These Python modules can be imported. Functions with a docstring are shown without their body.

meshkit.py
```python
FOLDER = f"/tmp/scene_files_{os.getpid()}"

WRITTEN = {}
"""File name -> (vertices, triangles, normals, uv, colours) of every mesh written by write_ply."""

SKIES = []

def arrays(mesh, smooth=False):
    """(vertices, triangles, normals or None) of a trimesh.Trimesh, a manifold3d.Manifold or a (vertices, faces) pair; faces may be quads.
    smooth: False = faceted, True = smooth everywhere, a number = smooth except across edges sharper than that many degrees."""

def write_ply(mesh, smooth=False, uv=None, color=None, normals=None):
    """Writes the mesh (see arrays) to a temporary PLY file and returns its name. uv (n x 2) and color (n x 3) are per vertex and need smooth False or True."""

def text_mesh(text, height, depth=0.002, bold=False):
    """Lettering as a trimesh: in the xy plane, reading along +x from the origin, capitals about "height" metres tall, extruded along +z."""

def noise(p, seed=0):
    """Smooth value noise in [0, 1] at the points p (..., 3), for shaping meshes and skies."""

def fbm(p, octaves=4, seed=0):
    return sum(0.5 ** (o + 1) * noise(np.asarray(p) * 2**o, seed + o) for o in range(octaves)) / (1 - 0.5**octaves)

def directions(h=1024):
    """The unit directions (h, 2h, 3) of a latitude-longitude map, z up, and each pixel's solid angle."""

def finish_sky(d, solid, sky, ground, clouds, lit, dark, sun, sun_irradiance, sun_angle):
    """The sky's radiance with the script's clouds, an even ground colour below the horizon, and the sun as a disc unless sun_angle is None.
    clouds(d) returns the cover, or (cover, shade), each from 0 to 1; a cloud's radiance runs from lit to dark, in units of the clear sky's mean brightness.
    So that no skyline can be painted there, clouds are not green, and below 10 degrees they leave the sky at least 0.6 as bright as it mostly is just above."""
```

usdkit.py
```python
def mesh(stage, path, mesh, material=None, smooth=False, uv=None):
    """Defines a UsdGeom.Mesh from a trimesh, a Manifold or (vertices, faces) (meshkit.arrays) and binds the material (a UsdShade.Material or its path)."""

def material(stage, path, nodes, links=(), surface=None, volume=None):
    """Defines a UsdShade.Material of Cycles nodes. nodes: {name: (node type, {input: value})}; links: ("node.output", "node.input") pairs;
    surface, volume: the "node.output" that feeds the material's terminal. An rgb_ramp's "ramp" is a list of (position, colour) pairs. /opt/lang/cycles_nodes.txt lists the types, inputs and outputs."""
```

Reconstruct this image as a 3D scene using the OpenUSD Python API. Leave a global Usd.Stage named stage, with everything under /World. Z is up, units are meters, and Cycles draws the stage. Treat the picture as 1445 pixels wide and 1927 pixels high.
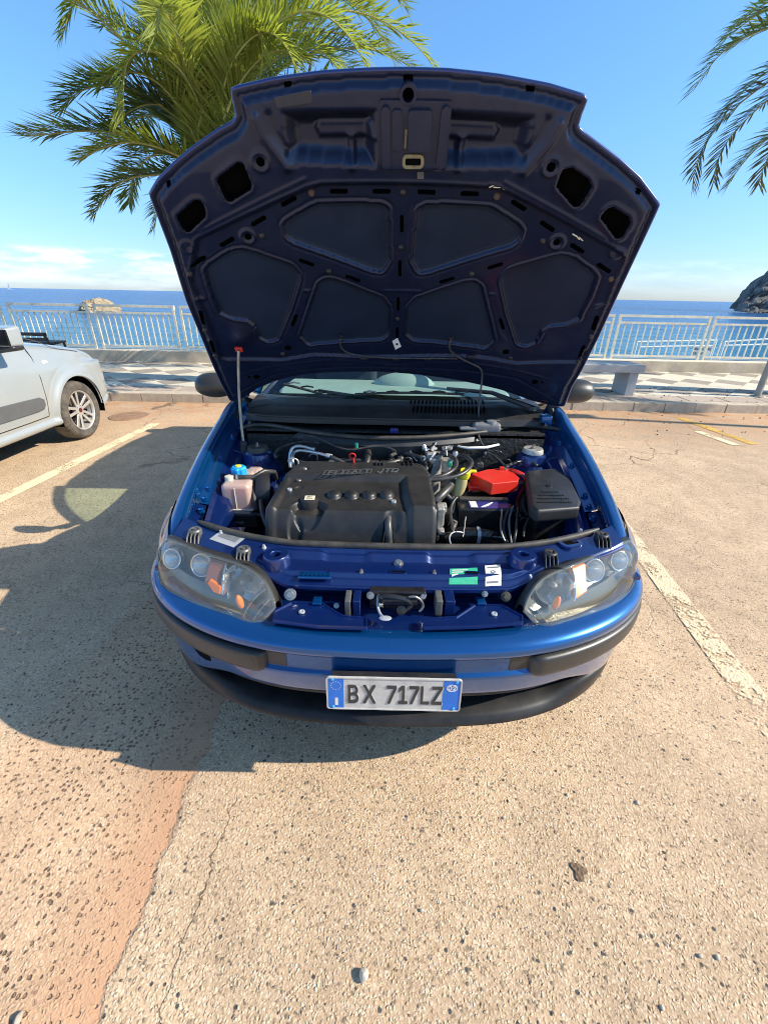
import math, random
import numpy as np, trimesh, manifold3d as m3, shapely, shapely.affinity, shapely.geometry as sg
from scipy.interpolate import PchipInterpolator, CubicSpline
from scipy.ndimage import distance_transform_edt
from pxr import Usd, UsdGeom, UsdLux, UsdShade, Gf, Sdf, Vt
import usdkit, meshkit

stage = Usd.Stage.CreateInMemory()
UsdGeom.SetStageUpAxis(stage, UsdGeom.Tokens.z)
UsdGeom.SetStageMetersPerUnit(stage, 1.0)
UsdGeom.Xform.Define(stage, '/World')
rng = np.random.default_rng(7)
random.seed(7)

# ------------------------------------------------------------------ camera, sky, sun, exposure
PW, PH, FPX, EYE = 1445.0, 1927.0, 806.0, 1.38
ROLL = math.atan(0.0195)
PITCH = math.atan(409 * math.cos(ROLL) / FPX)
fwd = np.array([0, math.cos(PITCH), -math.sin(PITCH)])
r0 = np.array([1.0, 0, 0]); u0 = np.cross(r0, fwd)
right = math.cos(ROLL) * r0 + math.sin(ROLL) * u0
up = -math.sin(ROLL) * r0 + math.cos(ROLL) * u0
cam = UsdGeom.Camera.Define(stage, '/World/camera')
mtx = np.eye(4); mtx[0, :3], mtx[1, :3], mtx[2, :3], mtx[3, :3] = right, up, -fwd, (0, 0, EYE)
cam.AddTransformOp().Set(Gf.Matrix4d(mtx.tolist()))
cam.CreateHorizontalApertureAttr(36.0)
cam.CreateVerticalApertureAttr(36.0 * PH / PW)
cam.CreateFocalLengthAttr(36.0 * FPX / PW)
cam.CreateClippingRangeAttr(Gf.Vec2f(0.05, 20000))
cam.CreateExposureAttr(1.1)

SUN = np.array([1.40, -0.20, 0.97]); SUN /= np.linalg.norm(SUN)
sky = UsdLux.DomeLight.Define(stage, '/World/sky')
# clear sea air: the low sky keeps its blue
SKYTINT = [(0.0, (0.41, 0.50, 0.72)), (0.03, (0.41, 0.52, 0.75)), (0.10, (0.43, 0.575, 0.80)), (0.25, (0.51, 0.74, 0.94)), (0.45, (0.60, 0.88, 1.03)), (0.75, (0.8, 0.95, 1.03)), (1.0, (0.9, 1.0, 1.0))]
sky_mat = usdkit.material(stage, '/World/Looks/sky_look', {
    'sky': ('sky_texture', {'sky_type': 'single_scattering', 'sun_disc': False, 'sun_elevation': float(math.asin(SUN[2])),
                            'sun_rotation': float(math.atan2(SUN[0], SUN[1])), 'air_density': 1.0, 'aerosol_density': 0.35, 'ozone_density': 2.2}),
    'tc': ('texture_coordinate', {}), 'sep': ('separate_xyz', {}),
    'mapc': ('mapping', {'scale': (6.0, 6.0, 30.0)}),
    'nz': ('noise_texture', {'scale': 1.6, 'detail': 7, 'roughness': 0.62}),
    'ramp': ('rgb_ramp', {'ramp': [(0.0, (0, 0, 0)), (0.44, (0, 0, 0)), (0.66, (0.85, 0.85, 0.85)), (1, (1, 1, 1))]}),
    'band': ('rgb_ramp', {'ramp': [(0.0, (0.12,) * 3), (0.012, (0.30,) * 3), (0.030, (0.7,) * 3), (0.052, (1.0,) * 3), (0.066, (0.0,) * 3), (1, (0, 0, 0))]}),
    'side': ('map_range', {'from_min': 0.05, 'from_max': -0.35, 'to_min': 0.22, 'to_max': 1.0, 'clamp': True}),
    'mul': ('math', {'math_type': 'multiply'}), 'mul2': ('math', {'math_type': 'multiply'}),
    'mix': ('mix', {'color2': (5.8, 6.2, 6.8)}),
    'tint': ('rgb_ramp', {'ramp': SKYTINT}), 'hs': ('mix', {'mix_type': 'multiply', 'fac': 1.0}),
    'bg': ('background_shader', {'strength': 0.124})},
    [('tc.generated', 'sep.vector'), ('tc.generated', 'mapc.vector'), ('mapc.vector', 'nz.vector'), ('nz.fac', 'ramp.fac'),
     ('sep.z', 'band.fac'), ('sep.x', 'side.value'), ('ramp.color', 'mul.value1'), ('band.color', 'mul.value2'),
     ('mul.value', 'mul2.value1'), ('side.result', 'mul2.value2'), ('sep.z', 'tint.fac'), ('sky.color', 'hs.color1'), ('tint.color', 'hs.color2'), ('hs.color', 'mix.color1'), ('mul2.value', 'mix.fac'),
     ('mix.color', 'bg.color')], surface='bg.background')
UsdShade.MaterialBindingAPI.Apply(sky.GetPrim()).Bind(sky_mat)
sky.GetPrim().SetCustomDataByKey('kind', 'structure')
sun = UsdLux.DistantLight.Define(stage, '/World/sun')
zx = np.cross([0, 0, 1.0], SUN); zx /= np.linalg.norm(zx)
lm = np.eye(4); lm[0, :3], lm[1, :3], lm[2, :3] = zx, np.cross(SUN, zx), SUN
sun.AddTransformOp().Set(Gf.Matrix4d(lm.tolist()))
sun.CreateIntensityAttr(0.98); sun.CreateAngleAttr(0.5); sun.CreateNormalizeAttr(True); sun.CreateColorAttr(Gf.Vec3f(1.0, 0.93, 0.80))

# ------------------------------------------------------------------ survey helpers: sight lines of the photograph met with known levels
def sight(px, py):
    return fwd + right * (px - PW / 2) / FPX - up * (py - PH / 2) / FPX
def at(px, py, z):
    d = sight(px, py); return np.array([0, 0, EYE]) + d * (z - EYE) / d[2]
def aty(px, py, y):
    d = sight(px, py); return np.array([0, 0, EYE]) + d * y / d[1]
def V(*a): return np.array(a, float)
def unit(a): a = np.asarray(a, float); return a / np.linalg.norm(a)
def sstep(a, b, x):
    t = np.clip((np.asarray(x, float) - a) / (b - a), 0, 1); return t * t * (3 - 2 * t)

# ------------------------------------------------------------------ scene helpers
used, offset = {}, {}
def path_for(name, parent):
    base = parent or '/World'
    k = used.get((base, name), -1) + 1; used[(base, name)] = k
    return f'{base}/{name}' + (f'_{k:03d}' if k else '')
def tag(prim, label=None, cat=None, group=None, kind=None):
    for k, v in (('label', label), ('category', cat), ('group', group), ('kind', kind)):
        if v: prim.SetCustomDataByKey(k, v)
def thing(name, loc, label=None, cat=None, group=None, kind=None, rotz=0):
    p = path_for(name, None)
    x = UsdGeom.Xform.Define(stage, p); x.AddTranslateOp().Set(Gf.Vec3d(*map(float, loc)))
    if rotz: x.AddRotateZOp().Set(rotz)
    tag(x.GetPrim(), label, cat, group, kind)
    offset[p] = np.array(loc, float)
    return p
def mk(name, mesh, material, parent=None, smooth=30, label=None, cat=None, group=None, kind=None, local=False):
    """One Mesh prim. Shapes are given in world metres unless local."""
    p = path_for(name, parent)
    off = offset.get(parent, np.zeros(3))
    v, f, n = meshkit.arrays(mesh, smooth)
    if not local: v = v - off
    m = UsdGeom.Mesh.Define(stage, p)
    m.CreatePointsAttr(Vt.Vec3fArray.FromNumpy(v.astype(np.float32)))
    m.CreateFaceVertexCountsAttr(Vt.IntArray.FromNumpy(np.full(len(f), 3, np.int32)))
    m.CreateFaceVertexIndicesAttr(Vt.IntArray.FromNumpy(f.astype(np.int32).ravel()))
    m.CreateSubdivisionSchemeAttr('none')
    if n is not None:
        m.CreateNormalsAttr(Vt.Vec3fArray.FromNumpy(n.astype(np.float32))); m.SetNormalsInterpolation('vertex')
    UsdShade.MaterialBindingAPI.Apply(m.GetPrim()).Bind(UsdShade.Material.Get(stage, '/World/Looks/' + material))
    tag(m.GetPrim(), label, cat, group, kind)
    offset[p] = off if not local else np.zeros(3)
    return p

# ------------------------------------------------------------------ shape helpers
def cat(*ms):
    ms = [m for m in (ms[0] if len(ms) == 1 and isinstance(ms[0], list) else ms)]
    vs, fs, n = [], [], 0
    for m in ms:
        v, f, _ = meshkit.arrays(m); vs.append(v); fs.append(f + n); n += len(v)
    return np.vstack(vs), np.vstack(fs)
def box(c, s, rz=0.0, frame=None):
    c, s = np.asarray(c, float), np.asarray(s, float) / 2
    v = np.array([[x, y, z] for x in (-1, 1) for y in (-1, 1) for z in (-1, 1)], float) * s
    if frame is not None: v = v @ np.asarray(frame, float)
    elif rz: v = v @ np.array([[math.cos(rz), math.sin(rz), 0], [-math.sin(rz), math.cos(rz), 0], [0, 0, 1]])
    f = np.array([[0, 1, 3], [0, 3, 2], [4, 6, 7], [4, 7, 5], [0, 4, 5], [0, 5, 1], [2, 3, 7], [2, 7, 6], [0, 2, 6], [0, 6, 4], [1, 5, 7], [1, 7, 3]])
    return v + c, f
BALL = trimesh.creation.icosphere(subdivisions=2).vertices
BALL1 = trimesh.creation.icosphere(subdivisions=1).vertices
def hull(pts):
    m = m3.Manifold.hull_points(np.asarray(pts, np.float64)).to_mesh()
    return np.array(m.vert_properties[:, :3], float), np.array(m.tri_verts)
def rbox(c, s, r, rz=0.0, frame=None, ball=None):
    ball = BALL1 if ball is None else ball
    s = np.asarray(s, float) / 2 - r
    v = np.vstack([ball * r + s * np.array([x, y, z]) for x in (-1, 1) for y in (-1, 1) for z in (-1, 1)])
    if frame is not None: v = v @ np.asarray(frame, float)
    elif rz: v = v @ np.array([[math.cos(rz), math.sin(rz), 0], [-math.sin(rz), math.cos(rz), 0], [0, 0, 1]])
    return hull(v + np.asarray(c, float))
def soft(pts, r):
    """Rounded hull of corner points."""
    return hull(np.vstack([BALL1 * r + np.asarray(p, float) for p in pts]))
def grid(P, closed_u=False, closed_v=False, flip=False):
    P = np.asarray(P, float); n, m = P.shape[:2]
    i, j = np.meshgrid(np.arange(n if closed_u else n - 1), np.arange(m if closed_v else m - 1), indexing='ij')
    a, b, c, d = i * m + j, ((i + 1) % n) * m + j, ((i + 1) % n) * m + (j + 1) % m, i * m + (j + 1) % m
    q = np.stack([a, b, c, d] if not flip else [a, d, c, b], -1).reshape(-1, 4)
    return P.reshape(-1, 3), np.vstack([q[:, [0, 1, 2]], q[:, [0, 2, 3]]])
def curve(pts, n=40):
    pts = np.asarray(pts, float)
    t = np.r_[0, np.cumsum(np.linalg.norm(np.diff(pts, axis=0), axis=1))]
    if len(pts) == 2: return np.array([pts[0] + (pts[1] - pts[0]) * s for s in np.linspace(0, 1, n)])
    return CubicSpline(t, pts)(np.linspace(0, t[-1], n))
def tube(pts, r, seg=8, n=None, caps=True):
    pts = np.asarray(pts, float)
    if n: pts = curve(pts, n)
    r = np.broadcast_to(np.asarray(r, float), (len(pts),))
    T = np.gradient(pts, axis=0); T /= np.linalg.norm(T, axis=1, keepdims=True) + 1e-12
    a = np.cross(T[0], [0, 0, 1.0]); a = np.cross(T[0], [0, 1.0, 0]) if np.linalg.norm(a) < 0.1 else a
    a /= np.linalg.norm(a); rows = []
    ang = np.linspace(0, 2 * np.pi, seg, endpoint=False)
    for k in range(len(pts)):
        a = a - T[k] * (a @ T[k]); a /= np.linalg.norm(a); b = np.cross(T[k], a)
        rows.append(pts[k] + r[k] * (np.cos(ang)[:, None] * a + np.sin(ang)[:, None] * b))
    v, f = grid(rows, closed_v=True)
    if caps:
        n0 = len(v); v = np.vstack([v, pts[0], pts[-1]])
        k = np.arange(seg); k2 = (k + 1) % seg; L = (len(pts) - 1) * seg
        f = np.vstack([f, np.stack([np.full(seg, n0), k2, k], 1)[:, [0, 2, 1]], np.stack([np.full(seg, n0 + 1), L + k, L + k2], 1)[:, [0, 2, 1]]])
    m = trimesh.Trimesh(v, f, process=False)
    return (v, f) if m.volume >= 0 else (v, f[:, ::-1])
def lathe(prof, c, axis=(0, 0, 1), seg=24):
    """Turned solid: prof is (radius, height) pairs along axis from c."""
    ax = unit(axis); a = np.cross(ax, [0, 0, 1.0]); a = V(1, 0, 0) if np.linalg.norm(a) < 1e-3 else unit(a); b = np.cross(ax, a)
    ang = np.linspace(0, 2 * np.pi, seg, endpoint=False)
    rows = [np.asarray(c, float) + ax * h + r * (np.cos(ang)[:, None] * a + np.sin(ang)[:, None] * b) for r, h in prof]
    v, f = grid(rows, closed_v=True)
    m = trimesh.Trimesh(v, f, process=False)
    return (v, f) if m.volume >= 0 else (v, f[:, ::-1])
def extrude(poly, h0, h1, o=(0, 0, 0), ex=(1, 0, 0), ey=(0, 1, 0)):
    """A shapely polygon in the plane (o, ex, ey), from height h0 to h1 along ex x ey."""
    ex, ey, o = unit(ex), unit(ey), np.asarray(o, float); ez = np.cross(ex, ey)
    out = []
    for g in getattr(poly, 'geoms', [poly]):
        m = trimesh.creation.extrude_polygon(g, h1 - h0, engine='earcut')
        v = np.array(m.vertices); out.append((o + v[:, :1] * ex + v[:, 1:2] * ey + (v[:, 2:] + h0) * ez, np.array(m.faces)))
    return cat(out)
def capsule(c, L, w, a=0.0):
    d = V(math.cos(a), math.sin(a)) * max(L - w, 1e-4) / 2
    return sg.LineString([np.asarray(c) - d, np.asarray(c) + d]).buffer(w / 2, quad_segs=5)
def letters(text, height, o, ex, ey, depth=0.002, bold=False, width=1.0, slant=0.0):
    m = meshkit.text_mesh(text, height, depth, bold)
    v = np.array(m.vertices); ex, ey = unit(ex), unit(ey); ez = np.cross(ex, ey)
    x = v[:, 0] - v[:, 0].min()
    total = x.max(); x = (x - total / 2) * width + v[:, 1] * slant; y = v[:, 1] - height / 2
    return np.asarray(o, float) + x[:, None] * ex + y[:, None] * ey + v[:, 2:3] * ez, np.array(m.faces)
def jitter(mesh, amp, freq, seed=0):
    v, f, _ = meshkit.arrays(mesh); m = trimesh.Trimesh(v, f, process=False)
    n = m.vertex_normals
    return v + n * ((meshkit.fbm(v * freq + 31.7, 4, seed) - 0.5) * 2 * amp)[:, None], f

# ------------------------------------------------------------------ materials
def look(name, base, rough=0.5, metal=0.0, coat=0.0, spec=0.5, var=0.0, vscale=12.0, bump=0.0, bscale=60.0, bdist=0.004, dust=None, dust_amt=0.0, dust_scale=6.0, rvar=0.0, extra=None, rand=0.0):
    base = tuple(base)
    n = {'geo': ('geometry', {}), 'p': ('principled_bsdf', dict(base_color=base, roughness=rough, metallic=metal, coat_weight=coat, specular_ior_level=spec, **(extra or {})))}
    l = []
    src = None
    if var:
        n['nv'] = ('noise_texture', {'scale': vscale, 'detail': 5, 'roughness': 0.6})
        n['rv'] = ('rgb_ramp', {'ramp': [(0.25, tuple(c * (1 - var) for c in base)), (0.75, tuple(c * (1 + var) for c in base))]})
        l += [('geo.position', 'nv.vector'), ('nv.fac', 'rv.fac')]; src = 'rv.color'
    if rand:
        n['oi'] = ('object_info', {}); n['rr'] = ('map_range', {'to_min': 1 - rand, 'to_max': 1 + rand}); n['hv'] = ('hsv', {'color': base})
        l += [('oi.random', 'rr.value'), ('rr.result', 'hv.value')]
        if src: l.append((src, 'hv.color'))
        src = 'hv.color'
    if dust is not None:
        n['nd'] = ('noise_texture', {'scale': dust_scale, 'detail': 8, 'roughness': 0.68})
        n['rd'] = ('rgb_ramp', {'ramp': [(0.38, (0, 0, 0)), (0.72, (dust_amt,) * 3)]})
        n['md'] = ('mix', {'color1': base, 'color2': tuple(dust)})
        l += [('geo.position', 'nd.vector'), ('nd.fac', 'rd.fac'), ('rd.color', 'md.fac')]
        if src: l.append((src, 'md.color1'))
        src = 'md.color'
    if src: l.append((src, 'p.base_color'))
    if rvar:
        n['nr'] = ('noise_texture', {'scale': 9.0, 'detail': 6, 'roughness': 0.65})
        n['mr'] = ('map_range', {'from_min': 0.3, 'from_max': 0.7, 'to_min': max(0.02, rough - rvar), 'to_max': rough + rvar})
        l += [('geo.position', 'nr.vector'), ('nr.fac', 'mr.value'), ('mr.result', 'p.roughness')]
    if bump:
        n['nb'] = ('noise_texture', {'scale': bscale, 'detail': 6, 'roughness': 0.6})
        n['b'] = ('bump', {'strength': bump, 'distance': bdist})
        l += [('geo.position', 'nb.vector'), ('nb.fac', 'b.height'), ('b.normal', 'p.normal')]
    return usdkit.material(stage, '/World/Looks/' + name, n, l, surface='p.BSDF')

DUST = (0.30, 0.24, 0.17)
look('rock', (0.30, 0.235, 0.155), 0.9, var=0.45, vscale=0.9, bump=0.9, bscale=2.2, bdist=0.5)
look('cliff_rock', (0.115, 0.11, 0.10), 0.95, var=0.6, vscale=0.16, bump=1.0, bscale=0.5, bdist=1.6)
look('wall_concrete', (0.56, 0.46, 0.33), 0.9, var=0.22, vscale=3.0, bump=0.6, bscale=40, bdist=0.01, dust=(0.25, 0.19, 0.13), dust_amt=0.5, dust_scale=1.8)
look('wall_coping', (0.66, 0.58, 0.45), 0.85, var=0.15, vscale=4.0, bump=0.4, bscale=60, bdist=0.005)
look('kerb_concrete', (0.44, 0.36, 0.26), 0.9, var=0.2, vscale=14, bump=0.7, bscale=160, bdist=0.004, rand=0.10)
look('tile_light', (0.57, 0.50, 0.38), 0.85, var=0.12, vscale=10, bump=0.3, bscale=120, bdist=0.002, rand=0.09)
look('tile_dark', (0.29, 0.24, 0.185), 0.85, var=0.15, vscale=10, bump=0.3, bscale=120, bdist=0.002, rand=0.10)
look('flagstone', (0.40, 0.31, 0.235), 0.85, var=0.15, vscale=9, bump=0.3, bscale=120, bdist=0.002, rand=0.08)
look('mortar', (0.17, 0.13, 0.10), 0.95, var=0.2, vscale=20)
look('bench_granite', (0.36, 0.35, 0.33), 0.75, var=0.35, vscale=130, bump=0.25, bscale=200, bdist=0.002)
look('rail_paint', (0.78, 0.72, 0.56), 0.5, var=0.10, vscale=14, dust=(0.34, 0.20, 0.10), dust_amt=0.45, dust_scale=11)
look('rail_white', (0.70, 0.70, 0.66), 0.5, var=0.1, vscale=14)
look('post_metal', (0.26, 0.23, 0.19), 0.6, var=0.25, vscale=9, bump=0.3, bscale=30)
look('sign_board', (0.70, 0.69, 0.66), 0.5)
look('ink', (0.03, 0.03, 0.035), 0.6)
look('sail', (0.8, 0.8, 0.78), 0.8)
look('pebble', (0.50, 0.42, 0.32), 0.85, var=0.2, vscale=60, rand=0.35)
look('debris', (0.045, 0.03, 0.022), 0.9)
look('trunk', (0.14, 0.10, 0.065), 0.95, var=0.4, vscale=7, bump=0.9, bscale=18, bdist=0.05)
# car
look('black_plastic', (0.012, 0.012, 0.013), 0.44, var=0.3, vscale=16, bump=0.25, bscale=420, bdist=0.0006, dust=(0.16, 0.13, 0.10), dust_amt=0.16, dust_scale=9, rvar=0.08)
look('engine_plastic', (0.013, 0.013, 0.013), 0.43, bump=0.35, bscale=520, bdist=0.0006, dust=(0.12, 0.10, 0.08), dust_amt=0.24, dust_scale=7, rvar=0.08)
look('trim_plastic', (0.026, 0.024, 0.022), 0.40, var=0.12, vscale=30, bump=0.2, bscale=600, bdist=0.0005, rvar=0.05)
look('lip_plastic', (0.010, 0.010, 0.011), 0.46, spec=0.35, var=0.2, vscale=20, bump=0.15, bscale=600, bdist=0.0005, dust=DUST, dust_amt=0.05, dust_scale=10)
look('letter_plastic', (0.12, 0.12, 0.12), 0.25, metal=0.3)
look('black_gloss', (0.008, 0.008, 0.009), 0.18, dust=(0.14, 0.12, 0.10), dust_amt=0.15, dust_scale=14)
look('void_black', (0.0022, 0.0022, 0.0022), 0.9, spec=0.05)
look('rubber', (0.022, 0.021, 0.020), 0.55, var=0.2, vscale=30, bump=0.2, bscale=200, bdist=0.001, dust=DUST, dust_amt=0.25, dust_scale=12)
look('hose_rubber', (0.02, 0.02, 0.02), 0.4, var=0.2, vscale=30, dust=(0.2, 0.18, 0.16), dust_amt=0.35, dust_scale=25)
look('steel', (0.36, 0.34, 0.31), 0.38, metal=0.9, var=0.2, vscale=30, rvar=0.1)
look('alloy_cast', (0.42, 0.40, 0.36), 0.5, metal=0.6, var=0.35, vscale=40, bump=0.5, bscale=120, bdist=0.003)
look('pipe_alloy', (0.55, 0.55, 0.54), 0.35, metal=0.85)
look('rod_steel', (0.36, 0.32, 0.25), 0.5, metal=0.5, var=0.35, vscale=30)
look('drain_rust', (0.27, 0.155, 0.085), 0.85, var=0.3, vscale=20)
look('worn_metal', (0.19, 0.16, 0.08), 0.6, var=0.5, vscale=40)
look('rust_metal', (0.075, 0.045, 0.028), 0.75, var=0.4, vscale=60)
look('red_plastic', (0.62, 0.022, 0.012), 0.35, var=0.1, vscale=14, dust=DUST, dust_amt=0.12)
look('yellow_plastic', (0.72, 0.56, 0.03), 0.4, var=0.1)
look('tan_plastic', (0.45, 0.36, 0.16), 0.5, var=0.2)
look('blue_cap', (0.012, 0.30, 0.62), 0.4)
look('orange_lens', (0.92, 0.22, 0.012), 0.25)
look('amber_dark', (0.24, 0.11, 0.10), 0.3)
look('label_white', (0.66, 0.64, 0.58), 0.5, var=0.12, vscale=50)
look('label_cream', (0.62, 0.56, 0.40), 0.5)
look('label_dark', (0.022, 0.024, 0.030), 0.5, var=0.2, vscale=60)
look('bracket_metal', (0.13, 0.125, 0.115), 0.45, metal=0.4, var=0.3, vscale=40)
look('label_grey', (0.16, 0.165, 0.17), 0.5, var=0.2, vscale=60)
look('label_green', (0.03, 0.36, 0.20), 0.5, var=0.2, vscale=80)
look('label_violet', (0.03, 0.03, 0.16), 0.4, var=0.25, vscale=40)
look('label_silver', (0.42, 0.43, 0.44), 0.42, metal=0.35, var=0.1, vscale=40)
look('plate_white', (0.52, 0.50, 0.46), 0.45, var=0.16, vscale=26, dust=(0.20, 0.17, 0.14), dust_amt=0.45, dust_scale=22, bump=0.25, bscale=24, bdist=0.004)
look('plate_blue', (0.012, 0.14, 0.52), 0.4, var=0.12, vscale=40)
look('plate_ink', (0.035, 0.034, 0.032), 0.6, var=0.5, vscale=60)
look('chrome', (0.75, 0.76, 0.77), 0.10, metal=1.0)
look('reflector', (0.62, 0.63, 0.64), 0.16, metal=0.9)
look('lamp_inner', (0.36, 0.36, 0.345), 0.24, metal=0.6, bump=0.25, bscale=26, bdist=0.02)
look('lamp_bezel', (0.13, 0.125, 0.11), 0.28, metal=0.5, bump=0.2, bscale=30, bdist=0.01)
look('lamp_dark', (0.05, 0.05, 0.05), 0.4)
look('dash', (0.33, 0.37, 0.36), 0.7, var=0.1)
look('seat_fabric', (0.04, 0.05, 0.075), 0.9, var=0.2)
look('roof_lining', (0.2, 0.2, 0.2), 0.9)
look('white_paint', (0.33, 0.35, 0.345), 0.36, metal=0.25, coat=0.8, var=0.03, vscale=5, dust=(0.45, 0.38, 0.30), dust_amt=0.25, dust_scale=3)
look('tyre', (0.040, 0.036, 0.031), 0.8, var=0.25, vscale=18, dust=(0.26, 0.20, 0.14), dust_amt=0.55, dust_scale=7)
look('alloy_wheel', (0.50, 0.47, 0.43), 0.38, metal=0.5, dust=(0.26, 0.21, 0.16), dust_amt=0.6, dust_scale=12)
look('badge_red', (0.08, 0.006, 0.01), 0.3)
look('grey_moulding', (0.085, 0.085, 0.085), 0.55, var=0.1)
look('engine_dark', (0.014, 0.014, 0.014), 0.55, var=0.5, vscale=30, bump=0.8, bscale=60, bdist=0.01)

def paint_look(name, base, metal, rough, dust_amt, flake=0.35, coat=1.0, dust=DUST):
    usdkit.material(stage, '/World/Looks/' + name, {
        'geo': ('geometry', {}), 'fl': ('voronoi_texture', {'scale': 2600.0}), 'fr': ('map_range', {'to_min': 1 - flake, 'to_max': 1 + flake}),
        'sep': ('separate_color', {}), 'hv': ('hsv', {'color': base}),
        'nd': ('noise_texture', {'scale': 8.0, 'detail': 9, 'roughness': 0.7}), 'rd': ('rgb_ramp', {'ramp': [(0.45, (0, 0, 0)), (0.8, (dust_amt,) * 3)]}),
        'md': ('mix', {'color2': dust}), 'mr': ('map_range', {'from_min': 0.35, 'from_max': 0.75, 'to_min': 0.03, 'to_max': 0.03 + dust_amt}),
        'p': ('principled_bsdf', {'metallic': metal, 'roughness': rough, 'coat_weight': coat, 'coat_roughness': 0.04})},
        [('geo.position', 'fl.vector'), ('fl.color', 'sep.color'), ('sep.r', 'fr.value'), ('fr.result', 'hv.value'), ('geo.position', 'nd.vector'),
         ('nd.fac', 'rd.fac'), ('rd.color', 'md.fac'), ('hv.color', 'md.color1'), ('md.color', 'p.base_color'), ('nd.fac', 'mr.value'), ('mr.result', 'p.coat_roughness')], surface='p.BSDF')
paint_look('blue_paint', (0.0005, 0.068, 0.225), 0.65, 0.27, 0.012, flake=0.28)
paint_look('blue_inner', (0.0015, 0.017, 0.105), 0.45, 0.34, 0.04, coat=1.0)
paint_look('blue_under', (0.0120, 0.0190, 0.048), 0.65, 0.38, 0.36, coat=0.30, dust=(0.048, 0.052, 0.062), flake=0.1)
look('hood_panel', (0.024, 0.037, 0.064), 0.42, metal=0.6, var=0.25, vscale=7, dust=(0.022, 0.030, 0.05), dust_amt=0.45, dust_scale=14, rvar=0.06)

def glass_look(name, tint, gloss=1.0, haze=0.0, haze_col=(0.5, 0.47, 0.38), f0=0.045):
    usdkit.material(stage, '/World/Looks/' + name, {
        't': ('transparent_bsdf', {'color': tint}), 'g': ('glossy_bsdf', {'color': (gloss,) * 3, 'roughness': 0.015}), 'lw': ('layer_weight', {'blend': 0.5}),
        'pw': ('math', {'math_type': 'power', 'value2': 5.0}), 'fr': ('math', {'math_type': 'multiply_add', 'value2': 1 - f0, 'value3': f0}),
        'd': ('diffuse_bsdf', {'color': haze_col}), 'mh': ('mix_closure', {'fac': haze}), 'm': ('mix_closure', {})},
        [('lw.facing', 'pw.value1'), ('pw.value', 'fr.value1'), ('t.BSDF', 'mh.closure1'), ('d.BSDF', 'mh.closure2'), ('fr.value', 'm.fac'), ('mh.closure', 'm.closure1'), ('g.BSDF', 'm.closure2')], surface='m.closure')
glass_look('window_glass', (0.72, 0.86, 0.80))
glass_look('lens_glass', (0.94, 0.93, 0.88), haze=0.07, haze_col=(0.46, 0.42, 0.30), f0=0.07)
glass_look('ring_glass', (0.80, 0.82, 0.84), haze=0.10, haze_col=(0.7, 0.72, 0.75), f0=0.09)
look('tank_plastic', (0.46, 0.31, 0.26), 0.4, extra={'subsurface_weight': 0.35, 'subsurface_scale': 0.02})
look('tank_cream', (0.55, 0.50, 0.38), 0.45)

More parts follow.
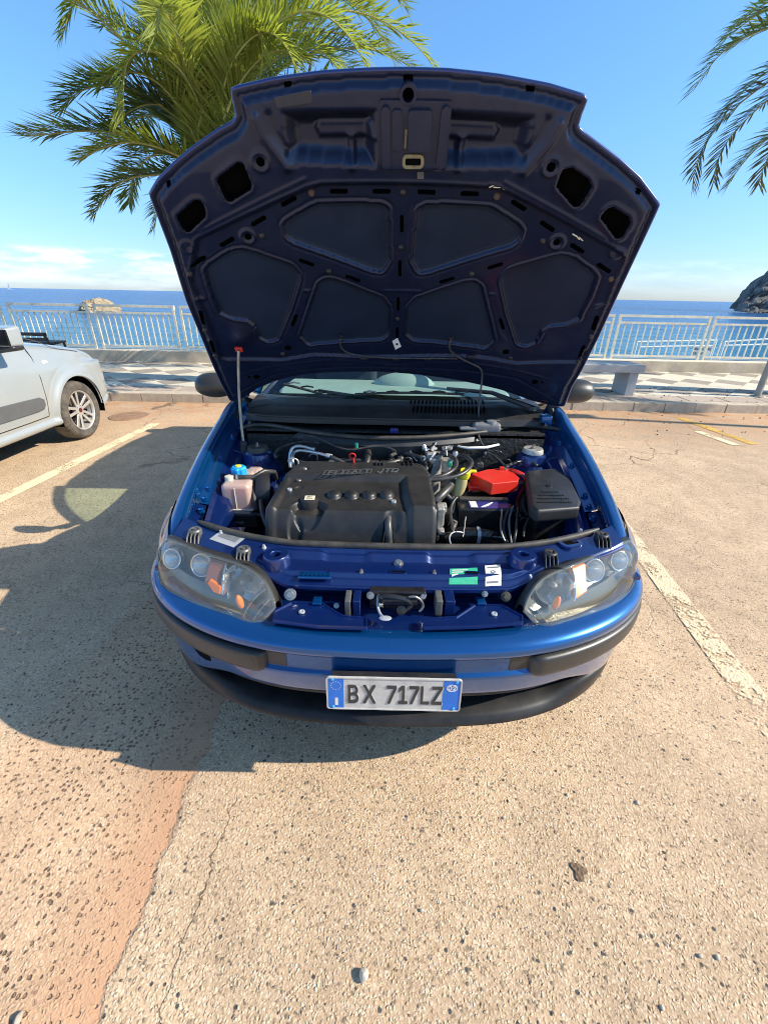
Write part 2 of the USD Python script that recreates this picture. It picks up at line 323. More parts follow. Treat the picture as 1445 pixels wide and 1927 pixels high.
def leaf_look(name, ca, cb):
    usdkit.material(stage, '/World/Looks/' + name, {
        'geo': ('geometry', {}), 'rp': ('rgb_ramp', {'ramp': [(0, ca), (1, cb)]}), 'd': ('principled_bsdf', {'roughness': 0.36}), 't': ('translucent_bsdf', {}),
        'tm': ('mix', {'mix_type': 'multiply', 'fac': 1.0, 'color2': (1.4, 1.45, 0.7)}), 'm': ('mix_closure', {'fac': 0.45})},
        [('geo.random_per_island', 'rp.fac'), ('rp.color', 'd.base_color'), ('rp.color', 'tm.color1'), ('tm.color', 't.color'), ('d.BSDF', 'm.closure1'), ('t.BSDF', 'm.closure2')], surface='m.closure')
leaf_look('leaf_green', (0.15, 0.175, 0.055), (0.37, 0.39, 0.14))
leaf_look('leaf_young', (0.28, 0.31, 0.07), (0.58, 0.57, 0.19))
leaf_look('leaf_dry', (0.12, 0.115, 0.06), (0.25, 0.215, 0.11))
look('rachis', (0.34, 0.32, 0.10), 0.5, var=0.2)
# ------------------------------------------------------------------ ground: dusty worn asphalt
seamA = np.array([at(*p, 0)[:2] for p in [(432, 1310), (385, 1430), (330, 1590), (268, 1700), (215, 1810), (180, 1927)]])
seamB = np.array([at(*p, 0)[:2] for p in [(300, 1090), (215, 1195), (120, 1300), (60, 1365)]])
ka, ca = np.polyfit(seamA[:, 1], seamA[:, 0], 1)
kb, cb = np.polyfit(seamB[:, 1], seamB[:, 0], 1)
def ground_look():
    n = {'geo': ('geometry', {}), 'sep': ('separate_xyz', {}),
         'big': ('noise_texture', {'scale': 0.7, 'detail': 6, 'roughness': 0.6}),
         'mid': ('noise_texture', {'scale': 5.0, 'detail': 6, 'roughness': 0.65}),
         'fine': ('noise_texture', {'scale': 160.0, 'detail': 3, 'roughness': 0.6}),
         'v1': ('voronoi_texture', {'scale': 160.0}), 'v1s': ('separate_color', {}),
         'wob': ('noise_texture', {'scale': 70.0, 'detail': 2}), 'wobv': ('vector_math', {'math_type': 'multiply_add', 'vector2': (0.012, 0.012, 0.0)}),
         'stone': ('rgb_ramp', {'interpolate': True, 'ramp': [(0, (0.17, 0.135, 0.10)), (0.05, (0.22, 0.165, 0.115)), (0.10, (0.50, 0.345, 0.215)), (0.5, (0.595, 0.42, 0.27)), (0.85, (0.67, 0.49, 0.325)), (1, (0.72, 0.55, 0.385))]}),
         'gap': ('map_range', {'from_min': 0.30, 'from_max': 0.62, 'to_min': 0.0, 'to_max': 0.55, 'clamp': True}),
         'cgap': ('mix', {'color2': (0.41, 0.285, 0.17)}),
         # sparse big dark stones
         'v2': ('voronoi_texture', {'scale': 62.0}), 'v2s': ('separate_color', {}),
         'pick': ('math', {'math_type': 'greater_than', 'value2': 0.935}), 'near': ('map_range', {'from_min': 0.34, 'from_max': 0.24, 'clamp': True}),
         'dk': ('math', {'math_type': 'multiply'}), 'cdk': ('mix', {'color2': (0.085, 0.078, 0.07)}),
         # pits left by dark stones in the strip
         'v3': ('voronoi_texture', {'scale': 74.0}), 'v3s': ('separate_color', {}),
         'pick3': ('math', {'math_type': 'greater_than', 'value2': 0.60}), 'near3': ('map_range', {'from_min': 0.40, 'from_max': 0.26, 'clamp': True}), 'dk3': ('math', {'math_type': 'multiply'}),
         'dk3m': ('math', {'math_type': 'multiply'}), 'cdk3': ('mix', {'color2': (0.075, 0.062, 0.05)}),
         # red dust strip between the two seams
         'ln1': ('math', {'math_type': 'multiply_add', 'value2': float(ka), 'value3': float(ca)}), 'ln2': ('math', {'math_type': 'multiply_add', 'value2': float(kb), 'value3': float(cb)}),
         'sn': ('noise_texture', {'scale': 7.0, 'detail': 6, 'roughness': 0.6}), 'sno': ('map_range', {'to_min': -0.075, 'to_max': 0.075}),
         'd1': ('math', {'math_type': 'subtract'}), 'd1n': ('math', {'math_type': 'add'}), 'd2': ('math', {'math_type': 'subtract'}), 'd2n': ('math', {'math_type': 'add'}),
         'm1': ('map_range', {'from_min': 0.0, 'from_max': 0.015, 'clamp': True}), 'm2': ('map_range', {'from_min': -0.02, 'from_max': 0.03, 'clamp': True}),
         'strip': ('math', {'math_type': 'multiply'}),
         'edge': ('map_range', {'from_min': 0.22, 'from_max': 0.0, 'clamp': True}), 'edgen': ('math', {'math_type': 'multiply'}),
         'nearcam': ('map_range', {'from_min': 1.15, 'from_max': 0.25, 'to_min': 0.0, 'to_max': 0.7, 'clamp': True}),
         'reda': ('math', {'math_type': 'multiply_add', 'value2': 0.75, 'value3': 0.30}), 'redc': ('math', {'math_type': 'multiply', 'use_clamp': True}),
         'cred': ('mix', {'color2': (0.51, 0.29, 0.165)}),
         # red soil swept along the kerb
         'far': ('map_range', {'from_min': 4.1, 'from_max': 5.9, 'clamp': True}), 'farn': ('map_range', {'from_min': 0.35, 'from_max': 0.62, 'clamp': True}),
         'farm': ('math', {'math_type': 'multiply'}), 'cfar': ('mix', {'color2': (0.42, 0.215, 0.105)}),
         'blotch': ('map_range', {'from_min': 0.3, 'from_max': 0.7, 'to_min': 0.84, 'to_max': 1.16}), 'hb': ('hsv', {}),
         'mblo': ('map_range', {'from_min': 0.3, 'from_max': 0.7, 'to_min': 0.86, 'to_max': 1.12}), 'bm': ('math', {'math_type': 'multiply'}),
         # cracks
         'cw': ('noise_texture', {'scale': 2.2, 'detail': 5, 'roughness': 0.6}), 'cwv': ('vector_math', {'math_type': 'multiply_add', 'vector2': (0.55, 0.55, 0.0)}),
         'cr': ('voronoi_texture', {'scale': 1.25, 'feature': 'distance_to_edge'}), 'crm': ('map_range', {'from_min': 0.006, 'from_max': 0.001, 'clamp': True}),
         'crg': ('map_range', {'from_min': 0.46, 'from_max': 0.58, 'to_max': 0.8, 'clamp': True}), 'crn': ('noise_texture', {'scale': 0.55, 'detail': 2}), 'cry': ('map_range', {'from_min': 1.2, 'from_max': 2.1, 'clamp': True}),
         'crk': ('math', {'math_type': 'multiply'}), 'crk2': ('math', {'math_type': 'multiply'}), 'ccr': ('mix', {'color2': (0.12, 0.085, 0.055)}),
         'c2a': ('math', {'math_type': 'add', 'value2': 0.135}), 'c2b': ('math', {'math_type': 'absolute'}), 'c2m': ('map_range', {'from_min': 0.0030, 'from_max': 0.0005, 'to_max': 0.45, 'clamp': True}), 'c2y': ('map_range', {'from_min': 0.85, 'from_max': 0.70, 'clamp': True}), 'c2': ('math', {'math_type': 'multiply'}), 'cmax': ('math', {'math_type': 'maximum'}),
         # relief
         'h1': ('map_range', {'from_min': 0.0, 'from_max': 0.65, 'to_min': 1.0, 'to_max': 0.0, 'clamp': True}),
         'hr': ('math', {'math_type': 'multiply'}), 'ha': ('math', {'math_type': 'multiply_add', 'value2': 0.6}), 'hc': ('math', {'math_type': 'multiply_add', 'value2': -2.5}),
         'hs': ('math', {'math_type': 'multiply_add', 'value2': -0.7}), 'hd': ('math', {'math_type': 'multiply_add', 'value2': -1.1}),
         'sm': ('map_range', {'to_min': 1.0, 'to_max': 0.5, 'clamp': True}), 'hsm': ('math', {'math_type': 'multiply'}),
         'b': ('bump', {'strength': 1.0, 'distance': 0.0036}),
         'p': ('principled_bsdf', {'roughness': 0.92, 'specular_ior_level': 0.2})}
    l = [('geo.position', f'{k}.vector') for k in ('big', 'mid', 'fine', 'wob', 'v2', 'v3', 'sn', 'cw', 'crn')] + [('geo.position', 'sep.vector')]
    l += [('wob.color', 'wobv.vector1'), ('geo.position', 'wobv.vector3'), ('wobv.vector', 'v1.vector'), ('v1.color', 'v1s.color'), ('v1s.r', 'stone.fac'),
          ('v1.distance', 'gap.value'), ('gap.result', 'cgap.fac'), ('stone.color', 'cgap.color1'),
          ('v2.color', 'v2s.color'), ('v2s.g', 'pick.value1'), ('v2.distance', 'near.value'), ('pick.value', 'dk.value1'), ('near.result', 'dk.value2'), ('dk.value', 'cdk.fac'), ('cgap.color', 'cdk.color1'),
          ('sep.y', 'ln1.value1'), ('sep.y', 'ln2.value1'), ('sn.fac', 'sno.value'),
          ('ln1.value', 'd1.value1'), ('sep.x', 'd1.value2'), ('d1.value', 'd1n.value1'), ('sno.result', 'd1n.value2'), ('d1n.value', 'm1.value'),
          ('sep.x', 'd2.value1'), ('ln2.value', 'd2.value2'), ('d2.value', 'd2n.value1'), ('sno.result', 'd2n.value2'), ('d2n.value', 'm2.value'),
          ('m1.result', 'strip.value1'), ('m2.result', 'strip.value2'),
          ('d1n.value', 'edge.value'), ('edge.result', 'edgen.value1'), ('m1.result', 'edgen.value2'), ('sep.y', 'nearcam.value'),
          ('edgen.value', 'reda.value1'), ('reda.value', 'redc.value1'), ('strip.value', 'redc.value2'), ('redc.value', 'cred.fac'), ('cdk3.color', 'cred.color1'),
          ('v3.color', 'v3s.color'), ('v3s.g', 'pick3.value1'), ('v3.distance', 'near3.value'), ('pick3.value', 'dk3.value1'), ('near3.result', 'dk3.value2'), ('dk3.value', 'dk3m.value1'), ('strip.value', 'dk3m.value2'),
          ('dk3m.value', 'cdk3.fac'), ('cdk.color', 'cdk3.color1'),
          ('sep.y', 'far.value'), ('mid.fac', 'farn.value'), ('far.result', 'farm.value1'), ('farn.result', 'farm.value2'), ('farm.value', 'cfar.fac'), ('cred.color', 'cfar.color1'),
          ('big.fac', 'blotch.value'), ('mid.fac', 'mblo.value'), ('blotch.result', 'bm.value1'), ('mblo.result', 'bm.value2'), ('bm.value', 'hb.value'), ('cfar.color', 'hb.color'),
          ('cw.color', 'cwv.vector1'), ('geo.position', 'cwv.vector3'), ('cwv.vector', 'cr.vector'), ('cr.distance', 'crm.value'), ('crn.fac', 'crg.value'), ('sep.y', 'cry.value'),
          ('crm.result', 'crk.value1'), ('crg.result', 'crk.value2'), ('crk.value', 'crk2.value1'), ('cry.result', 'crk2.value2'), ('d1n.value', 'c2a.value1'), ('c2a.value', 'c2b.value1'), ('c2b.value', 'c2m.value'), ('sep.y', 'c2y.value'), ('c2m.result', 'c2.value1'), ('c2y.result', 'c2.value2'), ('c2.value', 'cmax.value1'), ('crk2.value', 'cmax.value2'), ('cmax.value', 'ccr.fac'), ('hb.color', 'ccr.color1'), ('ccr.color', 'p.base_color'),
          ('v1.distance', 'h1.value'), ('v1s.g', 'hr.value1'), ('h1.result', 'hr.value2'), ('fine.fac', 'ha.value1'), ('hr.value', 'ha.value3'),
          ('redc.value', 'sm.value'), ('ha.value', 'hsm.value1'), ('sm.result', 'hsm.value2'),
          ('cmax.value', 'hc.value1'), ('hsm.value', 'hc.value3'), ('m1.result', 'hs.value1'), ('hc.value', 'hs.value3'), ('dk3m.value', 'hd.value1'), ('hs.value', 'hd.value3'),
          ('hd.value', 'b.height'), ('b.normal', 'p.normal')]
    usdkit.material(stage, '/World/Looks/asphalt', n, l, surface='p.BSDF')
ground_look()
KY, KH = 5.96, 0.12          # kerb face and its height
WY = 8.86                    # sea wall face
GX0, GX1 = -60, 60
mk('ground', (np.array([[GX0, -60, 0], [GX1, -60, 0], [GX1, KY + 0.05, 0], [GX0, KY + 0.05, 0]], float), np.array([[0, 1, 2], [0, 2, 3]])), 'asphalt', None, False, label='sandy worn asphalt of the car park with a reddish dust strip', cat='ground', kind='structure')

def paint_line_look(name, col, worn):
    usdkit.material(stage, '/World/Looks/' + name, {
        'geo': ('geometry', {}), 'n': ('noise_texture', {'scale': 55.0, 'detail': 7, 'roughness': 0.75}), 'n2': ('noise_texture', {'scale': 6.0, 'detail': 5}), 'ad': ('math', {'math_type': 'multiply_add', 'value2': 0.7}),
        'r': ('map_range', {'from_min': worn, 'from_max': worn + 0.09, 'clamp': True}), 't': ('transparent_bsdf', {}), 'v': ('voronoi_texture', {'scale': 92.0}),
        'b': ('bump', {'strength': 0.9, 'distance': 0.004}), 'p': ('principled_bsdf', {'base_color': col, 'roughness': 0.85}), 'm': ('mix_closure', {})},
        [('geo.position', 'n.vector'), ('geo.position', 'n2.vector'), ('geo.position', 'v.vector'), ('n2.fac', 'ad.value1'), ('n.fac', 'ad.value3'), ('ad.value', 'r.value'), ('r.result', 'm.fac'), ('v.distance', 'b.height'), ('b.normal', 'p.normal'),
         ('t.BSDF', 'm.closure1'), ('p.BSDF', 'm.closure2')], surface='m.closure')
paint_line_look('line_cream', (0.72, 0.60, 0.36), 0.72)
paint_line_look('line_worn', (0.70, 0.54, 0.33), 0.765)
paint_line_look('line_yellow', (0.62, 0.36, 0.06), 0.76)
def ground_line(a, b, w, mat_, label):
    a, b = np.asarray(a)[:2], np.asarray(b)[:2]; n = unit([-(b - a)[1], (b - a)[0]]) * w / 2
    v = np.array([[*(a - n), 0.004], [*(a + n), 0.004], [*(b + n), 0.004], [*(b - n), 0.004]])
    m = trimesh.Trimesh(v, [[0, 1, 2], [0, 2, 3]], process=False)
    if m.face_normals[0, 2] < 0: m.invert()
    mk('parking_line', (np.array(m.vertices), np.array(m.faces)), mat_, None, False, label=label, cat='parking line', kind='structure')
la, lb = at(0, 940, 0), at(293, 797, 0)
ground_line(la + (la - lb) * 1.2, lb, 0.115, 'line_cream', 'cream bay line on the asphalt between the pale car and the blue car')
ra, rb_ = at(1192, 1020, 0), at(1462, 1375, 0)
ground_line(ra + (ra - rb_) * 0.35, rb_ + (rb_ - ra) * 0.6, 0.12, 'line_worn', 'worn wide cream bay line running past the blue car towards the viewer')
ground_line(at(1275, 785, 0), at(1418, 836, 0), 0.11, 'line_yellow', 'yellow painted line on the asphalt in front of the stone bench')
ground_line(at(1312, 812, 0), at(1385, 838, 0), 0.10, 'line_cream', 'short faded white line beside the yellow one')

paint_line_look('oil_stain', (0.16, 0.10, 0.055), 0.70)
sp_ = at(1090, 1640, 0.004); an_ = np.linspace(0, 2 * np.pi, 24, endpoint=False); rr_ = 0.021 * (1 + 0.25 * np.sin(an_ * 3 + 1) + 0.15 * np.cos(an_ * 5))
mk('oil_stain', extrude(sg.Polygon(np.c_[rr_ * np.cos(an_) * 0.8, rr_ * np.sin(an_)]), 0.003, 0.004, (sp_[0], sp_[1], 0)), 'oil_stain', None, False, label='small brown stain on the asphalt in the lower right foreground', cat='stain', kind='structure')
# loose stones
def stone(c, r, sq=(1, 1, 0.7), seed=0, sub=2):
    m = trimesh.creation.icosphere(subdivisions=sub); v = np.array(m.vertices)
    v = v * (0.75 + 0.5 * meshkit.noise(v * 1.3 + seed * 3.1, seed))[:, None] * r * np.array(sq)
    v[:, 2] -= v[:, 2].min() + r * 0.08
    return v + np.asarray(c, float), np.array(m.faces)
mk('stone', stone(at(685, 1838, 0), 0.0105, (1, 1.1, 0.9), 3, 3), 'pebble', None, True, label='small pale round stone lying on the asphalt near the bottom edge', cat='stone')
mk('stone', stone(at(36, 1922, 0), 0.0095, (0.7, 1.2, 0.8), 5, 3), 'pebble', None, True, label='small pale oval stone at the bottom left corner', cat='stone')
gr = []
for k in range(520):
    x, y = rng.uniform(-3.5, 4.5), rng.uniform(0.15, 5.8)
    gr.append(stone((x, y, 0), rng.uniform(0.0025, 0.0055), (1, rng.uniform(0.7, 1.3), 0.75), k, 1))
mk('grit', cat(gr), 'pebble', None, True, label='loose grit scattered on the asphalt', cat='grit', kind='stuff')
gr = []
for k in range(170):
    x, y = rng.uniform(3.0, 7.5), rng.choice([rng.uniform(4.7, 5.9), rng.uniform(6.1, 7.2)])
    gr.append(stone((x, y, 0 if y < 5.95 else KH), rng.uniform(0.004, 0.010), (1, rng.uniform(0.7, 1.5), 0.7), k + 900, 1))
mk('fallen_dates', cat(gr), 'debris', None, True, label='dark fallen palm fruits scattered along the right kerb', cat='fallen fruit', kind='stuff')
mk('drain_cover', cat(lathe([(0.0, 0.006), (0.21, 0.006), (0.225, 0.002), (0.225, -0.02)], at(243, 783, 0), seg=32), lathe([(0.0, 0.009), (0.15, 0.009), (0.16, 0.004)], at(243, 783, 0), seg=32)), 'drain_rust', None, True, label='round rusty cover in the asphalt beside the front wheel of the pale car', cat='drain cover')

# ------------------------------------------------------------------ kerb, pavement, sea wall
kerb = thing('kerb', (0, KY, 0), 'pale concrete kerb of short stones along the pavement', 'kerb', kind='structure')
for k in range(42):
    x0 = -8.9 + k * 0.425
    w = 0.425 - 0.010
    h = KH + rng.uniform(-0.002, 0.002); yy = KY + rng.uniform(-0.004, 0.004)
    prof = np.array([(yy, -0.1), (yy, h - 0.018), (yy + 0.005, h - 0.005), (yy + 0.018, h), (yy + 0.16, h), (yy + 0.16, -0.1)])
    P = np.array([[[x, p[0], p[1]] for p in prof] for x in (x0, x0 + w)])
    v, f = grid(P); n = len(prof)
    f = np.vstack([f, [[0, i, i + 1] for i in range(1, n - 1)], [[n, n + i + 1, n + i] for i in range(1, n - 1)]])
    m = trimesh.Trimesh(v, f, process=False)
    if m.volume < 0: f = f[:, ::-1]
    mk('kerb_stone', (v, f), 'kerb_concrete', kerb, 25)
mk('kerb_bed', box((0, KY + 0.085, KH / 2 - 0.055), (17.8, 0.12, KH)), 'mortar', kerb, False)
for s in (-1, 1):
    mk('kerb_run', box((s * 34.5, KY + 0.08, KH / 2 - 0.05), (51, 0.16, KH + 0.1)), 'kerb_concrete', kerb, False)
pave = thing('pavement', (0, KY + 0.16, 0), 'promenade pavement of light and dark zigzag tiles', 'pavement', kind='structure')
mk('pavement_bed', box((0, (KY + 0.165 + WY) / 2, KH / 2 - 0.062), (120, WY - KY - 0.165, KH + 0.1)), 'mortar', pave, False)
def tile(q, z, mat_, name='tile'):
    q = np.asarray(q, float); c = q.mean(0); q = c + (q - c) * (1 - 0.012 / 0.42)
    v = np.vstack([np.c_[q, np.full(4, z - 0.03)], np.c_[c + (q - c) * 0.985, np.full(4, z)]])
    f = [[4, 5, 6], [4, 6, 7]] + [t for i in range(4) for t in ([i, (i + 1) % 4, 4 + (i + 1) % 4], [i, 4 + (i + 1) % 4, 4 + i])]
    mk(name, (v, np.array(f)), mat_, pave, False)
y0 = KY + 0.165
for k in range(31):
    x0 = -8.6 + k * 0.56
    tile([(x0, y0), (x0 + 0.56, y0), (x0 + 0.56, y0 + 0.33), (x0, y0 + 0.33)], KH + rng.uniform(-0.001, 0.002), 'flagstone', 'flagstone')
# square tiles laid on the diagonal, every third zigzag row dark
TA = 0.425; ya_, yb_ = y0 + 0.335, WY - 0.002
band = sg.box(-8.6, ya_, 8.6, yb_); hd = TA / math.sqrt(2)
for r in range(-1, 10):
    for k in range(-15, 16):
        cx_, cy_ = k * 2 * hd + (hd if r % 2 else 0), ya_ + r * hd + 0.10
        q = sg.Polygon([(cx_ + hd, cy_), (cx_, cy_ + hd), (cx_ - hd, cy_), (cx_, cy_ - hd)]).intersection(band)
        if q.is_empty or q.geom_type != 'Polygon' or q.area < 0.004: continue
        q = sg.polygon.orient(q.buffer(-0.0035, join_style='mitre'))
        z = KH + rng.uniform(-0.0015, 0.002); pts = np.array(q.exterior.coords)[:-1]; n_ = len(pts); c_ = pts.mean(0)
        v = np.vstack([np.c_[pts, np.full(n_, z - 0.03)], np.c_[c_ + (pts - c_) * 0.988, np.full(n_, z)]])
        f = [[n_, n_ + i, n_ + i + 1] for i in range(1, n_ - 1)] + [t for i in range(n_) for t in ([i, (i + 1) % n_, n_ + (i + 1) % n_], [i, n_ + (i + 1) % n_, n_ + i])]
        mk('tile', (v, np.array(f)), 'tile_dark' if r % 3 == 1 else 'tile_light', pave, False)

SEA = -4.0
wall = thing('sea_wall', (0, WY, 0), 'low cream concrete sea wall behind the pavement under the railings', 'wall')
xs = np.linspace(-12, 12, 240)
prof = [(WY + 0.0, KH - 0.03), (WY + 0.005, 0.30), (WY + 0.012, 0.315), (WY + 0.03, 0.32)]
P = np.array([[[x, p[0] + 0.012 * (meshkit.fbm(np.array([[x * 1.3, p[1] * 3, 0]]), 3, 5)[0] - 0.5), p[1]] for p in prof] for x in xs])
mk('wall_face', grid(P), 'wall_concrete', wall, 40)
P = np.array([[[x, WY + a, b + 0.008 * (meshkit.fbm(np.array([[x * 2, a, 3.0]]), 3, 9)[0] - 0.5)] for a, b in [(0.03, 0.318), (0.05, 0.325), (0.42, 0.325), (0.45, 0.30), (0.45, SEA - 1)]] for x in xs])
mk('wall_top', grid(P), 'wall_coping', wall, 40)
for s in (-1, 1):
    mk('wall_run', box((s * 36, WY + 0.225, (0.32 + SEA) / 2 - 0.5), (48, 0.45, 0.32 - SEA + 1)), 'wall_concrete', wall, False)

# railing panels on the wall
RY = WY + 0.20
order = ['leftmost', 'second', 'third', 'fourth', 'fifth', 'sixth', 'seventh', 'eighth', 'ninth', 'tenth', 'eleventh', 'rightmost']
spans = [(-8.97, 1.50), (-7.29, 1.50), (-5.64, 1.52), (-3.98, 1.55), (-2.28, 1.58), (-0.55, 1.62), (1.20, 1.55), (2.88, 1.45), (4.46, 1.72), (6.29, 1.72), (8.12, 1.72)]
words = ['cream railing panel furthest left, standing beyond the pale car', 'cream railing panel just right of the pale car mirror', 'cream railing panel in front of the sea rock, its right half',
         'cream railing panel touching the left edge of the raised bonnet', 'cream railing panel behind the left half of the raised bonnet', 'cream railing panel behind the middle of the raised bonnet',
         'cream railing panel behind the right half of the raised bonnet', 'cream railing panel just right of the raised bonnet, behind the bench', 'cream railing panel with a bent top corner between the bench and the sign', 'cream railing panel right of the warning sign, under the cliff', 'cream railing panel furthest right past the grey post']
for (x0, L), w in zip(spans, words):
    t = thing('railing_panel', (x0 + L / 2, RY, 0.325), w, 'railing', 'railing panels along the sea wall')
    jx = rng.uniform(-0.004, 0.004)
    for x in (x0, x0 + L): mk('post', box((x, RY, 0.325 + 0.39), (0.042, 0.042, 0.80)), 'rail_paint', t, False)
    mk('top_rail', box((x0 + L / 2, RY + jx, 1.105), (L + 0.04, 0.046, 0.042)), 'rail_paint', t, False)
    mk('middle_rail', box((x0 + L / 2, RY, 0.985), (L - 0.044, 0.036, 0.036)), 'rail_paint', t, False)
    mk('bottom_rail', box((x0 + L / 2, RY, 0.385), (L - 0.044, 0.036, 0.036)), 'rail_paint', t, False)
    nb = 12 if L < 1.6 else 12
    for k in range(nb):
        x = x0 + (k + 1) * L / (nb + 1)
        mk('baluster', box((x, RY, 0.685), (0.021, 0.021, 0.562)), 'rail_paint', t, False)

# lower stair railing and notice beyond the wall
sr = thing('stair_railing', (6.3, 11.0, -0.6), 'white lower stair railing seen through the balusters beyond the sea wall', 'railing')
def P_(px, py, y): return aty(px, py, y)
for a, b in (((1199, 643), (1349, 640)), ((1203, 653), (1345, 650)), ((1363, 643), (1470, 636)), ((1363, 650), (1470, 647))):
    mk('rail', tube([P_(*a, 11.0), P_(*b, 11.0)], 0.02, 8), 'rail_white', sr)
for px, py in ((1199, 643), (1348, 640), (1364, 643)):
    a = P_(px, py, 11.0); mk('post', tube([a, a - V(0, 0, 2.2)], 0.022, 8), 'rail_white', sr)
nt = P_(1319, 660, 10.6); nb_ = thing('notice_board', nt - V(0, 0, 1.0), 'small white notice board with two lines of dark capitals behind the railings', 'sign')
wd = 0.42
mk('board', box(nt, (wd, 0.012, 0.21)), 'sign_board', nb_, False)
mk('lettering', cat(letters('LANCI SICURI', 0.058, nt + V(0, -0.0065, 0.045), (1, 0, 0), (0, 0, 1), 0.001, True, 0.78), letters('GEN MAL', 0.058, nt + V(-0.02, -0.0065, -0.05), (1, 0, 0), (0, 0, 1), 0.001, True, 0.85)), 'ink', nb_, False)
mk('pole', tube([nt + V(0, 0.02, 0), nt + V(0, 0.02, -3.5)], 0.02, 8), 'rail_white', nb_)

# bench
def A(p, z): return at(*p, z)
bz = KH + 0.43
bt = thing('stone_bench', (2.9, 6.6, KH), 'grey granite slab bench on the pavement right of the raised bonnet', 'bench')
xr = 3.66
mk('seat', rbox((xr - 1.02, 6.62, bz - 0.05), (2.06, 0.50, 0.10), 0.008), 'bench_granite', bt, 20)
for x in (xr - 0.085, xr - 1.95):
    mk('leg', rbox((x - 0.02, 6.62, KH + 0.165), (0.13, 0.42, 0.33), 0.006), 'bench_granite', bt, 20)

# grey post at the right edge
pb = at(1424, 746, KH)
gp = thing('grey_post', pb, 'slim grey metal post standing on the pavement at the right edge', 'post')
mk('pole', tube([pb, pb + V(0, 0, 2.6)], 0.045, 12), 'post_metal', gp)
mk('base_plate', lathe([(0, 0.012), (0.085, 0.012), (0.09, 0)], pb, seg=20), 'post_metal', gp)
mk('cap', lathe([(0.0, 0.03), (0.03, 0.022), (0.047, 0.0)], pb + V(0, 0, 2.6), seg=16), 'post_metal', gp)

# ------------------------------------------------------------------ sea, rocks, sailing boat
usdkit.material(stage, '/World/Looks/sea_water', {
    'geo': ('geometry', {}), 'sep': ('separate_xyz', {}), 'far': ('map_range', {'from_min': 12, 'from_max': 330, 'clamp': True}), 'pw': ('math', {'math_type': 'power', 'value2': 0.55}),
    'nl': ('noise_texture', {'scale': 0.02, 'detail': 4}), 'ad': ('math', {'math_type': 'multiply_add', 'value2': 0.35}), 'sb': ('math', {'math_type': 'subtract', 'value2': 0.17}),
    'col': ('rgb_ramp', {'ramp': [(0, (0.022, 0.19, 0.235)), (0.35, (0.012, 0.125, 0.215)), (0.62, (0.007, 0.075, 0.19)), (1, (0.005, 0.05, 0.165))]}),
    'm1': ('mapping', {'scale': (0.45, 1.0, 1.0)}), 'm2': ('mapping', {'scale': (0.5, 1.0, 1.0), 'rotation': (0, 0, 0.4)}),
    'n1': ('noise_texture', {'scale': 0.55, 'detail': 6, 'roughness': 0.62}), 'n2': ('noise_texture', {'scale': 0.09, 'detail': 4, 'roughness': 0.6}), 'h': ('math', {'math_type': 'multiply_add', 'value2': 3.5}),
    'b': ('bump', {'strength': 1.0, 'distance': 0.9}),
    'p': ('principled_bsdf', {'roughness': 0.2, 'ior': 1.33, 'specular_ior_level': 0.30})},
    [('geo.position', 'sep.vector'), ('sep.y', 'far.value'), ('far.result', 'pw.value1'), ('geo.position', 'nl.vector'), ('nl.fac', 'ad.value1'), ('pw.value', 'ad.value3'), ('ad.value', 'sb.value1'), ('sb.value', 'col.fac'), ('col.color', 'p.base_color'),
     ('geo.position', 'm1.vector'), ('geo.position', 'm2.vector'), ('m1.vector', 'n1.vector'), ('m2.vector', 'n2.vector'), ('n2.fac', 'h.value1'), ('n1.fac', 'h.value3'), ('h.value', 'b.height'), ('b.normal', 'p.normal')], surface='p.BSDF')
S = 9000.0
mk('sea', (np.array([[-S, WY + 0.4, SEA], [S, WY + 0.4, SEA], [S, 14000, SEA], [-S, 14000, SEA]], float), np.array([[0, 1, 2], [0, 2, 3]])), 'sea_water', None, False, label='blue sea with small ripples out to the horizon', cat='sea', kind='structure')
def crag(c, size, seed, sub=5, rough=0.45, freq=1.6):
    m = trimesh.creation.icosphere(subdivisions=sub); v = np.array(m.vertices)
    n = meshkit.fbm(v * freq + seed, 5, seed); rd = np.abs(meshkit.fbm(v * freq * 2.3 + seed, 4, seed + 9) - 0.5)
    v = v * (0.72 + rough * n - 0.55 * rd)[:, None]
    return v * np.array(size) + np.asarray(c, float), np.array(m.faces)
rc = at(172, 587, SEA)
k_ = rc[1] / FPX
rv, rf = crag((rc[0], rc[1] + 4, SEA - 0.6), (46 * k_ * 0.66, 7, 26 * k_ * 0.92), 4, 5, 0.6, 2.0)
rv[:, 2] = SEA - 0.6 + (rv[:, 2] - SEA + 0.6) * np.where(rv[:, 0] > rc[0] + 1.5, 0.75, 1.0)
mk('sea_rock', (rv, rf), 'rock', None, 35, label='small sunlit rock islet in the sea behind the left railings', cat='rock')
cl = at(1440, 590, SEA)
cv = np.vstack([])if False else None
gx, gz = np.meshgrid(np.linspace(0, 1, 150), np.linspace(0, 1, 90), indexing='ij')
X = cl[0] - 1.5 + gx * 120
ridge = 3 + 95 * gx ** 0.72 + 40 * gx ** 2
Z = SEA - 1 + gz * ridge * (0.85 + 0.3 * meshkit.fbm(np.stack([gx * 9, gz * 0, gz * 0], -1), 4, 3))
Y = cl[1] + 6 + gz * 26 + 7 * (meshkit.fbm(np.stack([gx * 16, gz * 7, gz * 0 + 2], -1), 5, 8) - 0.5) * 2 - 14 * np.minimum(gx * 3, 1) + 60 * gx
X = X + 5 * (meshkit.fbm(np.stack([gx * 14, gz * 8, gz * 0 + 5], -1), 5, 18) - 0.5) * 2 + gz * 5
mk('cliff', grid(np.stack([X, Y, Z], -1), flip=False), 'cliff_rock', None, 35, label='dark grey rocky headland rising from the sea at the right edge', cat='cliff', kind='structure')
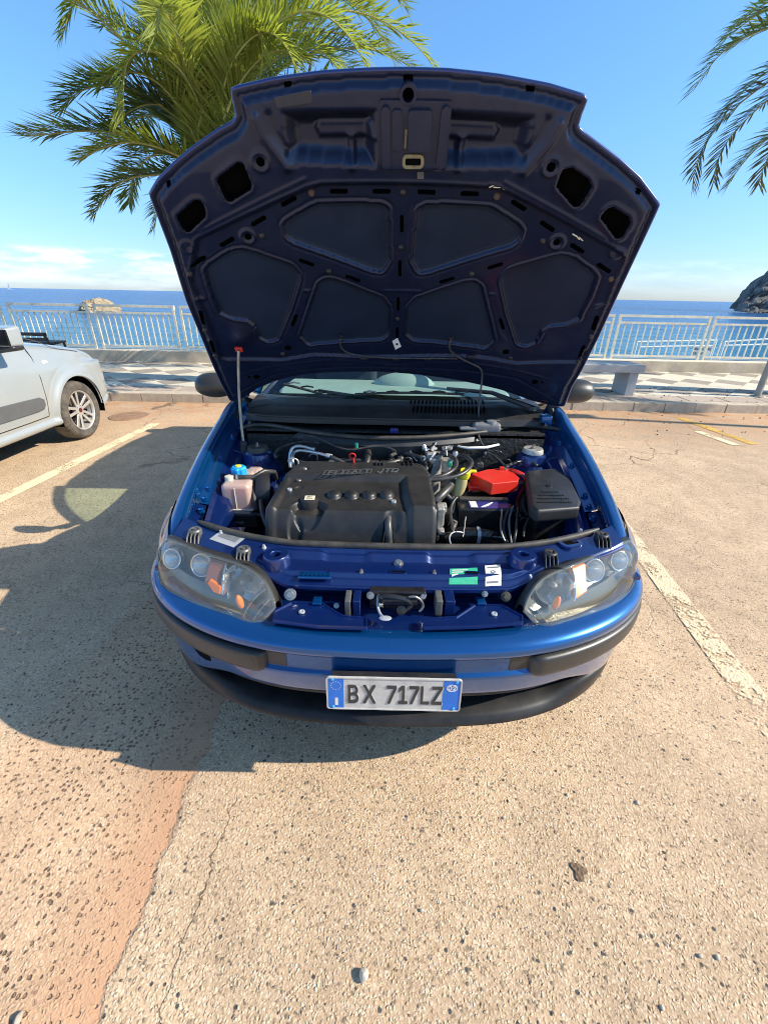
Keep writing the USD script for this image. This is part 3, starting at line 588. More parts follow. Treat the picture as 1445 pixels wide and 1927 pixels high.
bo = at(18, 543.5, SEA); bo = bo * 1.0
bo = V((bo[0]) / bo[1] * 1100, 1100, SEA)
bt_ = thing('sailing_boat', bo, 'tiny white sailing boat on the horizon at the far left', 'boat')
mk('hull', soft([bo + V(-5, 0, 0.3), bo + V(5.5, 0, 1.4), bo + V(-5, 1.5, 1.2), bo + V(-5, -1.5, 1.2), bo + V(0, 1.8, 1.2), bo + V(0, -1.8, 1.2)], 0.25), 'sail', bt_)
mk('sail', extrude(sg.Polygon([(-4.5, 2.2), (1.0, 2.2), (0.9, 15.0)]), -0.05, 0.05, bo, (1, 0, 0), (0, 0, 1)), 'sail', bt_, False)
mk('mast', tube([bo + V(1, 0, 1), bo + V(1, 0, 15.5)], 0.12, 6), 'post_metal', bt_)

# ------------------------------------------------------------------ palms
def arc_rib(p0, az, el, L, droop, n=26):
    pts, ang, ds = [np.array(p0, float)], el, L / n
    for k in range(n):
        s = k / n; ang = max(ang - droop * (0.25 + 1.9 * s ** 1.5) / n, -1.45)
        pts.append(pts[-1] + ds * V(math.cos(ang) * math.cos(az), math.cos(ang) * math.sin(az), math.sin(ang)))
    return np.array(pts)
def frond(pts, sd, leaf=0.46, dens=118, hang=0.22, wid=0.028, start=0.05, lift=0.34):
    r = np.random.default_rng(sd); n = len(pts) - 1
    T = np.gradient(pts, axis=0); T /= np.linalg.norm(T, axis=1, keepdims=True)
    vs, fs, c = [], [], 0
    for s in np.linspace(start, 1.0, dens):
        i = min(int(s * n), n - 1); t = s * n - i
        p = pts[i] * (1 - t) + pts[i + 1] * t; tt = unit(T[i] * (1 - t) + T[i + 1] * t)
        side = np.cross(tt, [0, 0, 1.0]); side = unit(side) if np.linalg.norm(side) > 0.05 else V(1, 0, 0); upv = np.cross(side, tt)
        ll = leaf * (0.30 + 0.9 * math.sin(math.pi * min(1, 0.14 + 0.80 * s)) ** 0.8)
        fa = math.radians(30 + 32 * (1 - s))
        for sg_ in (-1, 1):
            a = fa + r.uniform(-0.16, 0.16); vup = lift * r.uniform(0.0, 1.6)
            d0 = unit(tt * math.cos(a) + sg_ * side * math.sin(a) + upv * vup)
            l_ = ll * r.uniform(0.80, 1.12); w = wid * r.uniform(0.8, 1.2) * (0.7 + 0.3 * math.sin(math.pi * s))
            g = V(0, 0, -1) * hang * r.uniform(0.4, 1.3)
            q1, q2 = p + d0 * l_ * 0.5 + g * l_ * 0.10, p + d0 * l_ * 0.93 + g * l_ * 0.42
            wn = unit(np.cross(d0, upv)) * w * 0.5; fold = unit(np.cross(wn, d0)) * w * 0.25
            vs += [p - wn * 0.45, p + wn * 0.45, q1 - wn, q1 + wn, q1 + fold, q2]
            fs += [[c, c + 4, c + 2], [c, c + 1, c + 4], [c + 1, c + 3, c + 4], [c + 2, c + 4, c + 5], [c + 4, c + 3, c + 5]]; c += 6
    return (np.array(vs), np.array(fs)), tube(pts, np.linspace(0.022, 0.004, len(pts)), 5)
def palm_trunk(t, base, top, r0_, r1_):
    ys = np.linspace(0, 1, 46); rows = []
    ang = np.linspace(0, 2 * np.pi, 22, endpoint=False)
    for k, s in enumerate(ys):
        rad = (r0_ + (r1_ - r0_) * s) * (1 + 0.10 * (k % 3 == 0) + 0.04 * np.sin(ang * 7 + k * 2.4))
        rows.append(base + (top - base) * s + np.stack([rad * np.cos(ang), rad * np.sin(ang), 0 * ang], 1))
    mk('trunk', grid(rows, closed_v=True), 'trunk', t, 40)
def palm(base, heart, label, ribs, trunk_r=(0.24, 0.20)):
    t = thing('palm_tree', base, label, 'palm tree')
    palm_trunk(t, np.array(base), np.array(heart) - V(0, 0, 0.05), *trunk_r)
    for i, (pts, mat_, kw) in enumerate(ribs):
        lf, rh = frond(pts, 100 + i * 7, **kw)
        fp = mk('frond', lf, mat_, t, False)
        mk('midrib', rh, 'rachis', fp, True)
D = math.radians
heartL = V(-2.36, 7.0, 2.80)
def rib_px(heart, lst):
    """A midrib from the palm's heart through sighted points (pixel, pixel, distance)."""
    return curve(np.vstack([heart] + [aty(*p) for p in lst]), 27)
G, Y_ = 'leaf_green', 'leaf_young'
ribs = [(rib_px(heartL, lst), m_, kw) for lst, m_, kw in [
    ([(309, 284, 6.7), (229, 252, 6.45), (146, 246, 6.3), (50, 256, 6.2)], G, {}),
    ([(345, 235, 6.8), (266, 175, 6.6), (192, 160, 6.5), (150, 172, 6.45), (118, 205, 6.4)], G, dict(leaf=0.42)),
    ([(350, 225, 6.6), (290, 150, 6.4), (230, 135, 6.3), (190, 160, 6.25)], Y_, dict(leaf=0.36)),
    ([(330, 290, 6.5), (262, 268, 6.3), (200, 275, 6.2), (150, 300, 6.15)], Y_, dict(leaf=0.34)),
    ([(372, 190, 6.5), (332, 123, 6.3), (282, 95, 6.2), (248, 104, 6.15), (233, 150, 6.1), (229, 226, 6.1)], Y_, dict(leaf=0.36, hang=0.6)),
    ([(350, 318, 6.8), (299, 327, 6.6), (250, 333, 6.5), (210, 355, 6.45), (180, 400, 6.4)], G, dict(leaf=0.38)),
    ([(340, 120, 6.9), (270, 0, 6.8), (200, -40, 6.7), (148, -10, 6.65), (120, 60, 6.6)], Y_, dict(leaf=0.34, hang=0.6)),
    ([(350, 330, 6.7), (312, 365, 6.5), (292, 425, 6.4)], G, dict(leaf=0.32, dens=50)),
    ([(330, 240, 7.2), (260, 190, 7.3), (200, 150, 7.3), (150, 160, 7.3)], G, dict(leaf=0.38)),
    ([(340, 190, 7.2), (290, 100, 7.3), (235, 50, 7.3), (190, 50, 7.3)], G, dict(leaf=0.36)),
    ([(400, 180, 7.2), (440, 60, 7.3), (470, -60, 7.4)], Y_, {}),
    ([(425, 170, 7.1), (520, 20, 7.2), (600, -80, 7.3), (680, -90, 7.4)], G, {}),
    ([(390, 170, 7.0), (370, 40, 7.0), (330, -60, 7.0), (280, -90, 7.0)], Y_, {}),
    ([(440, 190, 6.9), (520, 110, 6.8), (590, 90, 6.7), (640, 140, 6.7)], Y_, dict(leaf=0.40)),
    ([(430, 180, 7.3), (520, 80, 7.5), (620, 60, 7.7), (720, 100, 7.8)], Y_, {}),
    ([(380, 150, 7.1), (340, 20, 7.1), (300, -60, 7.1), (230, -70, 7.1)], Y_, {}),
    ([(410, 150, 7.0), (425, 0, 7.0), (440, -130, 7.0)], Y_, {}),
    ([(420, 160, 6.8), (470, 30, 6.7), (520, -60, 6.7), (580, -80, 6.7)], Y_, {}),
    ([(430, 170, 7.2), (500, 40, 7.3), (590, -20, 7.4), (680, 20, 7.5), (735, 108, 7.5)], G, {}),
    ([(440, 180, 7.0), (530, 70, 7.0), (640, 20, 7.1), (740, 50, 7.2), (812, 118, 7.2)], Y_, dict(leaf=0.40)),
    ([(430, 150, 6.6), (500, 60, 6.4), (580, 20, 6.3), (650, 60, 6.2), (690, 130, 6.2)], Y_, dict(leaf=0.42)),
    ([(420, 170, 6.5), (455, 90, 6.3), (500, 60, 6.2), (540, 90, 6.1), (560, 150, 6.1)], Y_, dict(leaf=0.40)),
    ([(415, 180, 6.6), (430, 110, 6.4), (450, 60, 6.3), (478, 50, 6.2), (495, 100, 6.2)], Y_, dict(leaf=0.36)),
    ([(440, 190, 7.5), (560, 110, 7.8), (680, 90, 8.0), (780, 130, 8.1)], G, {}),
    ([(400, 160, 6.7), (390, 50, 6.6), (360, 0, 6.5), (320, 10, 6.4), (300, 70, 6.4)], Y_, dict(leaf=0.42)),
    ([(360, 250, 6.8), (310, 200, 6.7), (250, 205, 6.6), (205, 240, 6.6)], G, dict(leaf=0.38)),
    ([(385, 190, 6.7), (350, 110, 6.6), (310, 70, 6.5), (262, 75, 6.45)], Y_, dict(leaf=0.40)),
    ([(395, 170, 6.8), (385, 60, 6.8), (360, -20, 6.8), (320, -60, 6.8)], Y_, dict(leaf=0.42)),
    ([(360, 270, 7.4), (300, 220, 7.5), (240, 230, 7.6), (190, 270, 7.6)], G, dict(leaf=0.36)),
    ([(400, 160, 6.5), (415, 70, 6.4), (400, 10, 6.3), (372, -20, 6.2)], Y_, dict(leaf=0.36)),
    ([(430, 200, 6.6), (470, 130, 6.5), (520, 95, 6.4), (575, 110, 6.4)], Y_, dict(leaf=0.36)),
    ([(420, 130, 7.4), (560, -40, 7.6), (690, -60, 7.8), (760, 10, 7.9)], G, {}),
    ([(415, 140, 7.5), (470, -60, 7.8), (560, -160, 8.0)], G, {})]]
for az, el, L, dr, m_ in [(255, 74, 3.0, 1.4, Y_), (300, 80, 3.2, 1.0, Y_), (20, 74, 3.3, 1.2, G), (350, 62, 3.2, 1.5, Y_), (40, 58, 3.2, 1.6, G), (70, 66, 3.2, 1.5, G), (110, 62, 2.8, 1.6, G), (135, 48, 2.4, 1.7, G), (60, 86, 3.0, 0.7, Y_), 
                          (345, 34, 2.8, 1.6, G), (20, 30, 2.8, 1.8, G), (95, 30, 2.8, 1.8, G), (150, 22, 2.0, 1.6, G), (320, 20, 2.4, 1.9, G), (330, 0, 2.2, 1.5, 'leaf_dry'), (50, 5, 2.2, 1.3, 'leaf_dry'), (215, 68, 2.6, 2.2, Y_), (280, 60, 2.2, 2.2, Y_)]:
    ribs.append((arc_rib(heartL + V(math.cos(D(az)), math.sin(D(az)), 0.5) * 0.1, D(az), D(el), L, dr), m_, {}))
palm((-2.36, 7.0, KH - 0.02), heartL, 'bushy palm tree with sunlit yellow green fronds standing behind the raised bonnet', ribs)
heartR = V(6.95, 6.75, 3.6)
ribs = [(rib_px(heartR, lst), m_, kw) for lst, m_, kw in [
    ([(1600, 0, 6.8), (1445, 52, 6.7), (1385, 78, 6.65), (1340, 118, 6.6), (1308, 165, 6.6)], G, dict(leaf=0.40)),
    ([(1600, -60, 7.0), (1450, 0, 7.0), (1390, 42, 7.0), (1350, 95, 7.0)], Y_, dict(leaf=0.34)),
    ([(1570, 90, 6.7), (1445, 187, 6.6), (1396, 232, 6.55), (1358, 283, 6.5), (1343, 340, 6.5)], 'leaf_dry', dict(leaf=0.34)),
    ([(1570, 70, 6.9), (1450, 150, 6.8), (1385, 200, 6.8), (1325, 272, 6.75), (1303, 348, 6.7)], 'leaf_dry', dict(leaf=0.36)),
    ([(1580, 60, 7.1), (1450, 130, 7.1), (1390, 180, 7.1), (1350, 240, 7.1)], G, dict(leaf=0.36)),
    ([(1580, 130, 6.6), (1490, 230, 6.5), (1445, 295, 6.4), (1428, 345, 6.4)], 'leaf_dry', dict(leaf=0.32))]]
for az, el, L, dr in [(172, 58, 3.4, 1.5), (160, 46, 3.2, 1.5), (140, 50, 3.2, 1.5), (215, 45, 2.8, 2.2), (195, 70, 3.2, 1.8), (100, 50, 3.2, 1.5), (60, 50, 3.2, 1.5), (20, 45, 3.2, 1.5), (340, 45, 3.0, 1.6), (300, 50, 3.0, 1.7), (260, 55, 2.8, 1.9), (240, 60, 3.0, 1.7), (120, 75, 3.2, 1.2), (0, 78, 3.2, 1.0), (270, 80, 3.2, 1.0), (150, 15, 2.6, 1.6), (30, 15, 2.8, 1.5), (320, 20, 2.6, 1.6)]:
    ribs.append((arc_rib(heartR, D(az), D(el), L, dr), G, {}))
palm((6.95, 6.72, KH - 0.02), heartR, 'palm tree at the right edge, only its hanging grey green fronds in view', ribs, (0.20, 0.16))

# lamp post whose shadow crosses the asphalt on the right
lp = V(9.6, 4.55, 0)
t = thing('lamp_post', lp, 'tall slim lamp post beyond the right edge casting a long thin shadow', 'lamp post')
mk('pole', tube([lp, lp + V(0, 0, 5.2)], np.linspace(0.07, 0.045, 24), 12, n=24), 'post_metal', t)
mk('lantern', rbox(lp + V(0.25, 0, 5.2), (0.7, 0.22, 0.12), 0.03), 'post_metal', t)
# ------------------------------------------------------------------ the blue car
CX = 0.045
car = thing('blue_hatchback', (CX, 2.65, 0), 'metallic blue hatchback with its bonnet propped wide open over the engine bay', 'car')
def K(x, y, z): return V(CX + x, y, z)
def S2(p, s): return V(CX + s * (p[0] - CX), p[1], p[2])          # mirrored to side s

# --- bonnet
H0 = K(0, 2.03, 0.93); HV = unit(V(0, -0.65, 0.92)); HN = unit(np.cross(V(1, 0, 0), HV)); HN = HN if HN[1] < 0 else -HN
def hcrown(u, v): return 0.10 * (u / 0.7) ** 2 - 0.10 * (1 - np.clip(v / 0.95, 0, 1)) 
def Hm(u, v, d):
    u, v, d = np.broadcast_arrays(np.asarray(u, float), np.asarray(v, float), np.asarray(d, float))
    return H0 + u[..., None] * V(1, 0, 0) + v[..., None] * HV + (hcrown(u, v) + d)[..., None] * HN
def huv(px, py, d=0.0):
    s, h = sight(px, py), 0.0
    e = V(0, 0, EYE)
    for _ in range(12):
        t = ((H0 + (h + d) * HN - e) @ HN) / (s @ HN); q = e + s * t - H0
        u, v = q[0], q @ HV; h = float(hcrown(u, v))
    return u, v
def hpoly(pts, r=0.0, mirror=False, d=0.0):
    q = [huv(*p, d) for p in pts]
    if mirror: q = [(2 * HUC - a, b) for a, b in q]
    g = sg.Polygon(q).buffer(0)
    return g.buffer(-r, quad_segs=6).buffer(r, quad_segs=6) if r else g
HUC = (huv(283, 366)[0] + huv(1239, 385)[0]) / 2
out_px = [(434, 754), (413, 712), (399, 680), (377, 626), (352, 565), (323, 471), (289, 381), (283, 366), (299, 339), (332, 306), (365, 279), (412, 246), (440, 231), (447, 219), (442, 193), (436, 169),
          (514, 150.6), (608, 138), (702, 132.7), (768, 131.8), (843, 134), (938, 144.5), (1032, 162), (1104, 184), (1092, 212), (1085, 238), (1092, 248), (1127, 274), (1168, 305), (1202, 336), (1239, 385), (1224, 418), (1168, 538),
          (1124, 635), (1094, 695), (1075, 727), (1061, 764), (1040, 762), (1000, 752), (944, 732), (869, 715), (795, 704), (720, 698), (640, 698), (568, 703), (514, 716), (482, 730), (456, 748)]
HOUT = hpoly(out_px, 0.007)
HOUT = max(getattr(HOUT, 'geoms', [HOUT]), key=lambda g: g.area)
def both(pts, r=0.0): return [hpoly(pts, r), hpoly(pts, r, True)]
P1 = [(533, 421), (545, 411), (590, 386), (604, 381), (712, 382), (731, 390), (733, 489), (719, 511), (700, 508), (553, 454), (538, 443)]
P2 = [(387, 507), (396, 496), (434, 472), (456, 468), (482, 475), (549, 498), (563, 515), (563, 524), (546, 580), (522, 638), (505, 643), (488, 634), (479, 612), (465, 602), (437, 598), (413, 588), (408, 572), (396, 543)]
P3 = [(565, 633), (600, 532), (614, 523), (632, 526), (720, 560), (732, 577), (731, 628), (717, 638), (580, 648)]
panels = both(P1, 0.016) + both(P2, 0.016) + both(P3, 0.016)
Cpoly = hpoly([(372, 446), (579, 349), (600, 343), (768, 341), (930, 347), (955, 357), (1178, 478), (1160, 520), (1108, 640), (1095, 678), (970, 680), (900, 668), (745, 668), (680, 668), (590, 664), (532, 674), (416, 673), (408, 640), (360, 520)], 0.03)
H1 = [(408.6, 330.5), (449, 298), (460, 300), (476.7, 342), (473, 350.5), (435, 375), (428.5, 372)]
H2 = [(334, 400), (369, 369), (382, 370), (390, 392), (389, 402), (357, 432), (349, 428.5)]
H1R = [(1044, 345), (1056, 312), (1074, 308), (1105, 330), (1111, 345), (1090, 380), (1078, 384)]
H2R = [(1126, 402), (1140, 385), (1150, 382), (1180, 400), (1184, 412), (1168, 440), (1156, 443)]
def z3(x, y): return 280 + 0.36 * x, 320 + 0.36 * y
def hslot(x, y, L, w, ang):
    a, b = z3(x - L / 2 * math.cos(math.radians(ang)), y - L / 2 * math.sin(math.radians(ang))), z3(x + L / 2 * math.cos(math.radians(ang)), y + L / 2 * math.sin(math.radians(ang)))
    pa, pb_ = np.array(huv(*a)), np.array(huv(*b)); c, Ld = (pa + pb_) / 2, pb_ - pa
    return c, np.linalg.norm(Ld), math.atan2(Ld[1], Ld[0])
slots = []
for s in [(993, 105, 95, 22, 0), (1217, 105, 95, 22, 0), (733, 157, 90, 22, -30), (575, 260, 88, 22, -31), (410, 370, 84, 20, -31), (263, 468, 84, 20, -31), (825, 478, 85, 20, 20), (1068, 562, 82, 20, 20),
          (283, 755, 75, 18, 77), (337, 908, 68, 16, 74), (762, 780, 64, 16, 112)]:
    c, L, a = hslot(*s)
    slots += [capsule(c, L, 0.013, a), capsule((2 * HUC - c[0], c[1]), L, 0.013, math.pi - a)]
for x, y, L in [(1322, 275, 92), (1312, 508, 84), (1303, 695, 72), (1298, 848, 62)]:
    c, L, a = hslot(x, y, L, 18, 90); slots.append(capsule(c, L, 0.011, a))
holes = [hpoly(H1, 0.012), hpoly(H2, 0.012), hpoly(H1R, 0.012), hpoly(H2R, 0.012)]
def disc(px, py, r, mirror=False):
    u, v = huv(px, py); return sg.Point(2 * HUC - u if mirror else u, v).buffer(r)
for m_ in (False, True):
    holes += [disc(492, 298, 0.011, m_), disc(467, 443, 0.010, m_), disc(542, 653, 0.013, m_), disc(484, 704, 0.013, m_)]
    slots.append(disc(470, 704, 0.005, m_))
holes += [disc(768, 172, 0.0135)]
lat_notch = [hpoly([(759, 138), (777, 138), (777, 150), (759, 150)]), hpoly([(534, 152), (548, 150), (549, 161), (536, 163)]), hpoly([(989, 158), (1006, 160), (1005, 171), (990, 170)]), hpoly([(313, 341), (320, 337), (323, 345), (316, 350)]), hpoly([(1196, 352), (1206, 356), (1203, 364), (1195, 360)])]
RES = 0.0034
ub, vb = np.arange(-0.84, 0.85, RES), np.arange(-0.12, 1.30, RES)
UU, VV = np.meshgrid(ub, vb, indexing='ij')
cav = slots + holes + lat_notch
SU, SV = UU.copy(), VV.copy()
for g in [HOUT] + cav:
    near = shapely.contains_xy(g.boundary.buffer(RES * 0.62), UU, VV)
    pts = shapely.points(UU[near], VV[near]); q = shapely.line_interpolate_point(g.exterior, shapely.line_locate_point(g.exterior, pts))
    SU[near], SV[near] = shapely.get_x(q), shapely.get_y(q)
def sdist(g):
    m = shapely.contains_xy(g, UU, VV); return (distance_transform_edt(m) - distance_transform_edt(~m)) * RES
sdo = sdist(HOUT)
Dh = 0.003 + 0.013 * sstep(0.017, 0.030, sdo) - 0.004 * np.exp(-((sdo - 0.014) / 0.003) ** 2)
sc_ = sdist(Cpoly)
Dh -= 0.012 * sstep(-0.004, 0.010, sc_)
Dh += 0.0022 * np.exp(-((sc_ + 0.008) / 0.0034) ** 2) * (VV > 0.45)
for g in panels:
    s = sdist(g)
    Dh -= 0.012 * sstep(-0.005, 0.004, s)
    Dh += 0.0026 * np.exp(-((s + 0.0095) / 0.0034) ** 2)
    Dh -= 0.0040 * np.clip(1 - np.abs(s + 0.016) / 0.005, 0, 1)
    Dh += 0.0020 * np.exp(-((s - 0.0085) / 0.0026) ** 2)
for g in both([(528, 200), (712, 198), (712, 312), (620, 308), (556, 304), (536, 292)], 0.01):
    s = sdist(g); Dh -= 0.036 * sstep(0.0, 0.042, s)
for g in both([(600, 224), (700, 222), (712, 262), (600, 263), (588, 240)], 0.008): Dh += 0.010 * sstep(0, 0.010, sdist(g))
def ridge(pts, hgt, w, mirror=True):
    global Dh
    for m_ in ((False, True) if mirror else (False,)):
        q = [huv(*p) for p in pts]; q = [(2 * HUC - a if m_ else a, b) for a, b in q]
        ln = sg.LineString(q); d = shapely.distance(shapely.points(UU, VV), ln)
        Dh = Dh + hgt * np.exp(-(d / w) ** 2)
ridge([(484, 214), (500, 250), (542, 308)], 0.012, 0.011)
ridge([(508, 212), (520, 245), (556, 300)], -0.006, 0.008)
ridge([(661, 262), (663, 306)], 0.012, 0.010)
ridge([(378, 428), (440, 396), (575, 330)], 0.003, 0.0035)
ridge([(450, 700), (520, 684), (620, 672), (745, 682)], 0.0035, 0.0035)
ridge([(440, 738), (520, 698), (620, 687), (745, 687)], -0.004, 0.004)
ridge([(352, 505), (366, 560), (392, 640)], 0.004, 0.004)
ridge([(364, 556), (384, 560)], 0.007, 0.006)
ridge([(725, 545), (790, 546)], 0.004, 0.004, False)
ridge([(575, 545), (583, 545)], 0.005, 0.005)
for px, py, r_, hh, w in ((355, 458, 0.017, 0.006, 0.004), (355, 458, 0.008, 0.004, 0.003), (467, 443, 0.020, 0.007, 0.004), (492, 298, 0.021, 0.006, 0.004)):
    for m_ in (False, True):
        u, v = huv(px, py); u = 2 * HUC - u if m_ else u; d = np.hypot(UU - u, VV - v); Dh = Dh + hh * np.exp(-((d - r_) / w) ** 2)
u, v = huv(455, 632); Dh = Dh + 0.016 * np.exp(-(np.hypot(UU - u, VV - v) / 0.034) ** 2)
for g in holes[:4]: Dh += 0.004 * np.exp(-((sdist(g) + 0.007) / 0.005) ** 2)
from scipy.ndimage import gaussian_filter
Dh = gaussian_filter(Dh, 0.7)
Dh += 0.0012 * (meshkit.fbm(np.stack([UU * 9, VV * 9, 0 * UU], -1), 3, 2) - 0.5)
HP = Hm(SU, SV, Dh)
nI, nJ = UU.shape
ii, jj = np.meshgrid(np.arange(nI - 1), np.arange(nJ - 1), indexing='ij')
quad = np.stack([ii * nJ + jj, (ii + 1) * nJ + jj, (ii + 1) * nJ + jj + 1, ii * nJ + jj + 1], -1).reshape(-1, 4)
cu, cv = SU.ravel()[quad].mean(1), SV.ravel()[quad].mean(1)
cls = np.full(len(quad), -1); cls[shapely.contains_xy(HOUT, cu, cv)] = 0
for k, g in enumerate(panels): cls[shapely.contains_xy(g.buffer(-0.004), cu, cv) & (cls == 0)] = k + 1
for g in cav: cls[shapely.contains_xy(g, cu, cv) & (cls >= 0)] = 99
VN = np.cross(np.gradient(HP, axis=0), np.gradient(HP, axis=1)); VN /= np.linalg.norm(VN, axis=-1, keepdims=True) + 1e-12
if VN[nI // 2, nJ // 2] @ HN < 0: VN = -VN; quad = quad[:, ::-1]
def submesh(name, sel, material, parent, label=None):
    q = quad[sel]; idx, inv = np.unique(q, return_inverse=True); inv = inv.reshape(q.shape)
    f = np.vstack([inv[:, [0, 1, 2]], inv[:, [0, 2, 3]]])
    p = mk(name, (HP.reshape(-1, 3)[idx], f), material, parent, False, label=label)
    m = UsdGeom.Mesh.Get(stage, p); m.CreateNormalsAttr(Vt.Vec3fArray.FromNumpy(VN.reshape(-1, 3)[idx].astype(np.float32))); m.SetNormalsInterpolation('vertex')
    return p
hood = submesh('bonnet', cls == 0, 'blue_under', car, 'open bonnet seen from below, dusty navy pressed frame')
for k in range(6): submesh('bonnet_panel', cls == k + 1, 'hood_panel', hood)
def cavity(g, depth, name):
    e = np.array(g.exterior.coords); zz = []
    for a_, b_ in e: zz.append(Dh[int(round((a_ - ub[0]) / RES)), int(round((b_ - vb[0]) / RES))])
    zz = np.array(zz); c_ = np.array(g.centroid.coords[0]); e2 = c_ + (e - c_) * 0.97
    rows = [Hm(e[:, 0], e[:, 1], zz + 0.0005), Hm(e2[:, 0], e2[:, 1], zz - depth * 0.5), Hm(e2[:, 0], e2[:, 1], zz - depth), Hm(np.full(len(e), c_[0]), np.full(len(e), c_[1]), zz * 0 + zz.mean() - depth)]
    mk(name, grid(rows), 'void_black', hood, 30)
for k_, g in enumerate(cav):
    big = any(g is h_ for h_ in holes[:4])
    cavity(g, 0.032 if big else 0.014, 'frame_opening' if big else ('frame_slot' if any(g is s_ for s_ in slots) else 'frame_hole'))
# painted outer skin and rolled edge
R2 = 0.014
u2, v2 = np.meshgrid(np.arange(-0.84, 0.85, R2), np.arange(-0.12, 1.30, R2), indexing='ij'); su, sv = u2.copy(), v2.copy()
near = shapely.contains_xy(HOUT.boundary.buffer(R2 * 0.75), u2, v2); q = shapely.line_interpolate_point(HOUT.exterior, shapely.line_locate_point(HOUT.exterior, shapely.points(u2[near], v2[near])))
su[near], sv[near] = shapely.get_x(q), shapely.get_y(q)
sd2 = shapely.distance(shapely.points(su, sv), HOUT.exterior)
OP = Hm(su, sv, -0.008 - 0.034 * sstep(-0.02, 0.09, sd2))
v_, f_ = grid(OP); fc = np.stack([su.ravel(), sv.ravel()], 1)[f_].mean(1)
f_ = f_[shapely.contains_xy(HOUT.buffer(0.001), fc[:, 0], fc[:, 1])]
idx, inv = np.unique(f_, return_inverse=True)
m = trimesh.Trimesh(v_[idx], inv.reshape(-1, 3), process=False)
if (m.face_normals.mean(0) @ HN) > 0: m.invert()
mk('outer_skin', (np.array(m.vertices), np.array(m.faces)), 'blue_paint', hood, 50)
ring = np.array([HOUT.exterior.interpolate(s).coords[0] for s in np.arange(0, HOUT.exterior.length, 0.012)])
rp = Hm(ring[:, 0], ring[:, 1], -0.003); rp = np.vstack([rp, rp[:1]])
mk('rolled_edge', tube(rp, 0.0058, 8, caps=False), 'blue_inner', hood, True)
def hx(poly, d0, d1):
    out = []
    for g in getattr(poly, 'geoms', [poly]):
        m = trimesh.creation.extrude_polygon(g, d1 - d0, engine='earcut'); v = np.array(m.vertices); mm = trimesh.Trimesh(Hm(v[:, 0], v[:, 1], v[:, 2] + d0), m.faces, process=False)
        if mm.volume < 0: mm.invert()
        out.append((np.array(mm.vertices), np.array(mm.faces)))
    return cat(out)
def hlevel(u, v):
    i, j = int(round((u - ub[0]) / RES)), int(round((v - vb[0]) / RES)); return float(Dh[i, j])
def hdisc(px, py, r, mat_, name, mirror=False, prof=None, par=None):
    u, v = huv(px, py); u = 2 * HUC - u if mirror else u
    base = Hm(u, v, hlevel(u, v) - 0.001); return mk(name, lathe([(a * r, b) for a, b in (prof or [(0, 0.008), (0.6, 0.0075), (0.9, 0.005), (1, 0)])], base, HN, 18), mat_, par or hood, 40)
for zx_, zy_ in [(850, 112), (592, 335), (942, 522), (220, 522), (298, 820), (350, 955), (700, 955)]:
    for m_ in (False, True): hdisc(*z3(zx_, zy_), 0.010, 'rust_metal' if (zx_, m_) in ((850, True), (220, True), (850, False)) else 'black_plastic', 'rubber_stud', m_)
for zx_, zy_ in [(1328, 108), (1317, 397), (1300, 772)]: hdisc(*z3(zx_, zy_), 0.0095, 'black_plastic', 'rubber_stud')
# striker bracket in the nose
def hp(px, py): return np.array(huv(px, py))
lb0 = 0.004
plate = hpoly([(714, 180), (850, 182), (838, 312), (720, 308)], 0.006)
brk = mk('striker_bracket', hx(plate.difference(disc(768, 172, 0.02)).difference(hpoly([(762, 284), (793, 284), (793, 306), (762, 306)], 0.006)), -0.03, 0.0235), 'blue_under', hood, 25)
def bar(p, q, w, d0, d1): return hx(sg.LineString([huv(*p), huv(*q)]).buffer(w / 2, quad_segs=4), d0, d1)
mk('bracket_rib', bar((726, 200), (727, 298), 0.022, 0.02, 0.034), 'blue_under', brk, 25)
mk('bracket_rib', bar((838, 200), (827, 298), 0.022, 0.02, 0.034), 'blue_under', brk, 25)
mk('bracket_rib', hx(hpoly([(768, 196), (812, 196), (808, 274), (768, 272)], 0.008), 0.02, 0.036), 'blue_under', brk, 25)
mk('bracket_rib', hx(hpoly([(738, 196), (756, 196), (758, 272), (738, 270)], 0.008), 0.02, 0.031), 'blue_under', brk, 25)
mk('bracket_groove', bar((764, 236), (762, 268), 0.005, 0.02, 0.0255), 'worn_metal', brk, 25)
key = hpoly([(757, 281), (797, 281), (797, 308), (757, 308)], 0.012)
mk('striker_rim', hx(key.difference(key.buffer(-0.008)), 0.020, 0.0275), 'worn_metal', brk, 25)
mk('striker_hole', hx(key.buffer(-0.0075), -0.012, 0.0235), 'void_black', brk, False)
mk('lock_ring', hx(disc(768, 170, 0.021).difference(disc(768, 170, 0.014)), -0.002, 0.025), 'blue_under', brk, 25)
mk('bracket_tab', hx(hpoly([(785, 317), (797, 317), (797, 330), (785, 330)], 0.002), 0.0, 0.018), 'steel', hood, 25)
mk('type_label', hx(hpoly([(517, 178), (586, 165), (589, 186), (523, 196)], 0.002), 0.01, 0.0185), 'label_dark', hood, False)
mk('label_mark', hx(hpoly([(568, 169), (580, 167), (581, 174), (569, 176)]), 0.0185, 0.0190), 'black_gloss', hood, False)
mk('white_tag', hx(hpoly([(738, 640), (748, 634), (755, 650), (744, 656)]), 0.004, 0.006), 'label_white', hood, False)
hdisc(747, 645, 0.005, 'void_black', 'tag_stud')
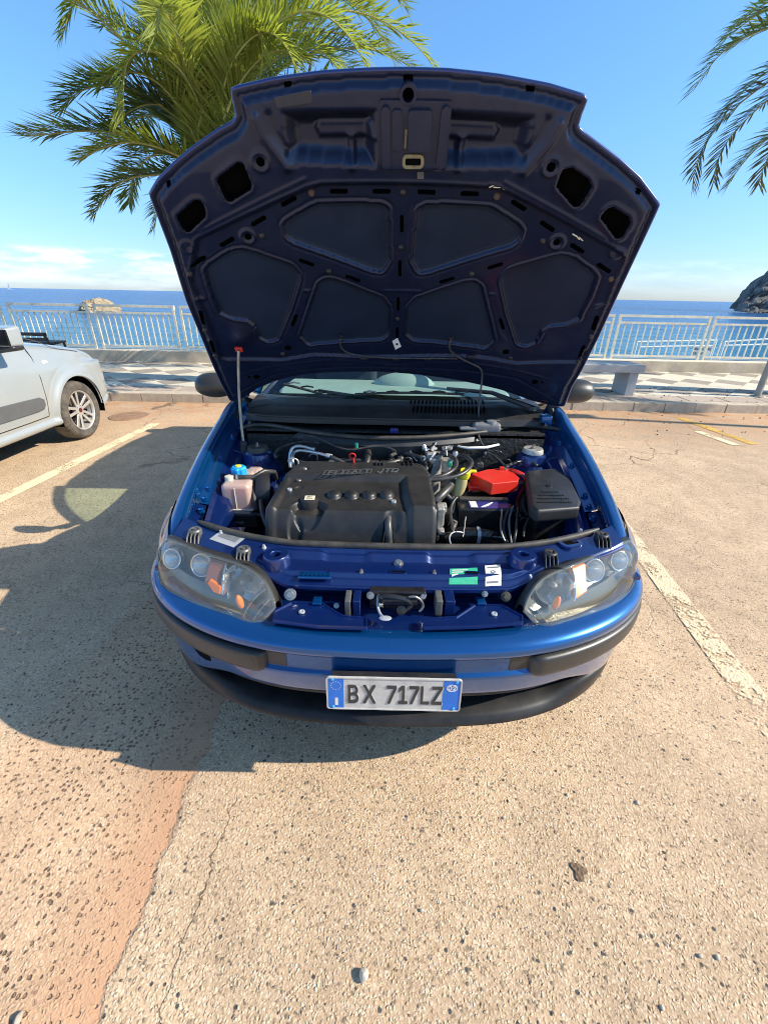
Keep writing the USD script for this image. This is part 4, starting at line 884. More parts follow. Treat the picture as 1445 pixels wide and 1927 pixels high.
mk('chalk_mark', cat([bar((920, 346), (928, 342), 0.003, 0.016, 0.0172), bar((928, 346), (940, 346), 0.003, 0.016, 0.0172), bar((944, 348), (956, 352), 0.002, 0.014, 0.0172), bar((1076, 434), (1083, 438), 0.004, 0.016, 0.0172), bar((1083, 438), (1088, 444), 0.003, 0.016, 0.0172), bar((1088, 440), (1094, 446), 0.003, 0.016, 0.0172)]), 'label_cream', hood, False)
# prop rod with its red clip
clip = Hm(*huv(452, 647), 0.030)
mk('rod_clip', rbox(clip, (0.030, 0.022, 0.012), 0.004, frame=np.array([V(1, 0, 0), HV, HN])), 'red_plastic', hood, 30)
mk('clip_eye', lathe([(0.004, 0.0), (0.007, 0.003), (0.004, 0.005)], clip + HN * 0.006, HN, 14), 'rust_metal', hood, 40)
foot = at(459, 838, 0.80)
mk('prop_rod', tube([clip + HN * 0.008, clip + (foot - clip) * 0.10 + V(-0.004, 0, 0), foot], 0.0052, 10, 14), 'rod_steel', car, True)
mk('rod_pivot', lathe([(0, 0.02), (0.012, 0.018), (0.014, 0.0), (0.016, -0.03)], foot, seg=14), 'rubber', car, 40)
# washer hose
def hpt(px, py, d): return Hm(*huv(px, py), d)
mk('washer_hose', tube([hpt(642, 630, 0.02), hpt(646, 648, 0.03), hpt(680, 660, 0.028), hpt(760, 667, 0.022), hpt(860, 668, 0.022)], 0.0035, 8, 40), 'hose_rubber', hood, True)
a = hpt(905, 688, 0.03)
mk('washer_hose', tube([hpt(848, 634, 0.018), hpt(845, 645, 0.03), hpt(862, 662, 0.03), hpt(888, 676, 0.028), a, aty(907, 712, 1.93), aty(903, 745, 1.92), aty(900, 782, 1.90), aty(899, 806, 1.85), aty(904, 830, 1.80), aty(917, 846, 1.77), aty(938, 850, 1.75)], 0.0042, 10, 90), 'hose_rubber', hood, True)
for p in ((642, 629), (849, 633)): mk('washer_jet', rbox(hpt(*p, 0.008), (0.016, 0.012, 0.014), 0.003, frame=np.array([V(1, 0, 0), HV, HN])), 'black_plastic', hood, 30)
mk('hose_clip', rbox(hpt(886, 665, 0.018), (0.034, 0.016, 0.014), 0.004, frame=np.array([V(1, 0, 0), HV, HN])), 'black_plastic', hood, 30)
for p in ((685, 670), (745, 671), (806, 671)): mk('hose_clip', rbox(hpt(*p, 0.012), (0.03, 0.012, 0.012), 0.003, frame=np.array([V(1, 0, 0), HV, HN])), 'black_plastic', hood, 30)

# --- body sides, from the headlamps back
yk = [1.06, 1.12, 1.25, 1.45, 1.65, 1.85, 2.05, 2.4, 3.2, 4.0, 4.45, 4.62]
crestx = PchipInterpolator(yk, [0.690, 0.703, 0.727, 0.752, 0.770, 0.780, 0.785, 0.79, 0.79, 0.775, 0.72, 0.66])
crestz = PchipInterpolator(yk, [0.690, 0.712, 0.752, 0.800, 0.842, 0.882, 0.92, 0.845, 0.90, 0.955, 0.95, 0.93])
AX1, AX2, AZ, AR = 1.60, 4.05, 0.285, 0.325
def side_profile(y, engine):
    cx, cz = float(crestx(y)), float(crestz(y)); w = 0.83 - 0.10 * float(sstep(4.2, 4.65, y)) - 0.05 * float(sstep(1.45, 1.05, y))
    p = []
    if engine: p += [(cx - 0.085, cz - 0.06), (cx - 0.046, cz - 0.052), (cx - 0.042, cz - 0.010), (cx - 0.037, cz - 0.003)]
    else: p += [(cx - 0.05, cz + 0.01)] * 4
    p += [(cx - 0.024, cz + 0.001), (cx - 0.008, cz), (cx + 0.006, cz - 0.010), (cx + 0.016, cz - 0.028)]
    rem = [(cx + 0.024, cz - 0.06), (w - 0.012, 0.68 if cz > 0.74 else cz - 0.09), (w, 0.56), (w - 0.004, 0.44), (w - 0.018, 0.32), (w - 0.05, 0.20)]
    zs = np.array([r[1] for r in rem])[::-1]; xs_ = np.array([r[0] for r in rem])[::-1]
    fn = PchipInterpolator(np.maximum.accumulate(zs + np.arange(len(zs)) * 1e-6), xs_)
    for z in np.linspace(cz - 0.06, 0.20, 26)[:]: p.append((float(fn(z)), z))
    return p
for s in (1, -1):
    ys = np.r_[np.linspace(1.07, 2.06, 56), np.linspace(2.09, 4.62, 90)]
    P = np.array([[K(s * x, y, z) for x, z in side_profile(y, y < 2.07)] for y in ys])
    for ay in (AX1, AX2):
        dy, dz = P[..., 1] - ay, P[..., 2] - AZ; r_ = np.hypot(dy, dz); sel = (np.abs(r_ - AR) < 0.014) & (np.arange(P.shape[1])[None, :] > 8)
        P[..., 1] = np.where(sel, ay + dy / r_ * AR, P[..., 1]); P[..., 2] = np.where(sel, AZ + dz / r_ * AR, P[..., 2])
    v, f = grid(P, flip=(s > 0)); c = v[f].mean(1); jx = (f % P.shape[1]).min(1) > 8
    keep = np.ones(len(f), bool)
    for ay in (AX1, AX2): keep &= ~((np.hypot(c[:, 1] - ay, c[:, 2] - AZ) < AR - 0.002) & jx)
    keep &= ~((c[:, 1] < 1.335) & (c[:, 2] < 0.615)) & ~((c[:, 1] < 1.335) & (c[:, 2] < crestz(c[:, 1]) - 0.034)) & ~(c[:, 1] < 1.105)
    front = c[:, 1] < 2.08
    mk('front_wing', (v, f[keep & front]), 'blue_paint', car, 40)
    mk('side_panel', (v, f[keep & ~front]), 'blue_paint', car, 40)
    for ay in (AX1, AX2):
        an = np.linspace(0, np.pi, 24)
        P = np.array([[K(s * x, ay + AR * math.cos(t), AZ + AR * math.sin(t)) for x in (0.80, 0.61)] for t in an])
        mk('arch_liner', grid(P), 'void_black', car, 40)
        w0 = K(s * 0.74, ay, 0.285)
        wh = mk('wheel', lathe([(0.19, -0.09), (0.262, -0.09), (0.285, -0.07), (0.287, 0), (0.285, 0.06), (0.262, 0.085), (0.195, 0.085), (0.19, 0.06)], w0, (s, 0, 0), 40), 'tyre', car, 40)
        mk('rim', lathe([(0, 0.05), (0.06, 0.06), (0.15, 0.04), (0.175, 0.07), (0.192, 0.08), (0.192, -0.08)], w0, (s, 0, 0), 32), 'alloy_wheel', wh, 40)
# roof, glass, tail
rows = []
for y, hw, z, b in [(2.74, 0.545, 1.405, 0.035), (2.88, 0.560, 1.438, 0.04), (3.4, 0.575, 1.466, 0.04), (3.9, 0.575, 1.462, 0.04), (4.35, 0.555, 1.42, 0.035), (4.5, 0.54, 1.375, 0.03)]:
    rows.append([K(x * hw, y, z + b * (1 - x * x) - 0.03 * abs(x) ** 6) for x in np.linspace(-1, 1, 21)])
mk('roof', grid(rows, flip=True), 'blue_paint', car, 50)
mk('roof_lining', grid(np.array(rows) - V(0, 0, 0.02)), 'roof_lining', car, 50)
wb = lambda x: K(x * 0.72, 2.02 + 0.26 * abs(x) ** 2.2, 0.945 - 0.03 * x * x)
wt = lambda x: K(x * 0.535, 2.735 + 0.03 * x * x, 1.405 + 0.035 * (1 - x * x))
P = np.array([[wb(x) * (1 - t) + wt(x) * t + V(0, -0.03, 0.035) * math.sin(math.pi * t) for t in np.linspace(0, 1, 14)] for x in np.linspace(-1, 1, 33)])
mk('windscreen', grid(P), 'window_glass', car, True)
for s in (1, -1):
    A_ = [wb(s) + (wt(s) - wb(s)) * t + V(s * 0.012, -0.03 * math.sin(math.pi * t), 0.035 * math.sin(math.pi * t)) for t in np.linspace(0, 1, 12)]
    mk('windscreen_pillar', tube(A_, 0.030, 8), 'blue_paint', car, True)
    B_ = lambda t: K(s * (0.765 - 0.20 * t), 3.30 + 0.03 * t, 0.90 + 0.515 * t)
    C_ = lambda t: K(s * (0.745 - 0.19 * t), 4.40 - 0.10 * t, 0.965 + 0.44 * t)
    mk('door_pillar', tube([B_(t) for t in np.linspace(0, 1, 6)], 0.035, 8), 'blue_paint', car, True)
    mk('rear_pillar', tube([C_(t) for t in np.linspace(0, 1, 6)], 0.075, 8), 'blue_paint', car, True)
    for (pa, pb_) in ((lambda t: A_[int(round(t * 11))] - V(s * 0.008, 0, 0), B_), (B_, C_)):
        P = np.array([[pa(t) * (1 - k) + pb_(t) * k - V(0, 0, 0.035 * (1 - k) * (1 - t) * (pb_ is B_)) for t in np.linspace(0, 1, 12)] for k in np.linspace(0, 1, 6)])
        mk('side_window', grid(P, flip=s > 0), 'window_glass', car, True)
P = np.array([[K(x * (0.70 - 0.16 * t), 4.60 - 0.11 * t, 0.93 + 0.445 * t) for t in np.linspace(0, 1, 6)] for x in np.linspace(-1, 1, 9)])
mk('rear_window', grid(P, flip=True), 'window_glass', car, True)
P = np.array([[K(x * 0.72, y - 0.05 * x ** 4, z) for y, z in ((4.60, 0.935), (4.66, 0.80), (4.70, 0.60), (4.72, 0.45), (4.66, 0.22))] for x in np.linspace(-1, 1, 17)])
mk('tailgate', grid(P, flip=True), 'blue_paint', car, 40)
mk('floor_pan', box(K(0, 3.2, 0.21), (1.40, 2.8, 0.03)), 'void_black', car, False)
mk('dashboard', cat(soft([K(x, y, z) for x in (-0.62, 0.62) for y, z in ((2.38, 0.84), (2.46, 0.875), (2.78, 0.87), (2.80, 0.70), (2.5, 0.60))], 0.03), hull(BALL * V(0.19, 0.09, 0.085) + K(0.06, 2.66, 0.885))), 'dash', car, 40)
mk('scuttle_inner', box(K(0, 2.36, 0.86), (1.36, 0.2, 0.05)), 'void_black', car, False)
mk('steering_wheel', tube([K(0.34 + 0.185 * math.cos(a), 2.92 - 0.08 * math.sin(a), 0.93 + 0.17 * math.sin(a)) for a in np.linspace(0, 2 * np.pi, 33)], 0.016, 8, caps=False), 'black_plastic', car, True)
for x in (-0.34, 0.34):
    mk('seat', cat(rbox(K(x, 3.32, 0.80), (0.46, 0.16, 0.66), 0.06), rbox(K(x, 3.10, 0.52), (0.48, 0.5, 0.16), 0.06), rbox(K(x, 3.36, 1.22), (0.26, 0.10, 0.18), 0.04)), 'seat_fabric', car, 40)
mk('rear_seat', rbox(K(0, 4.05, 0.78), (1.16, 0.2, 0.62), 0.08), 'seat_fabric', car, 40)
# door mirrors
for s, (mx, my, mz) in ((-1, (-0.905, 2.20, 0.962)), (1, (0.905, 2.22, 0.962))):
    rb = []
    for t in np.linspace(0, 1, 13):
        r_ = math.sqrt(max(1 - (2 * t - 1) ** 2, 0)) ** 0.75
        rb.append([K(mx + s * (t - 0.5) * 0.200, my - 0.070 * r_ * math.sin(a) * (1.0 if math.sin(a) > 0 else 0.35), mz + 0.060 * r_ * math.cos(a)) for a in np.linspace(0, 2 * np.pi, 24, endpoint=False)])
    mir = mk('door_mirror', grid(rb, closed_v=True, flip=s > 0), 'trim_plastic', car, 50)
    mk('mirror_arm', soft([K(s * 0.79, my + 0.02, mz - 0.05), K(s * 0.83, my + 0.01, mz - 0.03), K(s * 0.78, my + 0.08, mz - 0.06)], 0.018), 'trim_plastic', mir, 40)

# --- bumper
bpl = np.array([(0, 0.790), (0.17, 0.795), (0.34, 0.814), (0.46, 0.848), (0.60, 0.917), (0.70, 0.998), (0.765, 1.085), (0.803, 1.18), (0.820, 1.27), (0.827, 1.33)])
full = np.vstack([np.c_[-bpl[:0:-1, 0], bpl[:0:-1, 1]], bpl])
tt = np.r_[0, np.cumsum(np.linalg.norm(np.diff(full, axis=0), axis=1))]; bsp = CubicSpline(tt, full); BL = tt[-1]
def plan(s):
    p, d = bsp(s), bsp(s, 1); n = np.stack([d[..., 1], -d[..., 0]], -1); return p, n / np.linalg.norm(n, axis=-1, keepdims=True)
ss_ = np.linspace(0, BL, 2000); xs_of = plan(ss_)[0][:, 0]
def s_at(x): return float(np.interp(x, xs_of, ss_))
def bump_strip(prof, x0=None, x1=None, n=160, dmul=None):
    s = np.linspace(0 if x0 is None else s_at(x0), BL if x1 is None else s_at(x1), n); p, nn = plan(s)
    rows = []
    for d, z in prof:
        k = 1 if dmul is None else dmul((s - s[0]) / (s[-1] - s[0]))
        q = p + nn * (d * k if np.ndim(k) == 0 else (d * k)[:, None]); rows.append(np.c_[q[:, 0] + CX, q[:, 1], np.full(n, z)])
    return grid(np.stack(rows, 1), flip=True)
def densify(pr, n): return [tuple(p) for p in curve(np.array(pr), n)]
upper = [(-0.075, 0.585), (-0.069, 0.5985), (-0.064, 0.6025), (-0.058, 0.6035), (-0.045, 0.6030), (-0.032, 0.6008), (-0.020, 0.5970), (-0.010, 0.5915), (-0.004, 0.5855), (-0.0008, 0.5785), (0.0, 0.571), (-0.001, 0.5635), (-0.005, 0.5575), (-0.016, 0.5535)]
bm_v, bm_f = bump_strip(upper + [(-0.018, 0.548), (-0.018, 0.505), (-0.0165, 0.4985), (-0.012, 0.4945), (-0.0075, 0.4915), (-0.0065, 0.487), (-0.008, 0.478), (-0.013, 0.452), (-0.019, 0.426), (-0.0225, 0.414), (-0.028, 0.4075), (-0.060, 0.4055)], n=240)
for _p in (np.abs(bm_v[:, 0] - CX),): bm_v[:, 2] -= sstep(0.46, 0.66, _p) * 0.062 * np.clip((0.462 - bm_v[:, 2]) / 0.0565, 0, 1)
bumper = mk('front_bumper', (bm_v, bm_f), 'blue_paint', car, 28)
mk('bumper_gap', bump_strip([(-0.005, 0.5565), (-0.016, 0.5545)], n=200), 'void_black', bumper, False)
def endcap(a, b):
    return lambda t: np.minimum(1, sstep(-0.001, a, t) * 0.75 + 0.25) * np.minimum(1, sstep(-0.001, b, 1 - t) * 0.75 + 0.25)
trimp = densify([(-0.024, 0.549), (-0.006, 0.5475), (0.0035, 0.5425), (0.0065, 0.530), (0.0065, 0.505), (0.004, 0.487), (-0.004, 0.476)], 16) + [(-0.024, 0.474)]
for x0, x1, s in ((None, -0.345, -1), (0.345, None, 1)):
    m_ = bump_strip(trimp, x0, x1, 110); v = m_[0].reshape(110, -1, 3)
    p, nn = plan(np.linspace(0 if x0 is None else s_at(x0), BL if x1 is None else s_at(x1), 110)); t = np.linspace(0, 1, 110) if s < 0 else np.linspace(1, 0, 110)
    k = np.sqrt(np.clip(1 - np.clip((t - 0.945) / 0.055, 0, 1) ** 2, 0, 1))
    zc = 0.511
    for i in range(110):
        v[i, :, 2] = zc + (v[i, :, 2] - zc) * (0.62 + 0.38 * k[i])
        sh = (1 - k[i]) * 0.030; v[i, :, 0] -= nn[i, 0] * sh; v[i, :, 1] -= nn[i, 1] * sh
    mk('rubbing_strip', (v.reshape(-1, 3), m_[1]), 'trim_plastic', car, 40)
    m_ = bump_strip([(-0.017, 0.552), (-0.0165, 0.500)], -0.385 if s < 0 else 0.295, -0.295 if s < 0 else 0.385, 20); v = m_[0].reshape(20, -1, 3)
    v[:, 1, 0] += -0.022 * s * -1 * 0
    mk('strip_recess', (v.reshape(-1, 3), m_[1]), 'trim_plastic', car, 40)
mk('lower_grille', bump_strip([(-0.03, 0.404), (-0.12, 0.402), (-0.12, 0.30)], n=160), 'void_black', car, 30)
mk('grille_blade', bump_strip(densify([(-0.115, 0.384), (-0.066, 0.382), (-0.054, 0.377), (-0.054, 0.368), (-0.08, 0.362)], 14), n=160), 'lip_plastic', car, 35)
def lip_mesh(n=180):
    low = curve(np.array([(-0.035, 0.263), (-0.05, 0.258), (-0.14, 0.262)]), 9)[1:]
    mid = np.vstack([curve(np.array([(-0.118, 0.303), (-0.080, 0.299), (-0.060, 0.293), (-0.050, 0.288), (-0.044, 0.282), (-0.036, 0.270), (-0.035, 0.263)]), 26), low])
    cor = np.vstack([curve(np.array([(-0.118, 0.3415), (-0.050, 0.3410), (-0.036, 0.337), (-0.030, 0.327), (-0.029, 0.308), (-0.031, 0.288), (-0.034, 0.272), (-0.035, 0.263)]), 26), low])
    s = np.linspace(0, BL, n); p, nn = plan(s); k = sstep(0.46, 0.66, np.abs(p[:, 0]))[:, None]
    dd, zz = mid[None, :, 0] * (1 - k) + cor[None, :, 0] * k, mid[None, :, 1] * (1 - k) + cor[None, :, 1] * k
    return grid(np.stack([p[:, :1] + nn[:, :1] * dd + CX, p[:, 1:] + nn[:, 1:] * dd, zz], -1), flip=True)
mk('lower_lip', lip_mesh(), 'lip_plastic', car, 45)
mk('front_undertray', box(K(0, 1.35, 0.262), (1.0, 0.7, 0.01)), 'void_black', car, False)
# missing tow cover on the left
p, nn = plan(np.array([s_at(-0.545)])); th = V(CX + p[0, 0], p[0, 1], 0.470) + V(nn[0, 0], nn[0, 1], 0) * -0.008
tn = V(nn[0, 0], nn[0, 1], -0.15); te = unit(np.cross([0, 0, 1.0], tn)); tz = unit(np.cross(tn, te))
g = sg.Polygon([(-0.030, 0.020), (0.018, 0.020), (0.026, 0.004), (0.022, -0.014), (0.0, -0.022), (-0.022, -0.016), (-0.032, 0.004)]).buffer(0.003)
hole_ = mk('tow_hole', extrude(g, -0.004, 0.0035, th, te, tz), 'void_black', car, False)
mk('hole_rim', extrude(g.buffer(0.003).difference(g), -0.006, 0.0055, th, te, tz), 'blue_paint', hole_, 30)

# --- number plate
pc = aty(741, 1307, 0.768)
pz = unit(V(0, 0.10, 1.0)); pxv = unit(V(1, 0.0, -0.004)); pn = np.cross(pxv, pz)
PS = 0.945
def plate_piece(poly, d0, d1): return extrude(shapely.affinity.scale(poly, PS, PS, origin=(0, 0)), d0, d1, pc, pxv, pz)
pl = sg.box(-0.183, -0.055, 0.183, 0.055).buffer(-0.010).buffer(0.010)
np_ = mk('number_plate', plate_piece(pl, -0.004, 0.0), 'plate_white', car, False)
mk('plate_rim', plate_piece(pl.difference(pl.buffer(-0.0035)), 0.0, 0.0018), 'plate_white', np_, 30)
mk('blue_band', plate_piece(sg.box(-0.178, -0.050, -0.136, 0.050), 0.0, 0.0006), 'plate_blue', np_, False)
mk('blue_band', plate_piece(sg.box(0.133, -0.050, 0.178, 0.050), 0.0, 0.0006), 'plate_blue', np_, False)
for ch, x in zip('BX717LZ', (-0.110, -0.066, -0.006, 0.025, 0.055, 0.085, 0.117)):
    mk('character', letters(ch, 0.056, pc + pxv * x * PS + pz * -0.001, pxv, pz, 0.0016, True, 0.64), 'plate_ink', np_, False)
    mk('character_edge', letters(ch, 0.056, pc + pxv * (x * PS + 0.0022) + pz * -0.0028, pxv, pz, 0.0008, True, 0.64), 'plate_white', np_, False)
st = [plate_piece(sg.Point(-0.157 + 0.0135 * math.cos(a), 0.026 + 0.0135 * math.sin(a)).buffer(0.0016, quad_segs=2), 0.0006, 0.0012) for a in np.linspace(0, 2 * np.pi, 12, endpoint=False)]
mk('star_ring', cat(st), 'label_silver', np_, False)
mk('country_letter', plate_piece(sg.box(-0.160, -0.041, -0.152, -0.016), 0.0006, 0.0012), 'label_white', np_, False)
el = shapely.affinity.scale(sg.Point(0.156, 0.026).buffer(0.012, quad_segs=8), 1.25, 1)
mk('year_ring', plate_piece(el.difference(el.buffer(-0.0018)), 0.0006, 0.0012), 'label_white', np_, False)
mk('year_number', letters('02', 0.0125, pc + pxv * 0.156 * PS + pz * 0.026 * PS + pn * 0.0006, pxv, pz, 0.0006, True), 'label_white', np_, False)
for x, z in ((-0.166, 0.047), (-0.166, -0.047), (0.168, 0.046), (0.164, -0.046)): mk('plate_screw', lathe([(0, 0.003), (0.0035, 0.0025), (0.005, 0)], pc + (pxv * x + pz * z) * PS, pn, 12), 'blue_cap', np_, 40)
mk('plate_holder', plate_piece(sg.box(-0.17, -0.048, 0.17, 0.048), -0.03, -0.004), 'black_plastic', car, False)
# ------------------------------------------------------------------ engine bay
for s in (1, -1):
    rows = []
    for y in np.linspace(1.13, 2.02, 40):
        cx, cz = float(crestx(y)), float(crestz(y)); k = 0.006 * math.sin(y * 31)
        rows.append([K(s * x, y, z) for x, z in [(cx - 0.084, cz - 0.0585), (cx - 0.090, cz - 0.072), (cx - 0.094, cz - 0.078), (cx - 0.128 + k, cz - 0.086), (cx - 0.136 + k, cz - 0.092), (cx - 0.142 + k, cz - 0.112), (cx - 0.155, cz - 0.25), (cx - 0.20, 0.42), (cx - 0.24, 0.32)]])
    iw = mk('inner_wing', grid(rows, flip=s < 0), 'blue_inner', car, 35)
    for y in (1.30, 1.36, 1.42, 1.62, 1.80):
        cx, cz = float(crestx(y)), float(crestz(y))
        mk('wing_bolt', cat(lathe([(0, 0.013), (0.006, 0.013), (0.008, 0.010), (0.008, 0.003), (0.013, 0.002), (0.013, -0.004)], K(s * (cx - 0.066), y, cz - 0.056), seg=8)), 'blue_paint', iw, 30)
    for y in (1.52, 1.72):
        cx, cz = float(crestx(y)), float(crestz(y))
        mk('panel_seam', tube([K(s * (cx - 0.092), y, cz - 0.072), K(s * (cx - 0.128), y, cz - 0.083), K(s * (cx - 0.14), y, cz - 0.105)], 0.003, 6), 'blue_inner', iw, True)
for s in (1, -1): mk('wing_corner', grid([[K(s * x, y, z) for x, y, z in ((0.58, 1.10 + 0.02 * t, 0.640), (0.63, 1.12, 0.655 + 0.04 * t), (float(crestx(1.14 + 0.2 * t)) - 0.075, 1.14 + 0.2 * t, float(crestz(1.14 + 0.2 * t)) - 0.064))] + [K(s * (float(crestx(1.14 + 0.2 * t)) - 0.03), 1.14 + 0.2 * t, float(crestz(1.14 + 0.2 * t)) - 0.05)] for t in np.linspace(0, 1, 8)]), 'blue_inner', car, 40)
for s in (1, -1): mk('wing_shelf', box(K(s * 0.64, 1.21, 0.622), (0.20, 0.26, 0.012)), 'blue_inner', car, False)
mk('engine_bay_floor', box(K(0, 1.50, 0.30), (1.22, 0.80, 0.03)), 'engine_dark', car, False)
mk('firewall', cat(box(K(0, 1.83, 0.60), (1.30, 0.02, 0.50)), box(K(0, 1.90, 0.835), (1.30, 0.16, 0.012)), box(K(0, 1.99, 0.87), (1.36, 0.015, 0.10))), 'engine_dark', car, False)
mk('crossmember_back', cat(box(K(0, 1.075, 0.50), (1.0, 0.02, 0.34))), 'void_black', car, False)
# scuttle panel
CXS = 0.68
cf = PchipInterpolator([0, 0.3, 0.5, 0.66, 0.70], [1.865, 1.872, 1.892, 1.925, 1.95])
def cowl_pt(x, t, d=0.0):
    b = wb(x / 0.72); a = K(x, float(cf(abs(x))), 0.893 + 0.004 * math.cos(x * 3))
    p = a * (1 - t) + b * t; p[2] += 0.020 * math.sin(math.pi * min(1, t * 1.1)) + 0.003 * sstep(0.28, 0.32, t) + 0.003 * sstep(0.55, 0.60, t) - 0.012 * sstep(0.9, 1, t) + d
    return p
cw = mk('scuttle_panel', grid([[cowl_pt(x, t) + (V(0, 0, -0.028) if t < 0 else V(0, 0, 0)) for t in np.r_[-0.02, np.linspace(0, 1.0, 26)]] for x in np.linspace(-CXS, CXS, 60)], flip=False), 'black_plastic', car, 30)
for r_, t0, x0, x1 in ((0, 0.16, 0.075, 0.40), (1, 0.52, 0.065, 0.42)):
    for x in np.arange(x0, x1, 0.0178):
        a, b = cowl_pt(x, t0, 0.0015), cowl_pt(x + 0.005, t0 + 0.22, 0.0015)
        mk('vent_slot', tube([a, (a + b) / 2 + V(0, 0, 0.0015), b], [0.0035, 0.0048, 0.0035], 6), 'void_black', cw, True)
mk('scuttle_lip', tube([cowl_pt(x, 0.0, -0.004) for x in np.linspace(-0.63, 0.46, 40)], 0.006, 8), 'trim_plastic', cw, True)
seal_px = [(452, 806), (490, 799), (540, 805), (620, 817), (700, 823), (780, 823), (860, 818), (930, 809), (985, 800), (1030, 804), (1062, 809)]
mk('bulkhead_seal', tube([at(*p, 0.852) for p in seal_px], 0.0085, 10, 80), 'rubber', car, True)
mk('seal_shelf', grid([[at(px, py + 1, 0.846), at(px, py + 2, 0.846) + V(0, -0.012, -0.03), at(px, py + 2, 0.846) + V(0, 0.02, -0.10)] for px, py in curve(np.array(seal_px, float), 60)], flip=True), 'black_plastic', car, 30)
# items in the well under the scuttle
gm = at(915, 803, 0.868)
mk('wiper_motor', cat(rbox(gm, (0.12, 0.05, 0.04), 0.012), rbox(gm + V(-0.085, -0.01, -0.004), (0.07, 0.04, 0.012), 0.004), lathe([(0, 0.03), (0.022, 0.028), (0.026, 0)], gm + V(0.02, 0, 0.0), seg=16)), 'label_grey', car, 30)
mk('fuse_tray', rbox(at(742, 810, 0.86), (0.035, 0.02, 0.02), 0.004), 'label_violet', car, 30)
mk('hinge_bracket', cat(rbox(K(0.66, 1.90, 0.90), (0.035, 0.05, 0.03), 0.006), rbox(K(0.69, 1.93, 0.89), (0.02, 0.06, 0.04), 0.006)), 'blue_paint', car, 30)
for s in (-1, 1):
    mk('bonnet_hinge', cat(soft([K(s * 0.735, 2.02, 0.90), K(s * 0.735, 2.06, 0.94), K(s * 0.735, 1.97, 0.86)], 0.012), tube([K(s * 0.72, 2.03, 0.93), K(s * 0.76, 2.03, 0.93)], 0.012, 10)), 'black_plastic', car, 40)
# wipers
def ribbon(pts, w, h): return tube(pts, w, 8)
def wiper(arm, blade, name):
    a = [aty(px, py, y) + V(0, -0.01, 0) for px, py, y in arm]
    p = mk(name, cat(tube(a, np.linspace(0.014, 0.008, len(a)), 8), lathe([(0, 0.02), (0.016, 0.017), (0.02, 0)], a[0] - V(0, 0, 0.008), seg=14)), 'black_plastic', car, 40)
    b = [aty(px, py, y) + V(0, -0.012, 0) for px, py, y in blade]
    mk('wiper_blade', tube(b, 0.0065, 6, 20), 'rubber', p, True)
    c = np.array(b); mid = c.mean(0)
    for k in np.linspace(0.08, 0.92, 5): mk('blade_yoke', tube([c[0] * (1 - k) + c[-1] * k + V(0, -0.004, 0.012), c[0] * (1 - k) + c[-1] * k + V(0.03, -0.008, 0.018), c[0] * (1 - k) + c[-1] * k + V(0.06, -0.004, 0.012)], 0.004, 6), 'steel' if k in (0.08,) else 'black_gloss', p, True)
wiper([(784, 776, 1.93), (722, 758, 2.00), (690, 748, 2.06), (600, 734, 2.13)], [(535, 722, 2.16), (590, 736, 2.13), (652, 756, 2.06)], 'wiper_arm')
wiper([(1000, 767, 1.97), (955, 750, 2.03), (925, 738, 2.07), (840, 730, 2.12)], [(668, 741, 2.06), (770, 738, 2.06), (872, 741, 2.07)], 'wiper_arm')

# slam panel over the radiator
Ry = PchipInterpolator([0, 0.3, 0.4, 0.55, 0.68], [1.090, 1.094, 1.106, 1.142, 1.195]); Rz = PchipInterpolator([0, 0.3, 0.4, 0.55, 0.68], [0.705, 0.707, 0.712, 0.724, 0.744])
Fy = PchipInterpolator([0, 0.30, 0.35, 0.42, 0.5, 0.6, 0.68], [0.960, 0.966, 0.982, 1.012, 1.035, 1.066, 1.110]); Fz = PchipInterpolator([0, 0.30, 0.35, 0.42, 0.5, 0.6, 0.68], [0.658, 0.660, 0.668, 0.690, 0.702, 0.714, 0.722])
def slam_z(x, y):
    ax = abs(x - CX); ry, fy, rz, fz = float(Ry(min(ax, 0.68))), float(Fy(min(ax, 0.68))), float(Rz(min(ax, 0.68))), float(Fz(min(ax, 0.68)))
    t = np.clip((ry - y) / (ry - fy), 0, 1)
    stepd = rz - (rz - fz) * (0.10 * sstep(0, 0.1, t) + 0.36 * sstep(0.14, 0.34, t) + 0.06 * t + 0.28 * sstep(0.74, 0.80, t) + 0.20 * sstep(0.80, 1.0, t))
    flat = rz - (rz - fz) * (0.75 * t + 0.25 * sstep(0.88, 0.98, t)); k = float(sstep(0.33, 0.42, ax))
    n1 = float(sstep(0.085, 0.095, ax) - sstep(0.205, 0.23, ax)) * (1 - k)
    return stepd * (1 - k) + flat * k - 0.010 * n1 * float(sstep(0.06, 0.10, t) - sstep(0.30, 0.34, t)) * 0.8
ts = np.r_[np.linspace(0, 0.4, 22), np.linspace(0.42, 0.72, 5), np.linspace(0.73, 1, 18)]
rows = []
for x in np.linspace(-0.675, 0.675, 181):
    ry, fy = float(Ry(abs(x))), float(Fy(abs(x))); notch = 0.012 * float(sstep(0.17, 0.15, abs(x)) - sstep(0.075, 0.055, abs(x)) * 0.5)
    r = [K(x, ry - (ry - fy + notch * 0) * t, slam_z(x + CX, ry - (ry - fy) * t)) for t in ts]
    e = r[-1].copy(); r += [e + V(0, -0.003, -0.002), e + V(0, -0.003, -0.012), e + V(0, 0.004, -0.018), e + V(0, 0.03, -0.020)]
    rows.append([r[0] + V(0, 0.004, -0.03)] + r)
slam = mk('slam_panel', grid(rows, flip=False), 'blue_inner', car, 30)
def slam_at(px, py, lift=0.0):
    z = 0.69
    for _ in range(8): p = at(px, py, z); z = slam_z(p[0], p[1])
    p = at(px, py, z); p[2] = slam_z(p[0], p[1]) + lift; return p
